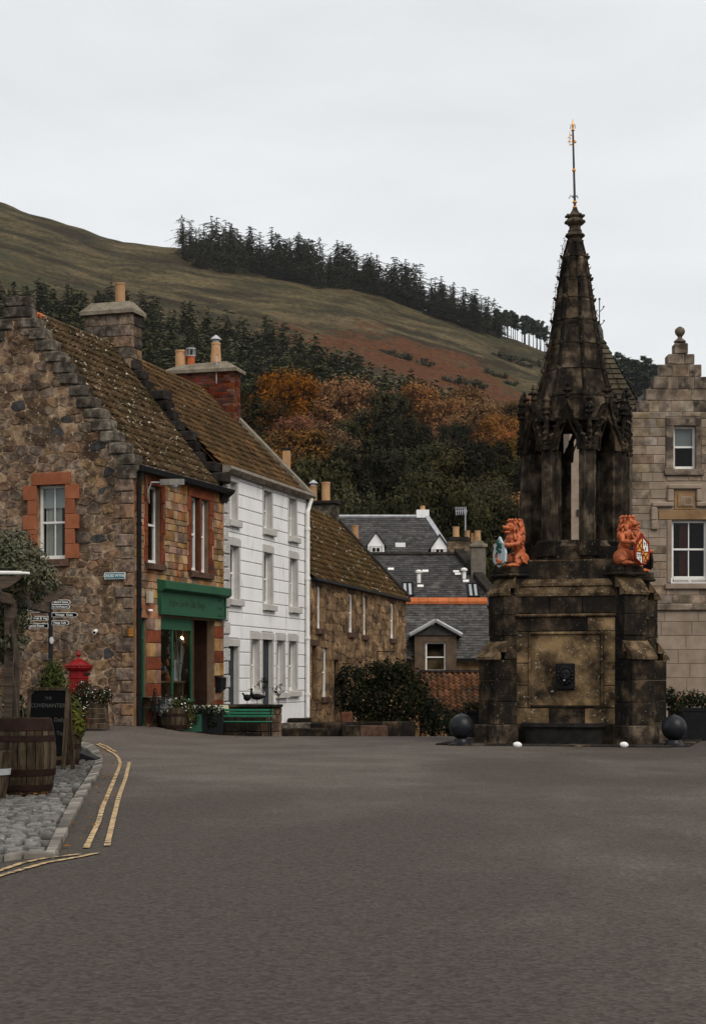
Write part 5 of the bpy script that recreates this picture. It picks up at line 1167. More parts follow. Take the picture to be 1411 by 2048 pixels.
# upper window dressing
hbox(1330.5, 1345.8, 852, 938, -.03, .045, M_HALLD, 'jamb_stone'); hbox(1390.3, 1400, 852, 938, -.03, .045, M_HALLD, 'jamb_stone'); hbox(1330.5, 1400, 834, 851.7, -.03, .05, M_HALLD, 'lintel'); hbox(1327, 1406, 938.3, 951, -.03, .09, M_HALLD, 'sill')
sash(WH, *uw, .13, zm=hzv(893), bars=(0, 0), fw=.055, blind=.5, curtain=(M_CURT, [(0, .12)]), label='narrow white sash window with a pale lace blind')
# lower window dressing and stepped hood mould
hbox(1333, 1342.2, 1040, 1166, -.03, .03, M_HALLS, 'jamb_stone'); hbox(1414.5, 1424, 1040, 1166, -.03, .03, M_HALLS, 'jamb_stone'); hbox(1316, 1440, 1020, 1039.5, -.03, .03, M_HALLO, 'lintel'); hbox(1329, 1426, 1168, 1178, -.03, .1, M_HALLS, 'sill')
sash(WH, *lw, .13, zm=hzv(1098), bars=(1, 1), fw=.07, curtain=(M_CURTR, [(.22, .48)]), label='wide white sash window with a wine red curtain')
lat = MB(); z0, z1 = hzv(1167), hzv(1156)
WH.box(lat, hs(1340), hs(1415), .02, .05, z0, z0+.025); WH.box(lat, hs(1340), hs(1415), .02, .05, z1-.025, z1)
for u in (1340, 1376, 1412): WH.box(lat, hs(u), hs(u)+.05, .02, .055, z0+.026, z1-.026)
for i in range(8):
    for (u0, dr_) in ((1345, 1), (1382, -1)):
        x = hs(u0) + i*.053; lat.add([WH.P(x, .045, z0+.026), WH.P(x+.02, .045, z0+.026), WH.P(x+.02+.07*dr_, .045, z1-.026), WH.P(x+.07*dr_, .045, z1-.026), WH.P(x, .025, z0+.026), WH.P(x+.02, .025, z0+.026), WH.P(x+.02+.07*dr_, .025, z1-.026), WH.P(x+.07*dr_, .025, z1-.026)], [(0,1,2,3),(4,5,6,7),(0,1,5,4),(1,2,6,5),(2,3,7,6),(3,0,4,7)])
lat.build('window_guard', M_WPAINT, hall)
for (u0, u1, v0, v1) in ((1300.5,1315,1041,1060),(1300.5,1313,1014,1041),(1302,1346,1004,1014),(1333,1346,979,1004),(1334,1402,969,979),(1391,1402,979,1004),(1391,1436,1004,1014),(1424,1436,1014,1060)):
    hbox(u0, u1, v0, v1, -.02, .1, M_HALLS, 'hood_mould', .03)
hbox(1347, 1390, 981, 1019.5, -.02, .025, M_HALLO, 'plaque_surround'); hbox(1354, 1386, 988, 1014, .0, .05, M_HALLO, 'plaque_frame'); pq = hbox(1360, 1383.5, 993, 1012, .02, .06, M_HALLS, 'plaque')
for k, (s_, dx) in enumerate((('J', -.09), ('I', 0.0), ('B', .08))): text_part(s_, .2, M_HALLO, pq, wall_M(WH, (hs(1360)+hs(1383.5))/2+dx, .062, hzv(1002.5)), 'carved_letter', ext=.008, bold=.004)
mb = MB(); mb.prism([(HL, ZE), (HR_, ZE), ((HL+HR_)/2, hzv(712))], lambda p, d: (p[0], d, p[1]), .5, 7.0); mb.build('roof', M_SLATE, hall)
mb = MB(); mb.box(HL+.01, HR_, 1.0, 7, -1, ZE-.01); mb.build('rear_wall', M_HJ, hall)
mb = MB(); mb.box(HL+.002, HL+.1, .02, .998, -1, ZE-.02); mb.build('side_wall', M_HALL, hall)
# wing of the hall running on beyond the gable
wx0, wx1, wzE = HR_+.002, HR_+7.0, hzv(930); WX = Wall(hall, (0, .35)); wop2 = [(wx0+1.2+2.2*i, wx0+2.1+2.2*i, 4.1, 5.8) for i in range(3)] + [(wx0+1.2+2.2*i, wx0+2.1+2.2*i, 1.0, 2.8) for i in range(3)]
wall_sheet(WX, wx0, wx1, -1.0, wzE, wop2, .15, M_HALLS, 'wing_wall')
for o in wop2: sash(WX, *o, .12, fw=.06)
mb = MB(); mb.prism([(.1, wzE), (6.0, wzE), (3.0, wzE+2.6)], lambda p, d: (d, p[0], p[1]), wx0, wx1); mb.build('wing_roof', M_SLATE, hall); mb = MB(); mb.box(wx0, wx1, 1.4, 6.0, -1, wzE-.01); mb.build('wing_rear', M_HALLS, hall)
# turret wing behind the fountain
TY = 1.0; tl, tr = (1138-UC)*(HY+TY)/F - hall.location.x, (1278-UC)*(HY+TY)/F - hall.location.x; zE2 = CH + (VH-832)*(HY+TY)/F
WT = Wall(hall, (0, TY)); mb = MB(); mb.box(tl, tr, TY, TY+(tr-tl), -1, zE2); mb.build('turret_wall', M_HJ, hall)
zs = [hzv(1400)]
while zs[-1] < zE2 - .02: zs.append(min(zE2, zs[-1] + .3))
coursed(WT, tl+.3, tl+.95, zs, [], (.3, .45), .012, [M_HALLS, M_HALL], 'turret_stone', hall, depth=.014, ch=.008, cap=70)
q = MB(); q.bev(tl+.2, tl+1.2, TY-.06, TY+.02, hzv(1025), hzv(1012), .012); q.build('turret_string', M_HALLD, hall)
ap = Vector(((tl+tr)/2, TY+(tr-tl)/2, CH+(VH-668)*(HY+TY+1)/F)); e = .12; Cn = [Vector((tl-e, TY-e, zE2)), Vector((tr+e, TY-e, zE2)), Vector((tr+e, TY+(tr-tl)+e, zE2)), Vector((tl-e, TY+(tr-tl)+e, zE2))]
M_TROOF = mat('mossy_stone_slate', [(0.045,0.038,0.026), (0.085,0.072,0.048)], scale=3, isl=.35, rough=.95, bump=.6)
mb = MB(); mb.add(Cn + [ap], [(0,1,4),(1,2,4),(2,3,4),(3,0,4)]); tro = mb.build('turret_roof', M_TROOF, hall)
sm = MB()
for k in range(4):
    A, B = Cn[k], Cn[(k+1) % 4]
    for j in range(16):
        f0, f1 = j/16, min(1, (j+1.15)/16); n_ = max(1, int(7*(1-f0))+1); nn = (B-A).cross(ap-A).normalized()
        for i in range(n_):
            g0_, g1_ = i/n_+.012, (i+1)/n_-.012; q = [A.lerp(B, g0_).lerp(ap, f0), A.lerp(B, g1_).lerp(ap, f0), A.lerp(B, g1_).lerp(ap, f1), A.lerp(B, g0_).lerp(ap, f1)]
            l0 = .05+rng.uniform(0, .02); sm.add([q[0]+nn*l0, q[1]+nn*l0, q[2]+nn*.015, q[3]+nn*.015, q[0]+nn*.005, q[1]+nn*.005], [(0,1,2,3),(4,5,1,0)])
props(sm.build('stone_slate', M_TROOF, tro), kind='stuff')
q = MB(); q.lathe([(.12, -.1), (.1, .1), (.05, .22), (.03, .3)], 8, ap); q.tube([ap+Vector((0,0,.2)), ap+Vector((0,0,1.0))], .016, 5)
for (dx, dz) in ((.12, .75), (-.1, .6), (.13, .35)):
    q.tube([ap+Vector((0,0,dz-.12)), ap+Vector((dx*.7,0,dz-.04)), ap+Vector((dx,0,dz+.02))], .012, 4); q.ball(ap+Vector((dx,0,dz+.03)), .028, 6, 4)
q.ball(ap+Vector((0,0,1.0)), .035, 6, 4); q.build('turret_finial', M_ROD, hall)

# ================================================================ slate houses in the lane
def roofhouse(name, label, Y0, loc_u, u0, u1, eave_v, ridge_v, depth, zbase, wallm, hip=None):
    """house facing the square: eaves at depth Y0, ridge depth metres behind"""
    h = thing(name, label, 'house', (px(loc_u, 1400, Y0).x, Y0, 0)); w = Wall(h)
    t0, t1 = w.S(u0), w.S(u1); ze = CH+(VH-eave_v)*Y0/F; zr = CH+(VH-ridge_v)*(Y0+depth)/F
    if hip:
        th = (hip-UC)*(Y0+depth)/F - h.location.x; mb = MB(); mb.box(t0+.02, t1-.02, .12, 2*depth, zbase, ze-.03); mb.build('wall', wallm, h)
        q = MB(); q.add([(t0, .02, ze-.03), (t1, .02, ze-.03), (t1, 2*depth, ze-.03), (t0, 2*depth, ze-.03), (t0, depth, zr-.04), (th, depth, zr-.04)], [(0,1,5,4), (1,2,5), (2,3,4,5), (3,0,4)]); q.build('roof', M_SLATE, h)
    else:
      mb = MB(); mb.prism([(0, zbase), (2*depth, zbase), (2*depth, ze), (depth, zr-.04), (0, ze-.04)], lambda p, d: (d, p[0]+.12, p[1]), t0+.02, t1-.02); mb.build('wall', wallm, h)
    sl = Vector((0, depth, zr-ze)); return h, w, t0, t1, ze, zr, sl.normalized(), sl.length
# lower slate wing with the dormer
dh, WD, t0, t1, ze, zr, up, SL = roofhouse('dormer_cottage', 'slate-roofed cottage with orange ridge tiles and a gabled dormer', 69.0, 890, 800, 985, 1318, 1201, 3.0, -3, M_RUB3)
dop = (WD.S(846), WD.S(894)); slates(dh, (t0, 0, ze), (1,0,0), up, t1-t0, SL, M_SLATE, sw=.24, shh=.165, cap=0, seed=31, keep=lambda x, y: not (dop[0]-.35 < t0+x < dop[1]+.35 and y < SL*.42))
rl = (t1-t0)/9
for i in range(9):
    q = MB(); q.prism([(2.72, zr-.16), (3.0, zr+.03), (3.28, zr-.16), (3.28, zr-.05), (3.0, zr+.12), (2.72, zr-.05)], lambda p, d: (d, p[0], p[1]), t0+i*rl+.005, t0+(i+1)*rl-.005); q.build('ridge_tile', M_RIDGE, dh)
wz0, wz1 = WD.Z(1345, 0), WD.Z(1284, 0); a, b = WD.S(850), WD.S(891)
mb = MB(); WD.box(mb, a-.42, a, -1.6, .06, wz0-.4, wz1+.25); WD.box(mb, b, b+.42, -1.6, .06, wz0-.4, wz1+.25); WD.box(mb, a, b, -1.6, .06, wz1, wz1+.25); WD.box(mb, a, b, -1.6, .06, wz0-.4, wz0); dmr = mb.build('dormer', mat('dormer_render', [(.085,.06,.042), (.13,.095,.066)], rough=.9), dh)
sash(WD, a, b, wz0, wz1, .04, bars=(0, 0), fw=.07, room=1.2, parent=dh)
az = WD.Z(1243, 0); ez = wz1+.26; am = (a+b)/2; ov = .62
for sgn in (-1, 1):
    q = MB(); A = Vector((am + sgn*((b-a)/2+ov), -.2, ez-.02)); Pk = Vector((am, -.2, az)); A2, P2 = A + Vector((0, 1.8, 0)), Pk + Vector((0, 1.8, 0)); q.add([A, Pk, P2, A2, A+Vector((0,0,-.06)), Pk+Vector((0,0,-.06)), P2+Vector((0,0,-.06)), A2+Vector((0,0,-.06))], [(0,1,2,3),(4,5,6,7),(0,1,5,4),(3,2,6,7),(0,3,7,4)]); q.build('dormer_roof', M_SLATE, dmr)
    q = MB(); q.tube([A+Vector((0,-.03,.03)), Pk+Vector((0,-.03,.03))], .085, 6); q.build('lead_hip', M_LEAD, dmr)
q = MB(); q.prism([(am-(b-a)/2-ov+.12, ez), (am+(b-a)/2+ov-.12, ez), (am, az-.1)], lambda p, d: (p[0], d, p[1]), -.12, .3); q.build('dormer_gable', M_SLATE, dmr)
for (g0_, g1_) in ((t0, a-.45), (b+.45, t1)): q = MB(); WD.box(q, g0_, g1_, .0, .14, ze-.12, ze-.02); q.build('gutter', M_BLACK, dh)
# upper slate roof with skylights
sh, WS, t0, t1, ze, zr, up, SL = roofhouse('slate_house', 'long slate-roofed house with skylights and white vent pipes', 74.0, 860, 700, 984, 1212, 1110, 4.2, -3, M_RUB3, 913)
rg = WS.S(915); rg = rg*1.0
def keep_r(x, y): return t0+x < t1 - (t1-rg-0.2)*(y/SL)
slates(sh, (t0, 0, ze), (1,0,0), up, t1-t0, SL, M_SLATE, sw=.27, shh=.2, cap=0, seed=33, keep=keep_r)
q = MB(); q.tube([(t0, 4.2, zr+.02), (rg+.1, 4.2, zr+.02)], .12, 6); q.build('ridge', M_CROWD, sh)
def on_roof(u, v, lift=0.0):                          # point of the upper roof under a pixel
    k = (u-UC)/F; m = (VH-v)/F; n = Vector((0, -up.z, up.y)); O = Vector((0, 74.0, ze)); d = Vector((k, 1, m)); c = Vector((0, 0, CH)); t = (O-c).dot(n)/d.dot(n); p = c + d*t
    return Vector((p.x-sh.location.x, p.y-74.0, p.z)) + n*lift
for (ua, va, ub, vb, wpx) in ((804, 1168, 826, 1194, 20), (934, 1170, 958, 1196, 20)):
    A, B = on_roof(ua, va), on_roof(ub, vb); dn = (B-A); wv = Vector((wpx*75/F, 0, 0)); n = Vector((0, -up.z, up.y)); sk_ = MB()
    A0, A1, B0, B1 = A, A+wv, on_roof(ua, vb), on_roof(ua, vb)+wv
    B0, B1 = Vector((A0.x+.0, B.y, B.z)), Vector((A1.x, B.y, B.z))
    for (p_, q_) in ((A0, A1), (A1, B1), (B1, B0), (B0, A0), ((A0+A1)/2, (B0+B1)/2)): sk_.tube([p_+n*.07, q_+n*.07], .05, 4)
    fo = sk_.build('skylight', M_BLACK, sh); q = MB(); q.quad(A0+n*.06, A1+n*.06, B1+n*.06, B0+n*.06); q.build('pane', mat('skylight_glass_%d' % ua, [(.3,.32,.33), (.36,.38,.39)], rough=.12, spec=.6), fo)
for (u, v0, v1) in ((837, 1141, 1166), (927.5, 1137, 1158)):
    p = on_roof(u, v1); q = MB(); h_ = (v1-v0)*76/F; q.tube([p, p+Vector((0,0,h_-.1))], .085, 8); q.lathe([(.15, h_-.1), (.15, h_-.03), (.06, h_+.03)], 10, p); q.build('vent_pipe', M_WPAINT, sh)
for (u, v) in ((781, 1137), (850, 1141), (911.5, 1142), (840, 1171), (931, 1161), (915, 1147)):
    p = on_roof(u, v, .04); q = MB(); q.add([p+Vector((-.13,0,0)), p+Vector((.13,0,0)), p+Vector((.13,0,0))-up*.17, p+Vector((-.13,0,0))-up*.17, p+Vector((-.13,0,-.05)), p+Vector((.13,0,-.05)), p+Vector((.13,0,-.05))-up*.17, p+Vector((-.13,0,-.05))-up*.17], [(0,1,2,3),(4,5,6,7),(2,3,7,6),(0,1,5,4),(1,2,6,5),(0,3,7,4)]); q.build('roof_vent', M_WPAINT, sh)
A, B = Vector((rg+.1, 4.2, zr)), Vector((t1+.1, 0, ze)); q = MB(); n = Vector((0,0,.28)); s_ = Vector((.42,0,0)); q.add([A, B, B+s_, A+s_, A+n, B+n, B+n+s_, A+n+s_], [(0,1,2,3),(4,5,6,7),(0,1,5,4),(2,3,7,6),(0,3,7,4),(1,2,6,5)]); q.build('skew_wall', M_CROWD, sh)
rb = MB(); x0, x1 = (894-UC)*78.5/F-sh.location.x, (940-UC)*78.5/F-sh.location.x; zz0, zz1 = CH+(VH-1125)*78.5/F, CH+(VH-1082)*78.5/F
rb.box(x0, x1, 4.2, 5.0, zz0-1.5, zz1); cst = rb.build('chimney', M_RUBBLE, sh); q = MB(); q.prism([(x0-.03, zz1), (x1+.03, zz1), (x1-.12, zz1+.16), (x0+.12, zz1+.16)], lambda p, d: (p[0], d, p[1]), 4.15, 5.05); q.build('chimney_cope', M_CROWD, cst)
chimney_pot(cst, ((x0+x1)/2-.12, 4.6, zz1+.12), .15, .14, .52, M_POT); chimney_pot(cst, (x1-.1, 4.9, zz1+.08), .1, .1, .42, M_POT)
x2, x3 = (941-UC)*76.5/F-sh.location.x, (970-UC)*76.5/F-sh.location.x; za, zb2 = CH+(VH-1150)*76.5/F, CH+(VH-1096)*76.5/F
q = MB(); q.box(x2, x3, 2.2, 2.9, za-1.5, zb2); c2 = q.build('chimney', mat('rendered_stack', [(.10,.088,.073), (.16,.14,.115)], rough=.95), sh); q = MB(); q.bev(x2-.07, x3+.07, 2.13, 2.97, zb2+.003, zb2+.16, .03); q.prism([(x2, zb2+.161), (x3, zb2+.161), (x3-.15, zb2+.3), (x2+.15, zb2+.3)], lambda p, d: (p[0], d, p[1]), 2.25, 2.85); q.build('chimney_cope', M_COPE, c2)
chimney_pot(c2, ((x2+x3)/2-.02, 2.55, zb2+.26), .15, .13, .5, M_POT); chimney_pot(c2, ((x2+x3)/2-.2, 2.75, zb2+.26), .1, .1, .4, M_POT)
x4, x5 = (697-UC)*77/F-sh.location.x, (722-UC)*77/F-sh.location.x; q = MB(); zc1 = CH+(VH-1077)*77/F; q.box(x4, x5, 3.0, 3.8, 4.5, zc1); c3 = q.build('chimney', M_BRICK, sh); chimney_pot(c3, ((x4+x5)/2, 3.4, zc1), .16, .15, .62, M_POT)
# tall slate house with two white dormers
bh, WB, t0, t1, ze, zr, up, SL = roofhouse('dormered_house', 'slate house with two white gabled dormers and a white chimney', 94.0, 790, 640, 912, 1130, 1034, 4.6, -3, M_WHITE, 852)
rg2 = WB.S(850)*1.0
slates(bh, (t0, 0, ze), (1,0,0), up, t1-t0, SL, M_SLATE, sw=.3, shh=.24, cap=0, seed=35, keep=lambda x, y: t0+x < t1 - (t1-rg2-.3)*(y/SL))
q = MB(); q.tube([(t0, 4.6, zr+.03), (rg2+.2, 4.6, zr+.03)], .1, 6); q.build('lead_ridge', M_LEAD, bh)
q = MB(); q.tube([Vector((rg2+.3, 4.6, zr)), Vector((t1+.05, .3, ze+.2))], .16, 4); q.build('lead_skew', M_LEAD, bh)
q = MB(); xa, xb = (832-UC)*99/F-bh.location.x, (857-UC)*99/F-bh.location.x; q.box(xa, xb, 4.5, 5.2, zr-.7, CH+(VH-1021)*99/F); wc = q.build('chimney', M_WHITE, bh); chimney_pot(wc, ((xa+xb)/2, 4.85, CH+(VH-1021)*99/F), .14, .13, .25, M_POT)
for (ul, ur, va, vb) in ((735, 768, 1066, 1108), (862, 895, 1072, 1111)):
    Yd = 94.6; x0, x1 = (ul-UC)*Yd/F-bh.location.x, (ur-UC)*Yd/F-bh.location.x; zt_, zb_ = CH+(VH-va)*Yd/F, CH+(VH-vb-14)*Yd/F; zm_ = CH+(VH-va-24)*Yd/F
    q = MB(); q.prism([(x0, zb_), (x1, zb_), (x1, zm_), ((x0+x1)/2, zt_), (x0, zm_)], lambda p, d: (p[0], d, p[1]), .6, 3.4); dm = q.build('dormer', M_WHITE, bh)
    for sgn in (0, 1):
        e = (x0-.12, zm_-.1) if sgn == 0 else (x1+.12, zm_-.1); q = MB(); pk = ((x0+x1)/2, zt_+.06); q.add([(e[0], .5, e[1]), (pk[0], .5, pk[1]), (pk[0], 3.6, pk[1]), (e[0], 3.6, e[1]), (e[0], .5, e[1]+.07), (pk[0], .5, pk[1]+.07), (pk[0], 3.6, pk[1]+.07), (e[0], 3.6, e[1]+.07)], [(0,1,2,3),(4,5,6,7),(0,1,5,4),(2,3,7,6),(0,3,7,4)]); q.build('dormer_roof', M_SLATE, dm)
    xm = (x0+x1)/2; wz = CH+(VH-va-26)*Yd/F; q = MB(); q.box(xm-.36, xm+.36, .53, .6, zb_+.1, wz); fr_ = q.build('dormer_window', M_GREYST, dm)
    q = MB(); q.box(xm-.26, xm+.26, .5, .53, zb_+.1, wz-.1); q.build('window_sash', M_WPAINT, dm)
    for dx in (-.11, .11):
        for dz in (0, 1): q = MB(); q.box(xm+dx-.085, xm+dx+.085, .49, .5, zb_+.5-.26*dz, zb_+.7-.26*dz); q.build('pane', M_DARK, dm)
p = Vector(((790-UC)*96/F-bh.location.x, 2.0, 0)); A = Vector((p.x, 2.0, ze+up.z/up.y*2.0+.05)); q = MB(); wv = Vector((.55,0,0)); q.add([A, A+wv, A+wv-up*.5, A-up*.5], [(0,1,2,3)]); q.build('skylight', M_BLIND, bh)
# pantiled outhouse in front of the cottage
oh = thing('pantiled_outhouse', 'low outhouse with a weathered clay pantile roof below the dormer', 'outhouse', (px(905, 1400, 62).x, 62.0, 0)); x0, x1 = (838-UC)*64.5/F-oh.location.x, (1000-UC)*64.5/F-oh.location.x
z1_, z0_ = CH+(VH-1348)*64.5/F, CH+(VH-1425)*62/F; sl = Vector((0, 2.5, z1_-z0_)); up = sl.normalized()
q = MB(); q.prism([(0, -3), (2.6, -3), (2.6, z1_-.05), (0, z0_-.05)], lambda p, d: (d, p[0]+.05, p[1]), x0, x1); q.build('wall', M_RUB3, oh); pantiles(oh, (x0, 0, z0_), (1,0,0), up, x1-x0, sl.length, M_PANO, tw=.21, thh=.25, seed=41)
q = MB(); q.tube([(x0, 2.5, z1_+.05), (x1, 2.5, z1_+.05)], .1, 6); q.build('ridge', M_CROWD, oh)
ae = thing('television_aerial', 'television aerial on a thin mast beside the rubble chimney', 'aerial', (px(930, 1100, 79).x, 79.0, CH+(VH-1080)*79/F)); q = MB(); q.tube([(0,0,-1.2), (0,0,1.4)], .03, 5); q.build('mast', M_LEAD, ae)
q = MB(); q.tube([(-.45,0,1.3), (.1,0,1.32)], .02, 4)
for i in range(6): q.tube([(-.42+i*.09,-.3,1.1+.02*i), (-.42+i*.09,.3,1.5)], .014, 4); q.tube([(-.42+i*.09,0,1.12), (-.42+i*.09,0,1.5)], .014, 4)
q.build('antenna', M_LEAD, ae)
# ================================================================ the fountain
FY = 38.4; FX = (1149-UC)*FY/F; FROT = R(-15.0)
fnt = thing('fountain', 'dark weathered gothic stone fountain with an open octagon and tall spire', 'fountain', (FX, FY, 0), FROT)
def fz(v): return CH + (VH-v)*FY/F
def rotz(a): return Matrix.Rotation(a, 4, 'Z')
def fblock(M, x0, x1, y0, y1, z0, z1, m_, name, c=.014, parent=None):
    q = MB(); q.bev(x0, x1, y0, y1, z0, z1, c, M); return q.build(name, m_, parent or fnt)
A_ = 1.47
q = MB(); q.box(-A_+.06, A_-.06, -A_+.06, A_-.06, -.1, 2.74); q.build('core', M_FNT, fnt)
for k in range(4):
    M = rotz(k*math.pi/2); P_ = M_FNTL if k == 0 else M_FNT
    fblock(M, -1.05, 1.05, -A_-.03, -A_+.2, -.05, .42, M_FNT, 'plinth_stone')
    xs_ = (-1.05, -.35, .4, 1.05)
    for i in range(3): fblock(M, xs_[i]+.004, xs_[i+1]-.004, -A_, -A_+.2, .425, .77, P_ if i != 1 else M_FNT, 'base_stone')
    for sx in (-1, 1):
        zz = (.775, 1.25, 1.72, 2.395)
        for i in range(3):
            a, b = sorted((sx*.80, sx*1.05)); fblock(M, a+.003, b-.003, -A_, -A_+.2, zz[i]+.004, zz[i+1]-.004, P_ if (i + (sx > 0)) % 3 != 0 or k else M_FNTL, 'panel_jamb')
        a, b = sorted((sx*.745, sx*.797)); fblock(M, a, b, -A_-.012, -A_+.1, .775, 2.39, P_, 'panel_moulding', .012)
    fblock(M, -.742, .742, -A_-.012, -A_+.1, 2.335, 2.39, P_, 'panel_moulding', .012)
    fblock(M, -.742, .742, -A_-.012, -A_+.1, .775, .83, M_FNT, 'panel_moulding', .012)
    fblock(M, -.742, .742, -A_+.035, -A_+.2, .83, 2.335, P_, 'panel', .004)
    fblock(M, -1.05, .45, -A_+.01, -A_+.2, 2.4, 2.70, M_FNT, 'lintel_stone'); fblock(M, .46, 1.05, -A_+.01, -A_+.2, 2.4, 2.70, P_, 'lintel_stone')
    fblock(M, -1.06, 1.06, -A_-.05, -A_+.2, 2.70, 2.77, M_FNTW, 'string_course', .025)
    for i in range(3): fblock(M, -1.06+i*.707+.004, -1.06+(i+1)*.707-.004, -A_+.02, -A_+.3, 2.775, 3.14, M_FNT, 'frieze_stone')
q = MB(); q.box(-1.3, 1.3, -1.3, 1.3, 2.7, 3.9); q.build('upper_core', M_FNT, fnt)
def frust(h0, z0, h1, z1, lip, m_, name):
    for k in range(4):
        M = rotz(k*math.pi/2); q = MB()
        vs = [(-h0,-h0,z0),(h0,-h0,z0),(h0,-h0,z0+lip),(-h0,-h0,z0+lip),(-h1,-h1,z1),(h1,-h1,z1),(-h1+.3,-h1+.3,z0),(h1-.3,-h1+.3,z0),(-h1+.3,-h1+.3,z1),(h1-.3,-h1+.3,z1)]
        vs = [M @ Vector(p) for p in vs]; q.add(vs, [(0,1,2,3),(3,2,5,4),(4,5,9,8),(0,6,7,1),(0,3,4,8,6),(1,7,9,5,2)]); q.build(name, m_, fnt)
frust(1.47, 3.145, 1.34, 3.36, .06, M_FNTW, 'weathering_course'); frust(1.38, 3.365, 1.24, 3.58, .06, M_FNTW, 'weathering_course'); frust(1.24, 3.585, 1.16, 3.94, .22, M_FNTW, 'weathering_course')
# diagonal buttresses with sloped caps and lion pedestals
for k in range(4):
    M = rotz(-math.pi/4 + k*math.pi/2)                 # local +x = outwards along the diagonal
    bt = bpy.data.objects.new('buttress', None); COL.objects.link(bt); bt.parent = fnt
    fblock(M, 1.6, 2.44, -.35, .35, -.08, .42, M_FNTP, 'plinth_stone', .02, bt)
    for (z0, z1) in ((.425, .9), (.905, 1.36), (1.365, 1.79)):
        fblock(M, 1.5, 2.34, -.3, .3, z0, z1, M_FNT, 'buttress_stone', .012, bt)
    def cap(r_out, r_in, z0, z1, w):
        zm, rm_ = (z0+z1)/2, (r_out+r_in)/2
        for (ra, za, rb_, zb_) in ((r_out+.05, z0, rm_-.01, zm+.02), (rm_+.03, zm-.01, r_in-.02, z1)):
            q = MB(); vs = [(ra, -w, za), (ra, w, za), (rb_, w, zb_), (rb_, -w, zb_), (ra, -w, za-.06), (ra, w, za-.06), (rb_, w, za-.06), (rb_, -w, za-.06)]
            q.add([M @ Vector(p) for p in vs], [(0,1,2,3),(4,5,6,7),(0,1,5,4),(1,2,6,5),(2,3,7,6),(3,0,4,7)]); q.build('sloped_cap', M_FNTW, bt)
    cap(2.34, 2.08, 1.86, 2.2, .335); fblock(M, 1.5, 2.07, -.295, .295, 1.8, 2.3, M_FNT, 'buttress_stone', .012, bt)
    for (z0, z1) in ((2.305, 2.75), (2.755, 3.16)): fblock(M, 1.5, 2.09, -.295, .295, z0, z1, M_FNT, 'buttress_stone', .012, bt)
    cap(2.09, 1.84, 3.22, 3.56, .33); fblock(M, 1.3, 1.83, -.29, .29, 3.165, 3.56, M_FNT, 'buttress_stone', .012, bt)
    fblock(M, 1.2, 1.99, -.37, .37, 3.565, 3.64, M_FNT, 'pedestal_moulding', .03, bt); fblock(M, 1.2, 1.95, -.33, .33, 3.643, 3.77, M_FNT, 'pedestal', .012, bt)
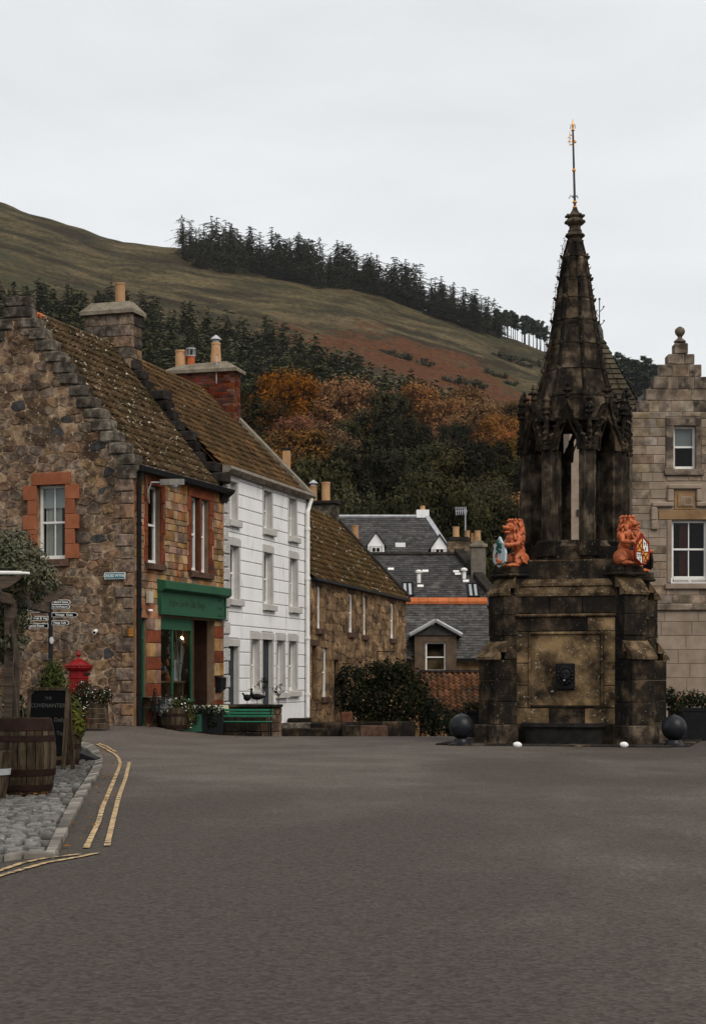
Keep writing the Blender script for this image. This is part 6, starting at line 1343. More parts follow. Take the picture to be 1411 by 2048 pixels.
# octagonal drum
def octa(k): return rotz(k*math.pi/4)
z_s, z_p, z_c = 3.94, 4.355, 6.285
q = MB(); q.lathe([(1.2, z_s-.1), (1.2, z_s+.02), (.3, z_s+.02)], 8, ph=math.pi/8); q.build('drum_floor', M_FNT, fnt)
for k in range(8):
    M = octa(k)
    fblock(M, -.47, .47, -1.16, -.82, z_s, z_p-.12, M_FNT, 'drum_stone', .012)
    q = MB(); vs = [(-.3,-1.15,z_s+.2),(.3,-1.15,z_s+.2),(.2,-.9,z_p+.02),(-.2,-.9,z_p+.02),(-.3,-.85,z_s+.2),(.3,-.85,z_s+.2)]; q.add([M @ Vector(p) for p in vs], [(0,1,2,3),(1,5,2),(0,3,4),(3,2,5,4)]); q.build('sloped_sill', M_FNTP, fnt)
    Mp = rotz(k*math.pi/4 + math.pi/8)
    fblock(Mp, -.23, .23, -1.26, -.86, z_s+.05, z_p, M_FNT, 'pier_base', .03)
    q = MB(); pf = [(-.165,-1.0),(-.13,-1.16),(-.06,-1.2),(.06,-1.2),(.13,-1.16),(.165,-1.0),(.12,-.78),(-.12,-.78)]
    q.prism(pf, lambda p, d: Mp @ Vector((p[0], p[1], d)), z_p+.001, z_c)
    for sx in (-1, 1): q.tube([Mp @ Vector((sx*.155,-1.04,z_p)), Mp @ Vector((sx*.155,-1.04,z_c))], .035, 6); q.tube([Mp @ Vector((sx*.1,-1.185,z_p)), Mp @ Vector((sx*.1,-1.185,z_c))], .022, 6)
    q.build('pier', M_FNTP, fnt)
    # arch with trefoil opening under a steep gablet
    N_ = 25; inner = []; outer = []
    for i in range(N_):
        t = i/(N_-1); s_ = -1 if t < .5 else 1; f = abs(2*t-1)       # f 1 at springing, 0 at apex
        xi = .235*math.sin(f*math.pi/2)**.8; zi = .66*(1-f**1.9)
        cusp = .055*math.sin(f*math.pi*2.0)**2*(1 if f < .97 else 0); xi = max(0, xi - cusp)
        inner.append((s_*xi, z_c + .0 + zi))
        outer.append((s_*(.02+.42*f), z_c + (1.03*(1-f)**1.02 if f < 1 else 0)))
    inner = [(-.235, z_c-.001)] + inner + [(.235, z_c-.001)]; outer = [(-.44, z_c-.001)] + outer + [(.44, z_c-.001)]
    q = MB(); n_ = len(inner); vs = []
    for y in (-1.14, -.94):
        vs += [M @ Vector((a, y, b)) for a, b in inner] + [M @ Vector((a, y, b)) for a, b in outer]
    fs = []
    for i in range(n_-1):
        fs += [(i, i+1, n_+i+1, n_+i), (2*n_+i, 3*n_+i, 3*n_+i+1, 2*n_+i+1), (i, 2*n_+i, 2*n_+i+1, i+1), (n_+i, n_+i+1, 3*n_+i+1, 3*n_+i)]
    q.add(vs, fs); ar = q.build('arch', M_FNT, fnt)
    q = MB(); q.tube([M @ Vector((-.45,-1.15,z_c+.02)), M @ Vector((-.22,-1.16,z_c+.5)), M @ Vector((0,-1.16,z_c+1.04)), M @ Vector((.22,-1.16,z_c+.5)), M @ Vector((.45,-1.15,z_c+.02))], .045, 6); q.tube([M @ Vector((-.22,-1.15,z_c)), M @ Vector((-.2,-1.15,z_c+.25)), M @ Vector((0,-1.15,z_c+.68)), M @ Vector((.2,-1.15,z_c+.25)), M @ Vector((.22,-1.15,z_c))], .028, 6)
    q.build('gablet_moulding', M_FNT, ar)
    for sx in (-1, 1):
        for j in range(5):
            f = .12 + j*.17; c = M @ Vector((sx*.44*(1-f), -1.17, z_c + 1.03*f)); q = MB(); q.ball(c + Vector((0,0,.03)), (.042,.042,.036), 7, 5); q.ball(c + (M.to_3x3() @ Vector((sx*.05, -.03, .01))), .028, 6, 4); q.build('crocket', M_FNTP if j % 2 else M_FNT, ar)
    q = MB(); c = M @ Vector((0, -1.12, z_c+1.0)); q.lathe([(.05, 0), (.035, .1), (.07, .14), (.05, .17), (.035, .22), (.1, .27), (.06, .31), (.03, .35), (.05, .38), (.012, .46)], 8, c)
    for a in range(4): q.ball(c + Vector((.085*math.cos(a*1.57), .085*math.sin(a*1.57), .27)), .034, 6, 4)
    q.build('finial', M_FNT, ar)
    q = MB(); c = Mp @ Vector((0, -1.2, z_c)); q.lathe([(.1, .0), (.12, .05), (.08, .12), (.055, .18), (.05, .75), (.1, .78), (.07, .84), (.11, .9), (.075, .97), (.055, 1.02), (.09, 1.08), (.05, 1.14), (.03, 1.2), (.012, 1.3)], 8, c)
    for j in range(4): q.ball(c + (Mp.to_3x3() @ Vector((0, -.06, .1+.13*j))), (.05, .045, .04), 7, 5)
    q.build('pinnacle', M_FNT, fnt)
q = MB(); q.lathe([(1.16, z_c+.64), (1.16, z_c+.7), (.2, z_c+.72)], 8, ph=math.pi/8); q.build('vault', M_FNT, fnt)
# spire
bands = [(852, 93), (800, 80), (745, 66), (693, 55), (645, 47), (600, 40), (558, 34), (515, 27), (484, 19)]
def srad(v): return float(np.interp(-v, [-b for b, _ in bands], [(r_-4)/91.15 for _, r_ in bands]))
for (v0, _), (v1, _) in zip(bands, bands[1:]):
    r0, r1, z0, z1 = srad(v0), srad(v1), fz(v0), fz(v1)
    for k in range(8):
        a0, a1 = k*math.pi/4+math.pi/8, (k+1)*math.pi/4+math.pi/8; g = .006; q = MB()
        def pt(a, r, z): return Vector((r*math.cos(a), r*math.sin(a), z))
        o_ = [pt(a0, r0, z0+g), pt(a1, r0, z0+g), pt(a1, r1+.008, z1-g), pt(a0, r1+.008, z1-g)]; cc = sum(o_, Vector())/4
        nrm = (o_[1]-o_[0]).cross(o_[3]-o_[0]).normalized(); nrm = nrm if nrm.dot(Vector((cc.x, cc.y, 0))) > 0 else -nrm; dd = rng.uniform(-.008, .012)
        o_ = [p.lerp(cc, .012) + nrm*dd for p in o_]; i_ = [p - nrm*.12 for p in o_]; f_ = [p.lerp(cc, .3) for p in o_]; fr_ = [p - nrm*.008 for p in f_]
        q.add(o_ + f_ + fr_ + i_, [(0,1,5,4),(1,2,6,5),(2,3,7,6),(3,0,4,7),(4,5,9,8),(5,6,10,9),(6,7,11,10),(7,4,8,11),(8,9,10,11),(0,12,13,1),(1,13,14,2),(2,14,15,3),(3,15,12,0)]); q.build('spire_stone', M_SPIRE if (k + int(v0)) % 3 else M_FNTP, fnt)
for k in range(8):
    a = k*math.pi/4+math.pi/8; q = MB(); q.tube([Vector((srad(v)*math.cos(a), srad(v)*math.sin(a), fz(v))) for v in (852, 800, 745, 693, 645, 600, 558, 515, 484)], [.05,.05,.045,.045,.04,.036,.032,.03,.025], 6); rb_ = q.build('rib', M_FNT, fnt)
    for v in (835, 800, 772, 745, 718, 693, 669, 645, 622, 600, 579, 558, 536, 515):
        r_ = srad(v) + .035; c = Vector((r_*math.cos(a), r_*math.sin(a), fz(v))); big = v in (800, 745, 693, 645, 600, 558, 515); q = MB(); s_ = (.062 if big else .032)*(.7 + .3*(v-480)/370)
        q.ball(c, (s_, s_, s_*.8), 7, 5); q.ball(c + Vector((.03*math.cos(a), .03*math.sin(a), .03)), s_*.6, 6, 4); q.build('crocket', M_FNTP if big else M_FNT, rb_)
q = MB(); q.lathe([(.19, fz(486)), (.19, fz(481)), (.155, fz(479)), (.17, fz(476)), (.225, fz(472)), (.21, fz(469)), (.15, fz(465)), (.155, fz(461)), (.13, fz(459)), (.125, fz(453)), (.18, fz(448)), (.205, fz(444)), (.19, fz(440)), (.15, fz(437)), (.19, fz(433)), (.195, fz(431)), (.12, fz(428)), (.07, fz(421)), (.035, fz(413))], 12, (0,0,0)); col_ = q.build('spire_crown', M_FNTP, fnt)
for i in range(8):
    a = i*math.pi/4; q = MB(); q.ball((.19*math.cos(a), .19*math.sin(a), fz(444)), .045, 6, 5); q.ball((.19*math.cos(a), .19*math.sin(a), fz(432)), .035, 6, 5); q.build('leaf_knob', M_FNTP, col_)
top = fz(236); q = MB(); q.tube([(0,0,fz(416)), (-.045,0,fz(260))], [.028, .02], 8); rod = q.build('vane_rod', M_ROD, fnt)
def rp(v): return Vector((-.045*(416-v)/156, 0, fz(v)))
for v, r_ in ((414, .05), (404, .055), (340, .042)):
    q = MB(); q.ball(rp(v), (r_, r_, r_*(.6 if v > 400 else 1)), 10, 7); q.build('gilt_knob', M_GOLD, rod)
q = MB(); q.lathe([(.03, fz(261)), (.045, fz(260)), (.022, fz(257)), (.03, fz(249)), (.012, fz(243)), (.004, fz(236))], 8, (-.046, 0, 0)); q.build('gilt_spike', M_GOLD, rod)
q = MB()
for sx in (-1, 1): q.tube([rp(252), rp(250)+Vector((sx*.045,0,.02)), rp(254)+Vector((sx*.055,0,-.03))], .008, 4)
for (dx, s_) in ((-1, 1.7), (1, 1.0), (-.7, .8), (.8, 1.2)): q.tube([rp(396), rp(393)+Vector((dx*.05*s_, .02*dx, .03)), rp(395)+Vector((dx*.07*s_, .03*dx, -.01*s_))], .012, 4)
q.build('iron_scroll', M_ROD, rod)
q = MB(); B0 = rp(288); zt_, zb_ = fz(266), fz(287)
q.box(-.11, -.045, -.006, .006, fz(268), fz(270)); q.box(-.11, -.045, -.006, .006, fz(287), fz(289)); q.box(-.12, -.108, -.006, .006, fz(290), fz(262)); q.box(-.052, -.03, -.012, .012, fz(290), fz(266))
q.ball((.0, 0, fz(283)), (.035, .02, .035), 8, 6); q.build('vane_banner', M_GOLD, rod)
text_part('25', .17, M_GOLD, rod, Matrix.Translation((-.08, -.003, fz(278.5))) @ Matrix.Rotation(R(90), 4, 'X'), 'vane_figure', ext=.004)
# lion-mask spout and trough on the square's side
q = MB(); q.bev(-.2, .2, -A_-.03, -A_+.04, fz(1377)*1.0-.02, 1.72, .02); sp = q.build('spout_plaque', M_BLACK, fnt)
zc = (fz(1377)-.02+1.72)/2; q = MB()
q.ball((0, -A_-.05, zc+.02), (.13, .07, .15), 12, 8); q.ball((0, -A_-.11, zc-.03), (.075, .06, .06), 10, 7); q.ball((0, -A_-.13, zc+.01), (.035, .04, .05), 8, 6); q.ball((-.05, -A_-.1, zc+.08), (.035, .03, .02), 8, 5); q.ball((.05, -A_-.1, zc+.08), (.035, .03, .02), 8, 5); q.ball((0, -A_-.09, zc-.1), (.06, .05, .03), 8, 5)
for i in range(14):
    a = i*2*math.pi/14; q.ball((.15*math.cos(a), -A_-.045, zc+.02+.165*math.sin(a)), (.045, .04, .045), 7, 5)
q.build('lion_mask', M_BLACK, sp, True)
q = MB(); q.tube([(0, -A_-.13, zc-.07), (0, -A_-.2, zc-.085)], .014, 8); q.build('spout_pipe', M_LEAD, sp)
q = MB(); prof = []
def dshape(hw, d, z): return [Vector((-hw, -A_-.04, z))] + [Vector((-hw*math.cos(t)**.45 if math.cos(t) > 0 else hw*(-math.cos(t))**.45, -A_-.04-d*math.sin(t)**.5, z)) for t in [math.pi*i/16 for i in range(1, 16)]] + [Vector((hw, -A_-.04, z))]
ring = [dshape(.80, .5, -.06), dshape(.82, .54, .3), dshape(.84, .56, .36), dshape(.88, .6, .39), dshape(.88, .6, .47), dshape(.80, .52, .47), dshape(.78, .5, .3)]
n_ = len(ring[0]); q.add([p for r_ in ring for p in r_], [(j*n_+i, j*n_+i+1, (j+1)*n_+i+1, (j+1)*n_+i) for j in range(6) for i in range(n_-1)] + [tuple(6*n_+i for i in range(n_))]); q.build('trough', mat('trough_stone', [(.013,.012,.012), (.026,.024,.022)], scale=6, rough=.7, bump=.3), fnt, 'auto')
# string of unlit fairy lights up the spire edges
ls = thing('string_lights', 'thin dark cable of unlit fairy lights clipped up the fountain spire', 'lights', (FX, FY, 0), FROT); q = MB(); b_ = MB()
for k in (1, 2, 3, 4, 5, 6):
    a = k*math.pi/4+math.pi/8+.06; pts = []
    for i in range(46):
        v = 820 - i*7.6; r_ = srad(max(484, v)) + .075 + .02*math.sin(i*1.7+k); r_ = r_ if v > 486 else max(.06, .24 - .13*(486-v)/12*.15)
        pts.append(Vector((r_*math.cos(a), r_*math.sin(a), fz(v))))
        d = Vector((math.cos(a), math.sin(a), rng.uniform(-.3, .3))).normalized()
        if i % 2: b_.tube([pts[-1], pts[-1] + d*.05], .007, 4)
    q.tube(pts, .006, 4)
q.build('cable', M_BLACK, ls); props(b_.build('bulb', M_BLACK, ls), kind='stuff')

# ---------------------------------------------------------------- lions with shields
def remesh(mb, vox, mat_, name, sm=2):
    me = bpy.data.meshes.new('tmp'); me.from_pydata(mb.v, [], mb.f); o = bpy.data.objects.new('tmp', me); COL.objects.link(o)
    m = o.modifiers.new('r', 'REMESH'); m.mode = 'VOXEL'; m.voxel_size = vox
    if sm: s_ = o.modifiers.new('s', 'SMOOTH'); s_.iterations = sm; s_.factor = .5
    dg = bpy.context.evaluated_depsgraph_get(); r = bpy.data.meshes.new_from_object(o.evaluated_get(dg)); bpy.data.objects.remove(o)
    r.name = name; r.materials.clear(); r.materials.append(mat_); r.polygons.foreach_set('use_smooth', [True]*len(r.polygons)); return r
def lion_mesh():
    q = MB(); rr = random.Random(3)
    q.ball((0,.2,.18), (.16,.17,.17)); q.ball((-.16,.08,.18), (.085,.2,.165)); q.ball((.16,.08,.18), (.085,.2,.165))
    q.ball((0,.14,.36), (.125,.13,.18)); q.ball((0,.07,.52), (.14,.13,.18)); q.ball((0,.0,.66), (.17,.14,.15))
    for sx in (-1, 1):
        q.ball((sx*.18,-.13,.05), (.075,.15,.05)); q.tube([(sx*.19,.02,.14), (sx*.19,-.1,.09)], [.09,.06], 8)
        for t in (-.04, 0, .04): q.ball((sx*.18+t,-.27,.04), (.022,.04,.032), 7, 5)
        q.tube([(sx*.19,.02,.64), (sx*.27,-.1,.50), (sx*.25,-.3,.47)], [.075,.055,.042], 9); q.ball((sx*.22,-.34,.47), (.06,.06,.05))
        for t in (-.035, 0, .035): q.ball((sx*.185,-.37,.47+t), (.05,.026,.018), 7, 5)
    q.ball((0,-.05,.87), (.115,.13,.125)); q.ball((0,-.2,.86), (.065,.10,.045)); q.ball((0,-.28,.885), (.032,.032,.024)); q.ball((0,-.18,.765), (.045,.09,.022)); q.ball((0,-.14,.92), (.085,.06,.03))
    for sx in (-1, 1): q.ball((sx*.105,0,.985), (.035,.025,.042), 7, 5); q.ball((sx*.05,-.165,.9), .02, 6, 5)
    # curled mane
    q.ball((0,.05,.82), (.15,.13,.18)); q.ball((0,.02,.67), (.16,.15,.15))
    for i in range(120):
        z = rr.uniform(.5, 1.04); a = rr.uniform(0, 2*math.pi); R_ = .135 + .05*math.sin((z-.48)/.56*math.pi)
        x, y = R_*math.cos(a), .03 + R_*math.sin(a)*.95
        if y < -.1 and z > .73 and abs(x) < .12: continue
        d = Vector((x, y-.03, 0)).normalized(); p0 = Vector((x, y, z)) - d*.03; p1 = p0 + d*.045 + Vector((0,0,-.035)); p2 = p1 + d*.018 + Vector((rr.uniform(-.03,.03), 0, -.06))
        q.tube([p0, p1, p2], [.026, .024, .007], 6)
    for i in range(12): a = i*.52; p = Vector((.09*math.cos(a), .02+.09*math.sin(a), .99)); q.tube([p, p+Vector((.05*math.cos(a), .05*math.sin(a), .05)), p+Vector((.09*math.cos(a), .09*math.sin(a), .02))], [.035,.028,.01], 6)
    q.tube([(.02,.36,.08), (.16,.38,.05), (.3,.22,.05), (.31,.02,.12), (.27,-.02,.24), (.25,.06,.3)], [.035,.034,.03,.028,.03,.02], 7)
    return remesh(q, .0095, M_LION, 'lion_body', 0)
LION = lion_mesh()
SHO = [(-.21,.12),(-.23,.3),(-.19,.42),(-.2,.5),(-.1,.53),(0,.66),(.1,.53),(.2,.5),(.19,.42),(.23,.3),(.21,.12),(.1,.05),(0,-.0),(-.1,.05)]
def flat(parent, poly, y, t, m_, name):
    q = MB(); q.prism(poly, lambda p, d: (p[0], d, p[1]), y, y+t); return q.build(name, m_, parent)
M_SKYB = mat('shield_pale_blue', [(.36,.44,.46), (.44,.52,.54)], rough=.5); M_TREEG = mat('shield_tree_green', [(.02,.06,.05), (.04,.10,.085)], scale=20, rough=.6)
M_SHY = mat('shield_yellow', [(.50,.26,.05), (.58,.31,.07)], rough=.5); M_SHR = mat('shield_red', [(.16,.018,.012), (.2,.025,.016)], rough=.5); M_SHW = mat('shield_white', [(.66,.66,.64)], rough=.5)
def lion(d_ang, label, style, rho=1.62, turn=0.0):
    a = math.radians(d_ang); loc = Matrix.Rotation(FROT, 3, 'Z') @ Vector((rho*math.cos(a), rho*math.sin(a), 0))
    t = thing('lion_statue', label, 'statue', (FX+loc.x, FY+loc.y, 3.772), FROT + a + math.pi/2 + turn, 'lions on the fountain corners')
    link('body', LION, t)
    sh_ = flat(t, SHO, -.40, .05, M_SKYB if style == 'tree' else (M_SHR if style == 'quarter' else M_BLACK), 'shield')
    y = -.402
    if style == 'tree':
        q = MB(); q.box(-.02, .02, y-.02, y+.01, .16, .32); q.build('tree_trunk', M_GREYST, sh_); q = MB()
        for i in range(16): q.ball((rng.uniform(-.1,.1)*(1-abs(i-6)/18), y-.01, .3+.018*i), (.045,.03,.03), 7, 5)
        q.build('painted_tree', M_TREEG, sh_)
        q = MB(); q.ball((.05,y-.015,.12), (.08,.035,.05), 9, 6); q.ball((-.05,y-.02,.17), (.03,.03,.05), 8, 5); q.ball((-.09,y-.015,.26), (.035,.03,.055), 8, 5); q.ball((-.02,y-.015,.09), (.05,.03,.03), 8, 5); q.build('painted_stag', M_LION, sh_)
        q = MB()
        for i in range(5): q.ball((-.1+.05*i, y-.008, .065+.008*(i % 2)), (.035,.02,.018), 6, 4)
        q.build('painted_grass', M_TREEG, sh_)
    if style == 'quarter':
        flat(sh_, [(-.17,.28),(-.02,.28),(-.02,.55),(-.1,.48),(-.15,.46)], y, .001, M_SHY, 'yellow_quarter'); flat(sh_, [(.02,.28),(.17,.28),(.15,.46),(.1,.48),(.02,.55)], y, .001, M_SHW, 'white_quarter')
        flat(sh_, [(-.17,.13),(-.09,.08),(-.02,.03),(-.02,.25),(-.18,.25)], y, .001, M_SHW, 'white_quarter'); flat(sh_, [(.02,.03),(.09,.08),(.17,.13),(.18,.25),(.02,.25)], y, .001, M_SHY, 'yellow_quarter')
        for (cx, cz) in ((-.095, .39), (.095, .15)):
            for s_ in (-1, 1): q = MB(); q.tube([(cx-.065, y-.004, cz-.085*s_), (cx+.065, y-.004, cz+.085*s_)], .012, 4); q.build('red_saltire_bar', M_SHR, sh_)
        for (cx, cz) in ((.06, .43), (.12, .43), (.09, .33), (-.14, .19), (-.08, .19), (-.08, .10)):
            q = MB(); q.ball((cx, y-.004, cz+.022), (.018,.006,.02), 7, 5); q.box(cx-.008, cx+.008, y-.006, y, cz-.035, cz+.01); q.build('black_key', M_BLACK, sh_)
        flat(sh_, [(-.05,.2),(0,.15),(.05,.2),(.05,.33),(-.05,.33)], y-.008, .004, M_SHR, 'inner_shield'); q = MB()
        for s_ in (-1, 1): q.tube([(-.03,y-.012,.25-.04*s_), (.03,y-.012,.25+.04*s_)], .009, 4)
        q.build('inner_cross', M_SHY, sh_)
    return t
lion(-135, 'terracotta painted lion statue clasping a pale blue shield with a green tree', 'tree')
lion(-45, 'terracotta painted lion statue clasping a quartered yellow and white shield', 'quarter', 1.84, R(8))
lion(45, 'terracotta painted lion statue with a black shield, behind the quartered-shield lion', 'dark')
lion(135, 'terracotta painted lion statue with a black shield, behind the tree-shield lion', 'dark')
# ================================================================ small things
def at(u, Y, dz=0.0):
    x = (u-UC)*Y/F; return Vector((x, Y, gz(x, Y) + dz))
def cloud(clumps, per, size, m_, seed, squash=.9, asp=1.8):
    r = np.random.default_rng(seed); PP = []; NN = []
    for (c, rad) in clumps:
        rad = np.array(rad if isinstance(rad, (tuple, list)) else (rad, rad, rad*squash)); n = int(5*per*rad[0]*rad[2]/(size*size)) + 6
        d = r.normal(size=(n, 3)); d /= np.linalg.norm(d, axis=1)[:, None]; rr = (r.uniform(.15, 1, n)**.4)[:, None]*(1 + .16*r.normal(size=(n, 1)))
        PP.append(np.array(c) + d*rr*rad); NN.append(d)
    P = np.concatenate(PP); Nn = np.concatenate(NN); V_, Fq = leafquads(P, size, Nn, asp=asp, seed=seed+1); return np_mesh('foliage', V_, Fq, m_)
L_SHRUB = leaf_mat('shrub_leaves', [(.007,.009,.0045), (.015,.018,.008), (.034,.034,.015)], rnd=.1, isl=.5)
L_YEW = leaf_mat('yew_leaves', [(.007,.011,.007), (.015,.019,.011)], rnd=.1, isl=.4)
L_OLIVE = leaf_mat('climber_leaves', [(.034,.036,.016), (.068,.068,.034), (.125,.12,.068)], rnd=.05, isl=.5, rough=.5, spec=.25)
L_CYP = leaf_mat('cypress_leaves', [(.026,.034,.009), (.052,.060,.015)], rnd=.1, isl=.4)
L_CYPY = leaf_mat('golden_cypress_leaves', [(.05,.055,.012), (.10,.095,.02)], rnd=.1, isl=.4)
L_WHT = leaf_mat('white_petals', [(.62,.60,.56), (.74,.72,.68)], rnd=.02, isl=.1)
L_SILV = leaf_mat('silver_leaves', [(.22,.23,.22), (.34,.35,.33)], rnd=.02, isl=.25)
L_REDF = leaf_mat('red_petals', [(.32,.06,.02), (.42,.10,.03)], rnd=.02, isl=.2)
L_FALL = leaf_mat('fallen_leaf', [(.16,.06,.02), (.27,.12,.035)], rnd=.3, isl=.3, hue=.02)
# ---------------------------------------------------------------- barrels
def barrel(name, label, loc, h, r0, rm, hoops, n=22, top=True, group=None, taper=None):
    t = thing(name, label, 'barrel', loc, rng.uniform(0, 1), group)
    def rad(f): return (taper[0] + (taper[1]-taper[0])*f) if taper else r0 + (rm-r0)*(1-(2*f-1)**2)
    for i in range(n):
        a0, a1 = 2*math.pi*i/n+.012, 2*math.pi*(i+1)/n-.012; q = MB(); vs = []; zz = [0,.2,.4,.6,.8,1]
        for f in zz:
            for (a, dr_) in ((a0, 0), (a1, 0), (a1, -.035), (a0, -.035)):
                r_ = rad(f) + dr_; vs.append((r_*math.cos(a), r_*math.sin(a), f*h))
        fs = [(j*4+k, j*4+(k+1) % 4, (j+1)*4+(k+1) % 4, (j+1)*4+k) for j in range(5) for k in range(4)] + [(0,3,2,1), (20,21,22,23)]
        q.add(vs, fs); q.build('stave', M_OAK, t)
    for (f0, f1) in hoops:
        q = MB(); fs_ = [f0, (f0+f1)/2, f1]; q.lathe([(rad(f)+.006, f*h) for f in fs_] + [(rad(f)-.002, f*h) for f in fs_[::-1]], 32, cap=False); q.build('hoop', M_HOOP, t, 'auto')
    q = MB(); q.lathe([(rad(.95)-.03, h*.93), (rad(.95)-.031, h*.95)], 20); q.build('barrel_head' if top else 'soil', M_OAK if top else M_SOIL, t); return t
barrel('whisky_barrel', 'tall old oak barrel with rusty red hoops standing on the cobbles', at(112, 20.3) + Vector((-.365, 0, .05)), .88, .30, .365, ((.84,.995),(.70,.775),(.25,.335),(.05,.13)))
tub = barrel('tub_planter', 'small tapered pale wooden tub with a single grey metal band', at(27, 19.4) + Vector((-.26, 0, .05)), .53, .2, .2, (), n=16, top=False, taper=(.17, .25))
q = MB(); q.lathe([(.222, .27), (.231, .34), (.226, .34), (.217, .27)], 28, cap=False); q.build('band', M_LEAD, tub, 'auto')
hb = barrel('half_barrel_planter', 'half-barrel planter holding a clipped golden conifer beside the chalkboard', at(161, 27.2) + Vector((-.34, 0, .05)), .5, .3, .33, ((.03,.2),(.52,.66)), n=20, top=False)
# topiary conifers
def topiary(name, label, loc, clumps, m_, seed, size=.045, stem=.3):
    t = thing(name, label, 'shrub', loc); me = cloud(clumps, 3.2, size, m_, seed, asp=2.2); link('foliage', me, t); q = MB(); q.tube([(0,0,-stem), (0,0,.3)], [.03,.02], 6); q.build('stem', M_BARK, t); return t
p = at(140, 27.2); topiary('golden_conifer', 'bushy golden-green conifer growing in the half barrel', (p.x, p.y, p.z+.52), [((0,0,.2), (.24,.24,.3)), ((-.1,0,.45), (.2,.2,.25)), ((.12,-.05,.15), (.14,.14,.24))], L_CYPY, 61)
p = at(104, 28.0); topiary('cypress_shrub', 'rounded dark green cypress behind the chalkboard', (p.x, p.y, p.z+.6), [((0,0,.55), (.3,.3,.4)), ((.02,0,.85), (.18,.18,.26)), ((.16,0,.25), (.32,.3,.36)), ((.28,-.1,0), (.22,.2,.3))], L_CYP, 62, size=.035, stem=.6)
p = at(22, 29.5); topiary('dark_shrub', 'dark leafy shrub low behind the pergola post', (p.x, p.y, p.z+.3), [((0,0,.3), (.5,.4,.45)), ((.3,0,.2), (.35,.3,.4))], L_SHRUB, 63, size=.06)
# chalkboard
ab = thing('chalkboard_sign', 'black A-frame chalkboard with white chalk writing and a wooden frame', 'chalkboard', at(88, 25.6) + Vector((0, 0, .05)), R(-14)); lean = Matrix.Rotation(R(-9), 4, 'X')
q = MB(); q.box(-.27, .27, -.012, .012, .2, 1.17, lean); bd = q.build('board', M_SIGNB, ab)
for (x0, x1, z0, z1) in ((-.33,-.27,0,1.2),(.27,.33,0,1.2),(-.27,.27,1.17,1.22),(-.27,.27,.14,.2)):
    q = MB(); q.bev(x0, x1, -.025, .025, z0, z1, .006, lean); q.build('frame_bar', M_OAK, ab)
q = MB(); lb = Matrix.Translation((0,.36,0)) @ Matrix.Rotation(R(9), 4, 'X')
for x in (-.3, .3): q.box(x-.03, x+.03, -.02, .02, 0, 1.19, lb)
q.build('rear_leg_frame', M_OAK, ab)
for s_, z, sz in (('THE', 1.06, .06), ('COVENANTER', .95, .085), ('Open Free Daily', .74, .085), ('Coffee Cake Tea', .54, .085)):
    text_part(s_, sz, M_CHALK, bd, lean @ Matrix.Translation((.0, -.014, z)) @ Matrix.Rotation(R(90), 4, 'X'), 'chalk_lettering', ext=.0005)
# black ramp, bollard post
p = at(172, 29.0); rp_ = thing('black_ramp', 'small black wedge-shaped ramp lying on the cobbles at the kerb', 'ramp', (p.x, p.y, p.z+.05)); q = MB(); q.prism([(-.18,0), (.2,0), (.2,.02), (-.1,.13), (-.18,.13)], lambda a, d: (a[0], d, a[1]), -.25, .3); q.build('wedge', M_BLACK, rp_); q = MB(); q.box(-.19, -.17, -.25, .3, 0, .14); q.build('end_plate', M_BLACK, rp_)
p = at(157, 29.5); bp_ = thing('bollard_post', 'slim black metal post behind the half-barrel planter', 'bollard', (p.x, p.y, p.z)); q = MB(); q.lathe([(.045,0),(.045,.85),(.05,.87),(.05,.93),(.03,.98),(.0,1.0)], 12); q.build('post', M_BLACK, bp_, 'auto'); q = MB(); q.lathe([(.047,.6),(.047,.66)], 12); q.build('band', M_LEAD, bp_)
# ---------------------------------------------------------------- pergola, climber, strip light
pg = thing('pergola', 'weathered timber pergola with shaped rafter ends beside the chalkboard', 'pergola', (-4.4, 22.5, 0)); PX, PY = -4.4, 22.5
for yy in (0, -3.6): q = MB(); q.bev(-.07, .07, yy-.07, yy+.07, 0, 2.4, .01); q.build('post', M_TIMBER, pg)
q = MB(); q.bev(-.04, .04, -4.5, 2.7, 2.33, 2.47, .01); q.build('beam', M_TIMBER, pg)
for yy in (-1.0, .8, 2.5): 
    q = MB(); q.prism([(-3, 2.47), (-3, 2.64), (.33, 2.64), (.31, 2.6), (.2, 2.52), (.08, 2.475), (-.1, 2.47)], lambda a, d: (a[0], d, a[1]), yy-.035, yy+.035); q.build('rafter', M_TIMBER, pg)
q = MB(); q.bev(-.05, .05, -.9, -.8, 0, 1.1, .01); q.build('rail_post', M_TIMBER, pg)
st = thing('strip_light', 'white tubular strip light fixed on top of a pergola rafter', 'lamp', (-4.07, 21.5, 2.66)); q = MB(); q.tube([(-1.5,0,.04), (-.0,0,.025)], .024, 8); q.tube([(0,0,.025), (.1,0,.02)], .017, 8); q.build('tube', M_WPAINT, st); q = MB(); q.box(-.45, -.4, -.02, .02, -.02, .02); q.build('clip', M_WPAINT, st)
cl = thing('climbing_plant', 'grey-green leafy climber smothering the pergola', 'climber', (-4.7, 23.0, 0)); cr = random.Random(8); cc = []
def cpt(u, v, Y): p = px(u, v, Y); return (p.x+4.7, p.y-23.0, p.z)
for (u, v, r_) in ((10,1095,.26),(40,1085,.2),(25,1130,.3),(65,1115,.22),(60,1150,.26),(92,1150,.17),(105,1170,.11),(20,1165,.28),(-20,1120,.35),(80,1178,.14),(10,1210,.26),(35,1215,.18),(5,1250,.25),(30,1255,.16),(20,1290,.2),(0,1300,.22),(48,1240,.12),(-15,1230,.3),(48,1280,.09),(85,1130,.12),(75,1195,.1)):
    cc.append((cpt(u, v, 23 + cr.uniform(-.6, .8)), r_))
link('foliage', cloud(cc, 1.9, .030, L_OLIVE, 71, asp=2.6), cl)
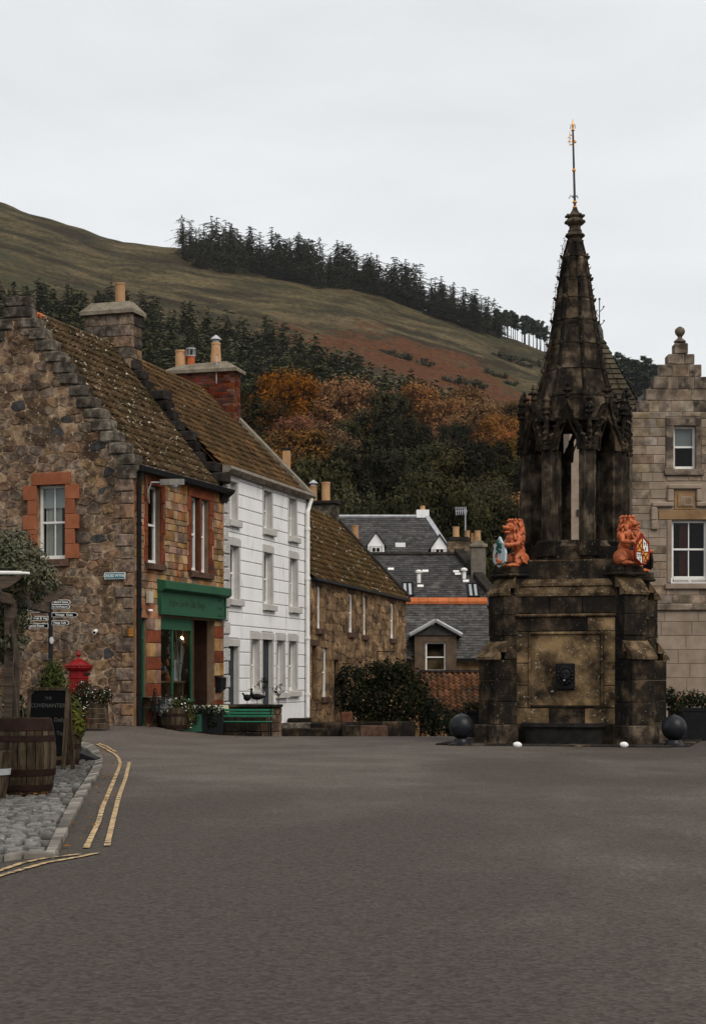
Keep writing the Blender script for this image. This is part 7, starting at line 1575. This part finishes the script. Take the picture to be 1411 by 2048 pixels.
for pts in (((35,1440),(33,1390),(25,1345),(30,1290),(40,1230)), ((47,1440),(45,1410),(66,1385),(74,1360),(60,1340),(42,1335),(38,1300)), ((30,1380),(42,1365),(46,1345),(36,1330))):
    q = MB(); q.tube([cpt(u, v, 21.9) for u, v in pts], .008, 6); q.build('stem', M_TIMBER, cl)
q = MB(); q.tube([cpt(32,1440,22.2), cpt(34,1330,22.2), cpt(20,1200,22.6)], [.05,.04,.03], 7); q.build('stem', M_BARK, cl)
wb = thing('wooden_bench', 'weathered slatted timber bench end beyond the pergola post', 'bench', at(-12, 26.0) + Vector((0,0,.05)))
for i in range(3): q = MB(); q.bev(-.9, .25, -.2+i*.14, -.08+i*.14, .43, .47, .006); q.build('seat_slat', M_TIMBER, wb)
for i in range(2): q = MB(); q.bev(-.9, .25, .24, .27, .6+i*.16, .72+i*.16, .006); q.build('back_slat', M_TIMBER, wb)
for x in (-.8, .18):
    for y in (-.15, .22): q = MB(); q.box(x-.03, x+.03, y-.03, y+.03, 0, .43 if y < 0 else .9); q.build('leg', M_TIMBER, wb)
# ---------------------------------------------------------------- fingerpost
SPY = 29.0; sx_ = (101-UC)*SPY/F; fp = thing('fingerpost', 'black direction post with white-lettered finger boards and a ball top', 'signpost', (sx_, SPY, 0)); q = MB(); q.lathe([(.05,0),(.05,.7),(.038,.72),(.038,2.86),(.055,2.87),(.055,2.9)], 12); q.build('post', M_BLACK, fp, 'auto'); q = MB(); q.ball((0,0,2.97), .075, 14, 10); q.build('ball_top', mat('ball_top_grey', [(.2,.2,.2), (.26,.26,.25)], rough=.35), fp, True)
def finger(side, u_end, v, body, sz=.05):
    z = CH + (VH-v)*SPY/F; L_ = abs(u_end-101)*SPY/F; h = .037; q = MB(); s_ = side
    out = [(.03*s_, z-h), (s_*(L_-.03), z-h), (s_*L_, z-.012), (s_*L_, z+.012), (s_*(L_-.03), z+h), (.03*s_, z+h)]
    q.prism(out, lambda p, d: (p[0], d, p[1]), -.05, -.035); b = q.build('finger_board', M_LETTER, fp)
    inn = [(.035*s_, z-h+.007), (s_*(L_-.033), z-h+.007), (s_*(L_-.008), z-.01), (s_*(L_-.008), z+.01), (s_*(L_-.033), z+h-.007), (.035*s_, z+h-.007)]
    q = MB(); q.prism(inn, lambda p, d: (p[0], d, p[1]), -.053, -.0505); q.build('board_face', M_SIGNB, b)
    t_ = text_part(body, sz, M_LETTER, b, Matrix.Translation((s_*(L_*.5+.005), -.0545, z)) @ Matrix.Rotation(R(90), 4, 'X'), 'lettering', ext=.0006, bold=.0006)
    wd = max(v_.co.x for v_ in t_.data.vertices) - min(v_.co.x for v_ in t_.data.vertices)
    if wd > L_-.08: k = (L_-.08)/wd; cx = s_*(L_*.5+.005); t_.data.transform(Matrix.Translation((cx,0,0)) @ Matrix.Diagonal((k,1,1,1)) @ Matrix.Translation((-cx,0,0)))
finger(1, 141.5, 1204.5, 'Falkland Estate'); finger(1, 140.5, 1213.8, 'Inn, Pub & Restaurant'); finger(1, 156, 1230, 'Vintage  Quaa'); finger(1, 138.5, 1246, 'Village Cafe', .045)
finger(-1, 50, 1220.4, 'Community Shop', .045); finger(-1, 42, 1237, 'Falkland Fruit & Veg', .055); finger(-1, 42, 1252, 'Balgonie Estate', .05)
q = MB(); q.ball((.025,-.045,CH+(VH-1281)*SPY/F), (.035,.006,.06), 10, 6); q.build('sticker', M_BLIND, fp)
# ---------------------------------------------------------------- things on the corner house
zc = WG.Z(1152, .5); a, b = WG.S(252.5), WG.S(211.5)
sg = thing('street_sign', 'teal CROSS WYND street name plate with a white border on the rubble gable', 'sign', (0, 0, 0)); sg.location = house.location; sg.rotation_euler = house.rotation_euler
h_ = .077
def gplate(t0, t1, z0, z1, d0, d1, m_, name, parent): q = MB(); WG.box(q, t0, t1, d0, d1, z0, z1); return q.build(name, m_, parent)
gplate(a, b, zc-h_, zc+h_, .04, .07, M_LETTER, 'plate', sg); gplate(a+.012, b-.012, zc-h_+.012, zc+h_-.012, .0705, .074, M_TEAL, 'plate_face', sg); text_part('CROSS WYND', .088, M_LETTER, sg, wall_M(WG, (a+b)/2, .0745, zc), 'lettering', ext=.001, bold=.0012)
def on_house(name, label, cat): t = thing(name, label, cat, house.location); t.rotation_euler = house.rotation_euler; return t
cv = on_house('security_camera', 'small white security camera bracketed to the rubble gable wall', 'camera'); t_, z_ = WG.S(198), WG.Z(1265, .8); q = MB(); q.tube([WG.P(t_+.05,.02,z_+.03), WG.P(t_+.02,.1,z_+.03)], .018, 6); q.build('bracket', M_WPAINT, cv); q = MB(); q.tube([WG.P(t_+.04,.08,z_+.035), WG.P(t_-.01,.27,z_-.01)], .05, 10); q.build('housing', M_WPAINT, cv, 'auto'); q = MB(); q.tube([WG.P(t_-.01,.27,z_-.01), WG.P(t_-.012,.276,z_-.012)], .035, 10); q.build('lens', M_BLACK, cv)
nt_ = on_house('notice_plate', 'small amber notice plate on the house corner by the downpipe', 'sign'); t_, z_ = WG.S(264), WG.Z(1265, .1); gplate(t_-.055, t_+.055, z_-.09, z_+.09, .052, .062, mat('amber_plate', [(.42,.17,.03)], rough=.5), 'plate', nt_)
for k in range(3): gplate(t_-.04, t_+.04, z_+.045-k*.04, z_+.055-k*.04, .0625, .064, M_SIGNB, 'printed_line', nt_)
fl = on_house('wall_lantern', 'grey street lantern on a bracket beside the upper window', 'lamp'); t0_, z_ = WF.S(300), WF.Z(968, .5); q = MB(); q.tube([WF.P(t0_-.25,.03,z_-.25), WF.P(t0_-.25,.15,z_+.05), WF.P(t0_-.05,.5,z_+.05)], .02, 6); q.build('bracket', M_LEAD, fl)
q = MB(); M0 = [WF.P(t0_-.2,.35,z_+.02), WF.P(t0_-.2,.6,z_+.02), WF.P(t0_+.55,.65,z_+.1), WF.P(t0_+.55,.3,z_+.1)]; q.add([Vector(p)+Vector((0,0,.1)) for p in M0] + [Vector(p)-Vector((0,0,.04)) for p in M0], [(0,1,2,3),(4,5,6,7),(0,1,5,4),(1,2,6,5),(2,3,7,6),(3,0,4,7)]); q.build('lamp_head', mat('lantern_grey', [(.16,.155,.14), (.22,.21,.19)], rough=.6), fl)
q = MB(); c = (Vector(M0[0])+Vector(M0[2]))/2 - Vector((0,0,.05)); q.ball(c, (.2,.12,.07), 10, 6); q.build('lens', M_BLIND, fl, True)
q = MB(); q.tube([WF.P(t0_-.3,.03,z_+.3), WF.P(t0_-.28,.06,z_-.1), WF.P(t0_-.3,.08,z_-.35), WF.P(t0_-.22,.08,z_-.45), WF.P(t0_-.2,.06,z_-.1)], .014, 5); q.build('cable', M_COPE, fl)
al = on_house('alarm_box', 'pale alarm box and white sensor on the stone beside the fascia', 'alarm'); t_, z_ = WF.S(292), WF.Z(1195, .8); q = MB(); WF.box(q, t_-.12, t_+.12, .06, .14, z_-.14, z_+.14); q.build('box', mat('cream_plastic', [(.42,.38,.30)], rough=.5), al); q = MB(); q.ball(WF.P(t_+.02, .1, WF.Z(1222, .8)), (.07,.07,.04), 10, 6); q.build('sensor', M_WPAINT, al, True)
lb_ = on_house('letter_box', 'black hanging letter box on the stone pier by the shop door', 'letter box'); t_ = WF.S(434); z0, z1 = WF.Z(1386, t_), WF.Z(1356, t_); q = MB(); q.prism([(.035,z0), (.18,z0+.1), (.2,z1), (.035,z1)], lambda p, d: WF.P(d, p[0], p[1]), t_-.2, t_+.16); q.build('box', M_BLACK, lb_); q = MB(); q.prism([(.03,z1+.002), (.22,z1+.002), (.03,z1+.05)], lambda p, d: WF.P(d, p[0], p[1]), t_-.22, t_+.18); q.build('lid', M_BLACK, lb_)
# shop window display
ds = on_house('display_table', 'pale wooden display shelf inside the shop window', 'shelf'); za = sw[2] + .52; q = MB(); WF.box(q, sw[0]+.05, sw[1]-.1, -.75, -.2, za-.04, za); q.build('top', M_PALEWD, ds)
for u in (324, 336, 352, 362, 384): t_ = WF.S(u); q = MB(); WF.box(q, t_-.03, t_+.03, -.7, -.25, sw[2]+.02, za-.041); q.build('upright', M_PALEWD if u != 352 else M_REDD, ds)
br = on_house('display_branches', 'pale twig arrangement with baubles in the shop window', 'decoration'); t_ = WF.S(372)+.25; q = MB(); r3 = random.Random(4)
for i in range(16):
    a = r3.uniform(-.6, .6); b_ = r3.uniform(-.3, .3); l_ = r3.uniform(.7, 1.7); q.tube([WF.P(t_, -.3, za), WF.P(t_+a*.4, -.3+b_*.2, za+l_*.5), WF.P(t_+a, -.3+b_*.4, za+l_)], [.018,.011,.005], 4)
q.build('twigs', mat('birch_twig', [(.4,.36,.3), (.5,.46,.4)], rough=.8), br)
for i in range(46):
    q = MB(); s_ = r3.uniform(.025, .06); q.ball(WF.P(t_-.6+r3.uniform(-.9,.95), -.28+r3.uniform(-.1,.1), za+r3.uniform(.15,1.5)), (s_,s_,s_*r3.uniform(.7,1.6)), 7, 5); q.build('bauble', (M_LEAD, M_BLIND, M_PALEWD, M_GREYST, M_LION)[i % 5], br)
pf = on_house('framed_print', 'white framed print standing on the display shelf', 'picture'); t_ = WF.S(379); q = MB(); WF.box(q, t_-.2, t_+.2, -.36, -.33, za+.002, za+.52); q.build('frame', M_WPAINT, pf); q = MB(); WF.box(q, t_-.15, t_+.15, -.3295, -.328, za+.06, za+.46); q.build('print', mat('print_paper', [(.36,.42,.47), (.62,.64,.66)], scale=9, rough=.7), pf)
gn = on_house('pumpkin_ornament', 'small orange cone-topped ornament on the display shelf', 'ornament'); t_ = WF.S(364); q = MB(); q.lathe([(.09,0),(.1,.08),(.05,.13),(.02,.26),(.0,.3)], 10, WF.P(t_, -.4, za+.002)); q.build('ornament_body', M_RIDGE, gn, 'auto')
M_BULB = bpy.data.materials.new('lit_bulb'); M_BULB.use_nodes = True; e_ = M_BULB.node_tree.nodes['Principled BSDF']; e_.inputs['Emission Color'].default_value = (1, .62, .28, 1); e_.inputs['Emission Strength'].default_value = 14
for (u, v) in ((363.5, 1276), (379.5, 1286)):
    bl = on_house('pendant_bulb', 'warm lit pendant bulb hanging inside the shop', 'bulb'); bl['group'] = 'lit bulbs in the shop'; t_ = WF.S(u)+.55; z_ = WF.Z(v, WF.S(u)); q = MB(); q.ball(WF.P(t_, -.25, z_), .045, 10, 7); q.build('bulb', M_BULB, bl, True); q = MB(); q.tube([WF.P(t_, -.25, z_+.05), WF.P(t_, -.25, 2.89)], .006, 4); q.build('flex', M_BLACK, bl)
wr = on_house('door_wreath', 'dark twig wreath with berries on the shop door', 'wreath'); t_ = (dr[0]+dr[1])/2; wc = []
for i in range(20): a = i*math.pi/10; wc.append((WF.P(t_+.26*math.cos(a), -.93, 1.15+.26*math.sin(a)), .07))
link('foliage', cloud(wc, 2.4, .04, L_BRN, 75), wr)
# ---------------------------------------------------------------- post box and flower planter by the gable
PBY = 40.3; p = at(157, PBY); pb = thing('post_box', 'red hexagonal pillar post box with a domed cap and bud finial', 'post box', p, R(12)); q = MB(); q.lathe([(.29,0),(.29,.1),(.255,.14),(.25,.16),(.25,1.12),(.265,1.13),(.265,1.16),(.25,1.17),(.25,1.3)], 6, ph=math.pi/6); q.build('body', M_REDP, pb)
q = MB(); q.lathe([(.27,1.3),(.30,1.34),(.32,1.36),(.32,1.40),(.27,1.42),(.2,1.5),(.1,1.56),(.05,1.57)], 12, ph=math.pi/6); q.build('cap', M_REDP, pb)
for i in range(18): a = i*math.pi/9; q = MB(); q.ball((.3*math.cos(a), .3*math.sin(a), 1.42), (.04,.04,.03), 6, 4); q.build('cap_leaf', M_REDP, pb)
q = MB(); q.lathe([(.05,1.56),(.03,1.6),(.025,1.62),(.06,1.67),(.045,1.72),(.01,1.78)], 10); q.build('finial', M_REDP, pb, 'auto')
q = MB(); q.box(-.0, .17, -.232, -.215, 1.19, 1.25, rotz(R(28))); q.build('posting_slot', M_BLACK, pb); q = MB(); q.box(.02, .12, -.228, -.216, .78, .98, rotz(R(28))); q.build('notice', M_LETTER, pb)
p = at(190, 39.3); sp_ = thing('slatted_planter', 'wooden slatted planter spilling small white flowers against the gable', 'planter', p, R(10))
for i in range(5): q = MB(); q.bev(-.28+.012*i, .25-.012*i, -.2, .2, .04+i*.115, .135+i*.115, .006); q.build('slat', M_OAK, sp_)
q = MB(); q.prism([(.24,0), (.33,0), (.28,.62), (.25,.62)], lambda a, d: (a[0], d, a[1]), -.06, .06); q.build('side_post', M_TIMBER, sp_)
link('foliage', cloud([((-.2,-.05,.78), (.28,.22,.24)), ((.15,-.05,.74), (.28,.2,.22)), ((-.3,-.2,.5), (.18,.1,.26)), ((-.25,-.05,1.0), (.18,.12,.14)), ((-.42,-.05,.7), (.2,.15,.22))], 2.4, .035, L_SHRUB, 81), sp_); link('flowers', cloud([((-.2,-.1,.82), (.29,.22,.24)), ((.17,-.1,.78), (.29,.2,.2)), ((-.3,-.25,.52), (.18,.1,.26)), ((-.25,-.1,1.04), (.17,.1,.13))], .1, .026, L_WHT, 82, asp=1.1), sp_)
# ---------------------------------------------------------------- shop forecourt
def planter_plants(t, clumps, leaf, flower, seed, fl=.35):
    fl *= .3
    link('foliage', cloud(clumps, 2.2, .045, leaf, seed), t)
    if flower: link('flowers', cloud(clumps, fl, .04, flower, seed+1, asp=1.1), t)
hb2 = barrel('flower_barrel', 'half-barrel of white daisies and silver leaves before the shop window', at(345, 42.0), .52, .34, .37, ((.05,.2),(.6,.74)), n=18, top=False)
planter_plants(hb2, [((.08,0,.62), (.32,.3,.2)), ((.25,-.15,.5), (.2,.2,.22)), ((.35,-.2,.3), (.14,.14,.25))], L_OLV, L_WHT, 85, .3); link('silver_foliage', cloud([((-.25,0,.6), (.3,.25,.2)), ((-.35,-.1,.5), (.2,.2,.15))], 2.2, .04, L_SILV, 87), hb2)
def bistro_chair(label, u, Y, rz):
    t = thing('bistro_chair', label, 'chair', at(u, Y), rz)
    q = MB(); q.lathe([(.2,.44),(.21,.45),(.2,.47)], 16); q.build('seat', M_BLACK, t)
    for (x, y) in ((-.15,-.15),(.15,-.15)): q = MB(); q.tube([(x,y,.45), (x*1.2,y*1.2,0)], .012, 6); q.build('leg', M_BLACK, t)
    for x in (-.16, .16): q = MB(); q.tube([(x,.2,0), (x,.17,.45)], .012, 6); q.build('leg', M_BLACK, t)
    q = MB(); q.tube([(-.17,.17,.45), (-.18,.22,.72)] + [(.18*math.cos(a), .23, .74+.16*math.sin(a)) for a in [math.pi*(1-i/8) for i in range(9)]] + [(.18,.22,.72), (.17,.17,.45)], .012, 6); q.build('backrest', M_BLACK, t)
    for x in (-.1, -.03, .03, .1): q = MB(); q.tube([(x,.18,.46), (x,.22,.82)], .007, 5); q.build('back_spindle', M_BLACK, t)
    return t
bistro_chair('black bistro chair beside the green corner door', 291, 41.2, R(-70)); bistro_chair('black bistro chair beside the clothed table', 408, 43.6, R(150))
tb = thing('cafe_table', 'small round black table beside the daisy barrel', 'table', at(313, 41.5)); q = MB(); q.lathe([(.33,.69),(.34,.7),(.33,.72)], 20); q.build('top', M_BLACK, tb)
for a in (0, 2.1, 4.2): q = MB(); q.tube([(.05*math.cos(a),.05*math.sin(a),.69), (.08*math.cos(a),.08*math.sin(a),.3), (.27*math.cos(a),.27*math.sin(a),0)], .012, 6); q.build('leg', M_BLACK, tb)
ct = thing('clothed_table', 'low table under a pale patterned cloth by the shop door', 'table', at(415, 44.6), R(15)); q = MB(); n_ = 24; vs = []
for (k, z) in ((0,.7),(1,.705),(1.02,.62),(1.0,.48)):
    for i in range(n_): a = 2*math.pi*i/n_; e = 1 + (.05*math.sin(i*2.6) if z < .6 else 0); vs.append((.5*k*e*max(-1,min(1,1.25*math.cos(a))), .33*k*e*max(-1,min(1,1.25*math.sin(a))), z + (.05*math.sin(i*1.3) if z < .5 else 0)))
q.add(vs, [(j*n_+i, j*n_+(i+1) % n_, (j+1)*n_+(i+1) % n_, (j+1)*n_+i) for j in range(3) for i in range(n_)]); q.build('cloth', mat('pale_cloth', [(.42,.38,.22), (.6,.6,.55)], scale=4, rough=.9), ct)
for (x, y) in ((-.4,-.25),(.4,-.25),(.4,.25),(-.4,.25)): q = MB(); q.box(x-.02, x+.02, y-.02, y+.02, 0, .69); q.build('leg', M_BLACK, ct)
for (nm, lab, u, Y, w_, h_, sd_) in (('box_planter', 'dark green box planter of trailing plants beside the daisy barrel', 383, 42.6, .5, .42, 91), ('box_planter', 'black box planter with dark evergreen beside the green bench', 421, 43.0, .6, .46, 93)):
    t = thing(nm, lab, 'planter', at(u, Y)); 
    for (x0, x1, y0, y1) in ((-w_/2,w_/2,-.2,-.17),(-w_/2,w_/2,.17,.2),(-w_/2,-w_/2+.03,-.17,.17),(w_/2-.03,w_/2,-.17,.17)): q = MB(); q.box(x0, x1, y0, y1, 0, h_); q.build('side_panel', M_GREEND if sd_ == 91 else M_BLACK, t)
    q = MB(); q.box(-w_/2+.03, w_/2-.03, -.17, .17, .02, h_-.05); q.build('soil', M_SOIL, t); planter_plants(t, [((-.1,0,h_+.1), (.22,.18,.2)), ((.15,0,h_+.08), (.22,.18,.2)), ((.05,-.2,h_-.1), (.14,.1,.2))], L_YEW, L_WHT if sd_ == 91 else None, sd_, .06)
# terrace wall, bench, bird sculptures, potted olives
TYw = 45.0; xl, xr = (420-UC)*TYw/F, (558-UC)*TYw/F; tw_ = thing('terrace_wall', 'dark stone terrace wall behind the green bench', 'wall', ((xl+xr)/2, TYw, 0)); L_ = xr-xl; zt_ = CH-(1410-VH)*TYw/F; q = MB(); q.box(-L_/2+.02, L_/2-.02, .03, 1.2, -.6, zt_-.07); q.build('core', M_FNT, tw_)
z = -.4
while z < zt_ - .1:
    x = -L_/2; h_ = min(.22, zt_-.075-z)
    while x < L_/2 - .05:
        e = min(L_/2, x+rng.uniform(.25,.5)); e = L_/2 if L_/2-e < .18 else e; q = MB(); q.bev(x+.006, e-.006, 0, .2, z, z+h_-.01, .015); q.build('wall_stone', M_FNT if e < L_/2-.1 else M_RUBBLE, tw_); x = e
    q = MB(); q.bev(L_/2-.1, L_/2+.02, .21, 1.2, z, z+h_-.01, .015); q.build('wall_stone', M_RUBBLE, tw_); z += .22
q = MB(); q.bev(-L_/2-.03, L_/2+.05, -.05, 1.25, zt_-.07, zt_, .015); q.build('cope', M_FNT, tw_)
gb = thing('green_bench', 'bright green slatted park bench in front of the terrace wall', 'bench', at(492, 44.0), R(-4)); BL = .66
for i in range(3): q = MB(); q.bev(-BL, BL, .2+.025*i, .23+.025*i, .50+i*.075, .555+i*.075, .006); q.build('back_slat', M_BENCHG, gb)
for i in range(4): q = MB(); q.bev(-BL-.02, BL-.02, -.22+i*.1, -.14+i*.1, .38, .405, .006); q.build('seat_slat', M_BENCHG, gb)
for x in (-BL+.06, BL-.06):
    q = MB(); q.tube([(x,-.25,0), (x,-.22,.37), (x,.18,.37), (x,.25,.72)], .018, 6); q.tube([(x,.3,0), (x,.18,.37)], .018, 6); q.build('leg', M_BLACK, gb)
def bird(label, name, u, s_, kind, rz):
    t = thing(name, label, 'sculpture', ((u-UC)*45.35/F, 45.35, zt_), rz); q = MB()
    if kind == 'duck':
        q.ball((0,0,.25), (.2,.1,.1)); q.ball((.17,0,.26), (.1,.06,.05)); q.tube([(-.13,0,.28), (-.19,0,.38), (-.17,0,.47)], [.05,.035,.035], 8); q.ball((-.18,0,.49), (.05,.035,.035)); me = remesh(q, .012, M_BLACK, 'bird_body', 1); link('body', me, t)
        q = MB(); q.tube([(-.22,0,.49), (-.3,0,.48)], [.015,.01], 6); q.build('bill', M_PALEWD, t)
    else:
        q.ball((0,0,.22), (.12,.08,.11)); q.tube([(-.07,0,.26), (-.12,0,.33)], [.05,.03], 8); q.ball((-.13,0,.35), .035)
        for i in range(5): a = .3+i*.28; q.tube([(.06,0,.25), (.13+.08*math.cos(a),0,.28+.12*math.sin(a)), (.17+.08*math.cos(a),0,.22+.1*math.sin(a))], [.025,.02,.01], 6)
        me = remesh(q, .011, M_BLACK, 'bird_body', 1); link('body', me, t); q = MB(); q.tube([(-.16,0,.35), (-.2,0,.34)], [.012,.005], 6); q.build('bill', M_GOLD, t)
    for y in (-.04, .04): q = MB(); q.tube([(0,y,.16), (.01,y,.0)], .008, 5); q.build('leg', M_BLACK, t)
    t.scale = (s_, s_, s_)
bird('black wire duck sculpture standing on the terrace wall', 'duck_sculpture', 514, .82, 'duck', 0); bird('black wire cockerel sculpture beside the duck on the terrace wall', 'cockerel_sculpture', 494, .82, 'cock', 0)
for (u, hpx, lab, sd_) in ((526, 55, 'small olive tree with sparse leaves by the white house door', 95), (556, 40, 'leaning twiggy little tree beside the terrace wall end', 97)):
    t = thing('potted_tree', lab, 'tree', ((u-UC)*46.0/F, 46.0, zt_-.02)); H_ = hpx*46/F; q = MB(); q.tube([(0,0,-.4), (0.01,0,H_*.45)], [.018,.012], 6)
    for i in range(7): a = i*.9; q.tube([(0.01,0,H_*.42), (.1*math.cos(a),.06*math.sin(a),H_*.65), (.2*math.cos(a)*(.5+.5*(i % 2)),.1*math.sin(a),H_*(.8+.03*i))], [.01,.007,.003], 4)
    q.build('trunk', M_BARK, t); link('crown', cloud([((0,0,H_*.75), (.2,.16,.16)), ((.05,0,H_*.92), (.14,.1,.1))], .2, .04, L_SHRUB, sd_, asp=2.4), t)
# ---------------------------------------------------------------- steps, low walls and shrubs in the lane mouth
def stone_run(name, label, u0, u1, Y, z0, z1, dep, m_, mat2=None, cat='wall'):
    x0, x1 = (u0-UC)*Y/F, (u1-UC)*Y/F; t = thing(name, label, cat, ((x0+x1)/2, Y, 0)); x = x0; k = 0
    while x < x1 - .05:
        e = min(x1, x + rng.uniform(.5, .9)); e = x1 if x1-e < .3 else e; q = MB(); q.bev(x-(x0+x1)/2+.004, e-(x0+x1)/2-.004, 0, dep, z0, z1 + rng.uniform(-.01,.01), .018); q.build('stone', m_ if (k % 3 or not mat2) else mat2, t); x = e; k += 1
    return t
zz = lambda v, Y: CH - (v-VH)*Y/F
stone_run('stone_step', 'lower dark stone step below the white house', 560, 655, 49.0, -.9, zz(1458, 49), 1.0, M_FNT, None, 'step'); stone_run('stone_step', 'upper dark stone step against the white house foot', 562, 690, 50.2, -.9, zz(1447, 50.2), 1.6, M_FNT, M_CROW, 'step')
stone_run('house_plinth', 'grey plinth stones at the foot of the white house', 575, 622, 51.2, -.8, zz(1437, 51.2), .6, M_GREYST, M_FNT, 'plinth')
stone_run('garden_wall', 'low brown stone wall in front of the big dark shrub', 682, 775, 50.0, -1.0, zz(1452, 50), .5, M_SILL, M_FNT); stone_run('garden_wall', 'mossy longer stone wall rising behind the low brown wall', 655, 830, 52.0, -1.2, zz(1444, 52), .5, M_FNT, M_CROWD)
rb_ = stone_run('brick_box', 'small red brick trough at the foot of the dark yew', 682, 705, 53.0, -1.2, zz(1425, 53), .4, M_BRICK, None, 'trough')
def shrub(name, label, u, Y, clumps_px, m_, seed, size, per=2.0):
    p = at(u, Y); t = thing(name, label, 'shrub', p); cl_ = []; r_ = random.Random(seed)
    for (uu, vv, wp, hp) in clumps_px:
        c = px(uu, vv, Y); cl_.append(((c.x-p.x, r_.uniform(-.3,.3), c.z-p.z), (wp*Y/F, wp*Y/F*.9, hp*Y/F)))
    link('foliage', cloud(cl_, per, size, m_, seed), t); q = MB()
    for c, _ in cl_[::2]: q.tube([(r_.uniform(-.1,.1),0,-.1), (c[0]*.5, c[1], c[2]*.5), c], [.05,.03,.01], 5)
    q.build('stem', M_BARK, t); return t
shrub('yew_shrub', 'black-green yew against the row house wall', 680, 57.0, [(672,1385,20,50),(690,1350,18,26),(700,1400,22,45),(668,1420,14,30),(715,1352,14,20)], L_YEW, 101, .07)
shrub('rhododendron', 'large dark rounded evergreen shrub in front of the row house', 770, 55.5, [(740,1355,35,34),(780,1350,40,32),(815,1360,32,32),(725,1400,30,45),(770,1400,48,50),(820,1405,34,46),(840,1385,22,34),(745,1445,40,26),(800,1448,40,26),(850,1420,20,40),(760,1335,22,16),(800,1336,20,14)], L_SHRUB, 103, .075, 2.4)
shrub('low_shrub', 'low spreading bush between the big shrub and the fountain', 872, 53.0, [(865,1420,22,34),(885,1445,24,30),(860,1455,22,22),(905,1455,16,20)], L_YEW, 105, .06)
shrub('fern_clump', 'olive fern clump growing under the pantiled outhouse', 905, 54.0, [(900,1425,20,18),(915,1440,18,22),(885,1412,12,12),(930,1420,14,14)], L_OLV, 107, .06, 1.0)
# ---------------------------------------------------------------- around the fountain foot
def ball_bollard(label, u, v):
    p = on_ground(u, v); t = thing('ball_bollard', label, 'bollard', p); q = MB(); q.lathe([(.25,0),(.25,.02),(.2,.06),(.165,.1),(.155,.14)], 24); q.build('base', M_BOLL, t, 'auto'); q = MB(); q.ball((0,0,.39), (.26,.26,.265), 24, 16); q.build('ball', M_BOLL, t, True); q = MB(); q.lathe([(.05,.645),(.045,.665),(.0,.675)], 12); q.build('boss', M_BOLL, t); return t
ball_bollard('black ball-topped bollard beside the tree-shield lion corner', 922.5, 1491); ball_bollard('black ball-topped bollard beside the quartered-shield lion corner', 1347, 1494)
p = on_ground(1391, 1477); ball_bollard('black ball-topped bollard next to the leafy planter trough', 1392, 1479)
def trough_planter(label, u, Y, w_, h_, clumps, leaf, flower, seed, fl):
    t = thing('planter_trough', label, 'planter', at(u, Y)); q = MB(); q.bev(-w_/2, w_/2, -.22, .22, 0, h_, .02); q.build('box', M_BLACK, t); q = MB(); q.box(-w_/2-.02, w_/2+.02, -.24, .24, h_-.05, h_+.02); q.build('rim', M_BLACK, t); planter_plants(t, clumps, leaf, flower, seed, fl); return t
trough_planter('long black planter trough of leafy geraniums by the hall', 1380, 39.6, .95, .72, [((-.3,0,.85), (.28,.25,.24)), ((.0,0,.92), (.3,.25,.24)), ((.3,0,.86), (.28,.25,.22)), ((-.35,-.15,.7), (.2,.15,.2)), ((-.45,0,1.0), (.14,.14,.25))], L_SHRUB, L_REDF, 111, .03)
trough_planter('dark planter with a few red flowers behind the ball bollard', 955, 42.0, .55, .62, [((-.1,0,.72), (.25,.2,.14)), ((.15,0,.74), (.2,.2,.14))], L_SHRUB, L_REDF, 113, .12)
for (u, v, lab) in ((1034, 1495, 'small white-painted stone left of the fountain trough'), (1247, 1495, 'small white-painted stone beside the trough under the quartered shield')):
    lab = lab.replace(' left of', ' beside') if 'left' in lab else lab
    if u == 1034: lab = 'small white-painted stone beside the trough under the tree shield'
    q = MB(); p = on_ground(u, v); q.ball((0,0,.05), (.09,.07,.065), 9, 6); q.ball((.05,.01,.045), (.05,.05,.045), 8, 5); q.ball((-.05,-.02,.06), (.045,.04,.045), 8, 5)
    o = props(link('white_stone', remesh(q, .014, M_WPAINT, 'white_stone', 1)), lab, 'stone'); o.location = p
# fountain kerb slab
fs_ = thing('fountain_kerb', 'thin worn paving slabs laid round the fountain foot', 'paving', (FX, FY, 0), FROT)
for k in range(4):
    for i in range(6): q = MB(); q.bev(-2.3+i*.77+.004, -2.3+(i+1)*.77-.004, -2.62, -1.9, -.1, .035+rng.uniform(-.006,.006), .012, rotz(k*math.pi/2)); q.build('slab', M_CROWD if (i+k) % 3 else M_FNTP, fs_)
# fallen leaves in the gutters
lf = MB(); fr = random.Random(12); spots = []
for i in range(90):
    k = fr.randrange(len(ko)-1); s_ = ko[k].lerp(ko[k+1], fr.random()); spots.append((s_.x + fr.uniform(.02,.3), s_.y + fr.uniform(-.1,.1), .012))
for i in range(26): spots.append((-3.6+fr.uniform(-.35,.4), 19.9+fr.uniform(-.15,.3), .065))
for i in range(60): a = fr.uniform(0, 6.28); spots.append((FX+fr.uniform(2.0,3.2)*math.cos(a), FY+fr.uniform(2.2,3.2)*math.sin(a), .045))
for i in range(40): spots.append((-5.0+fr.uniform(-.3,2.5), 40.6+fr.uniform(0,1.2), .012))
for (x, y, dz) in spots:
    a = fr.uniform(0, 6.28); s_ = fr.uniform(.02,.045); c, sn = math.cos(a)*s_, math.sin(a)*s_; z = gz(x, y)+dz+.008
    lf.add([(x-c,y-sn,z), (x+sn*.6,y-c*.6,z+fr.uniform(0,.012)), (x+c,y+sn,z+fr.uniform(0,.015)), (x-sn*.6,y+c*.6,z+.004)], [(0,1,2,3)])
props(lf.build('fallen_leaves', L_FALL), 'scattered dry autumn leaves along kerb and fountain foot', 'leaves', kind='stuff')
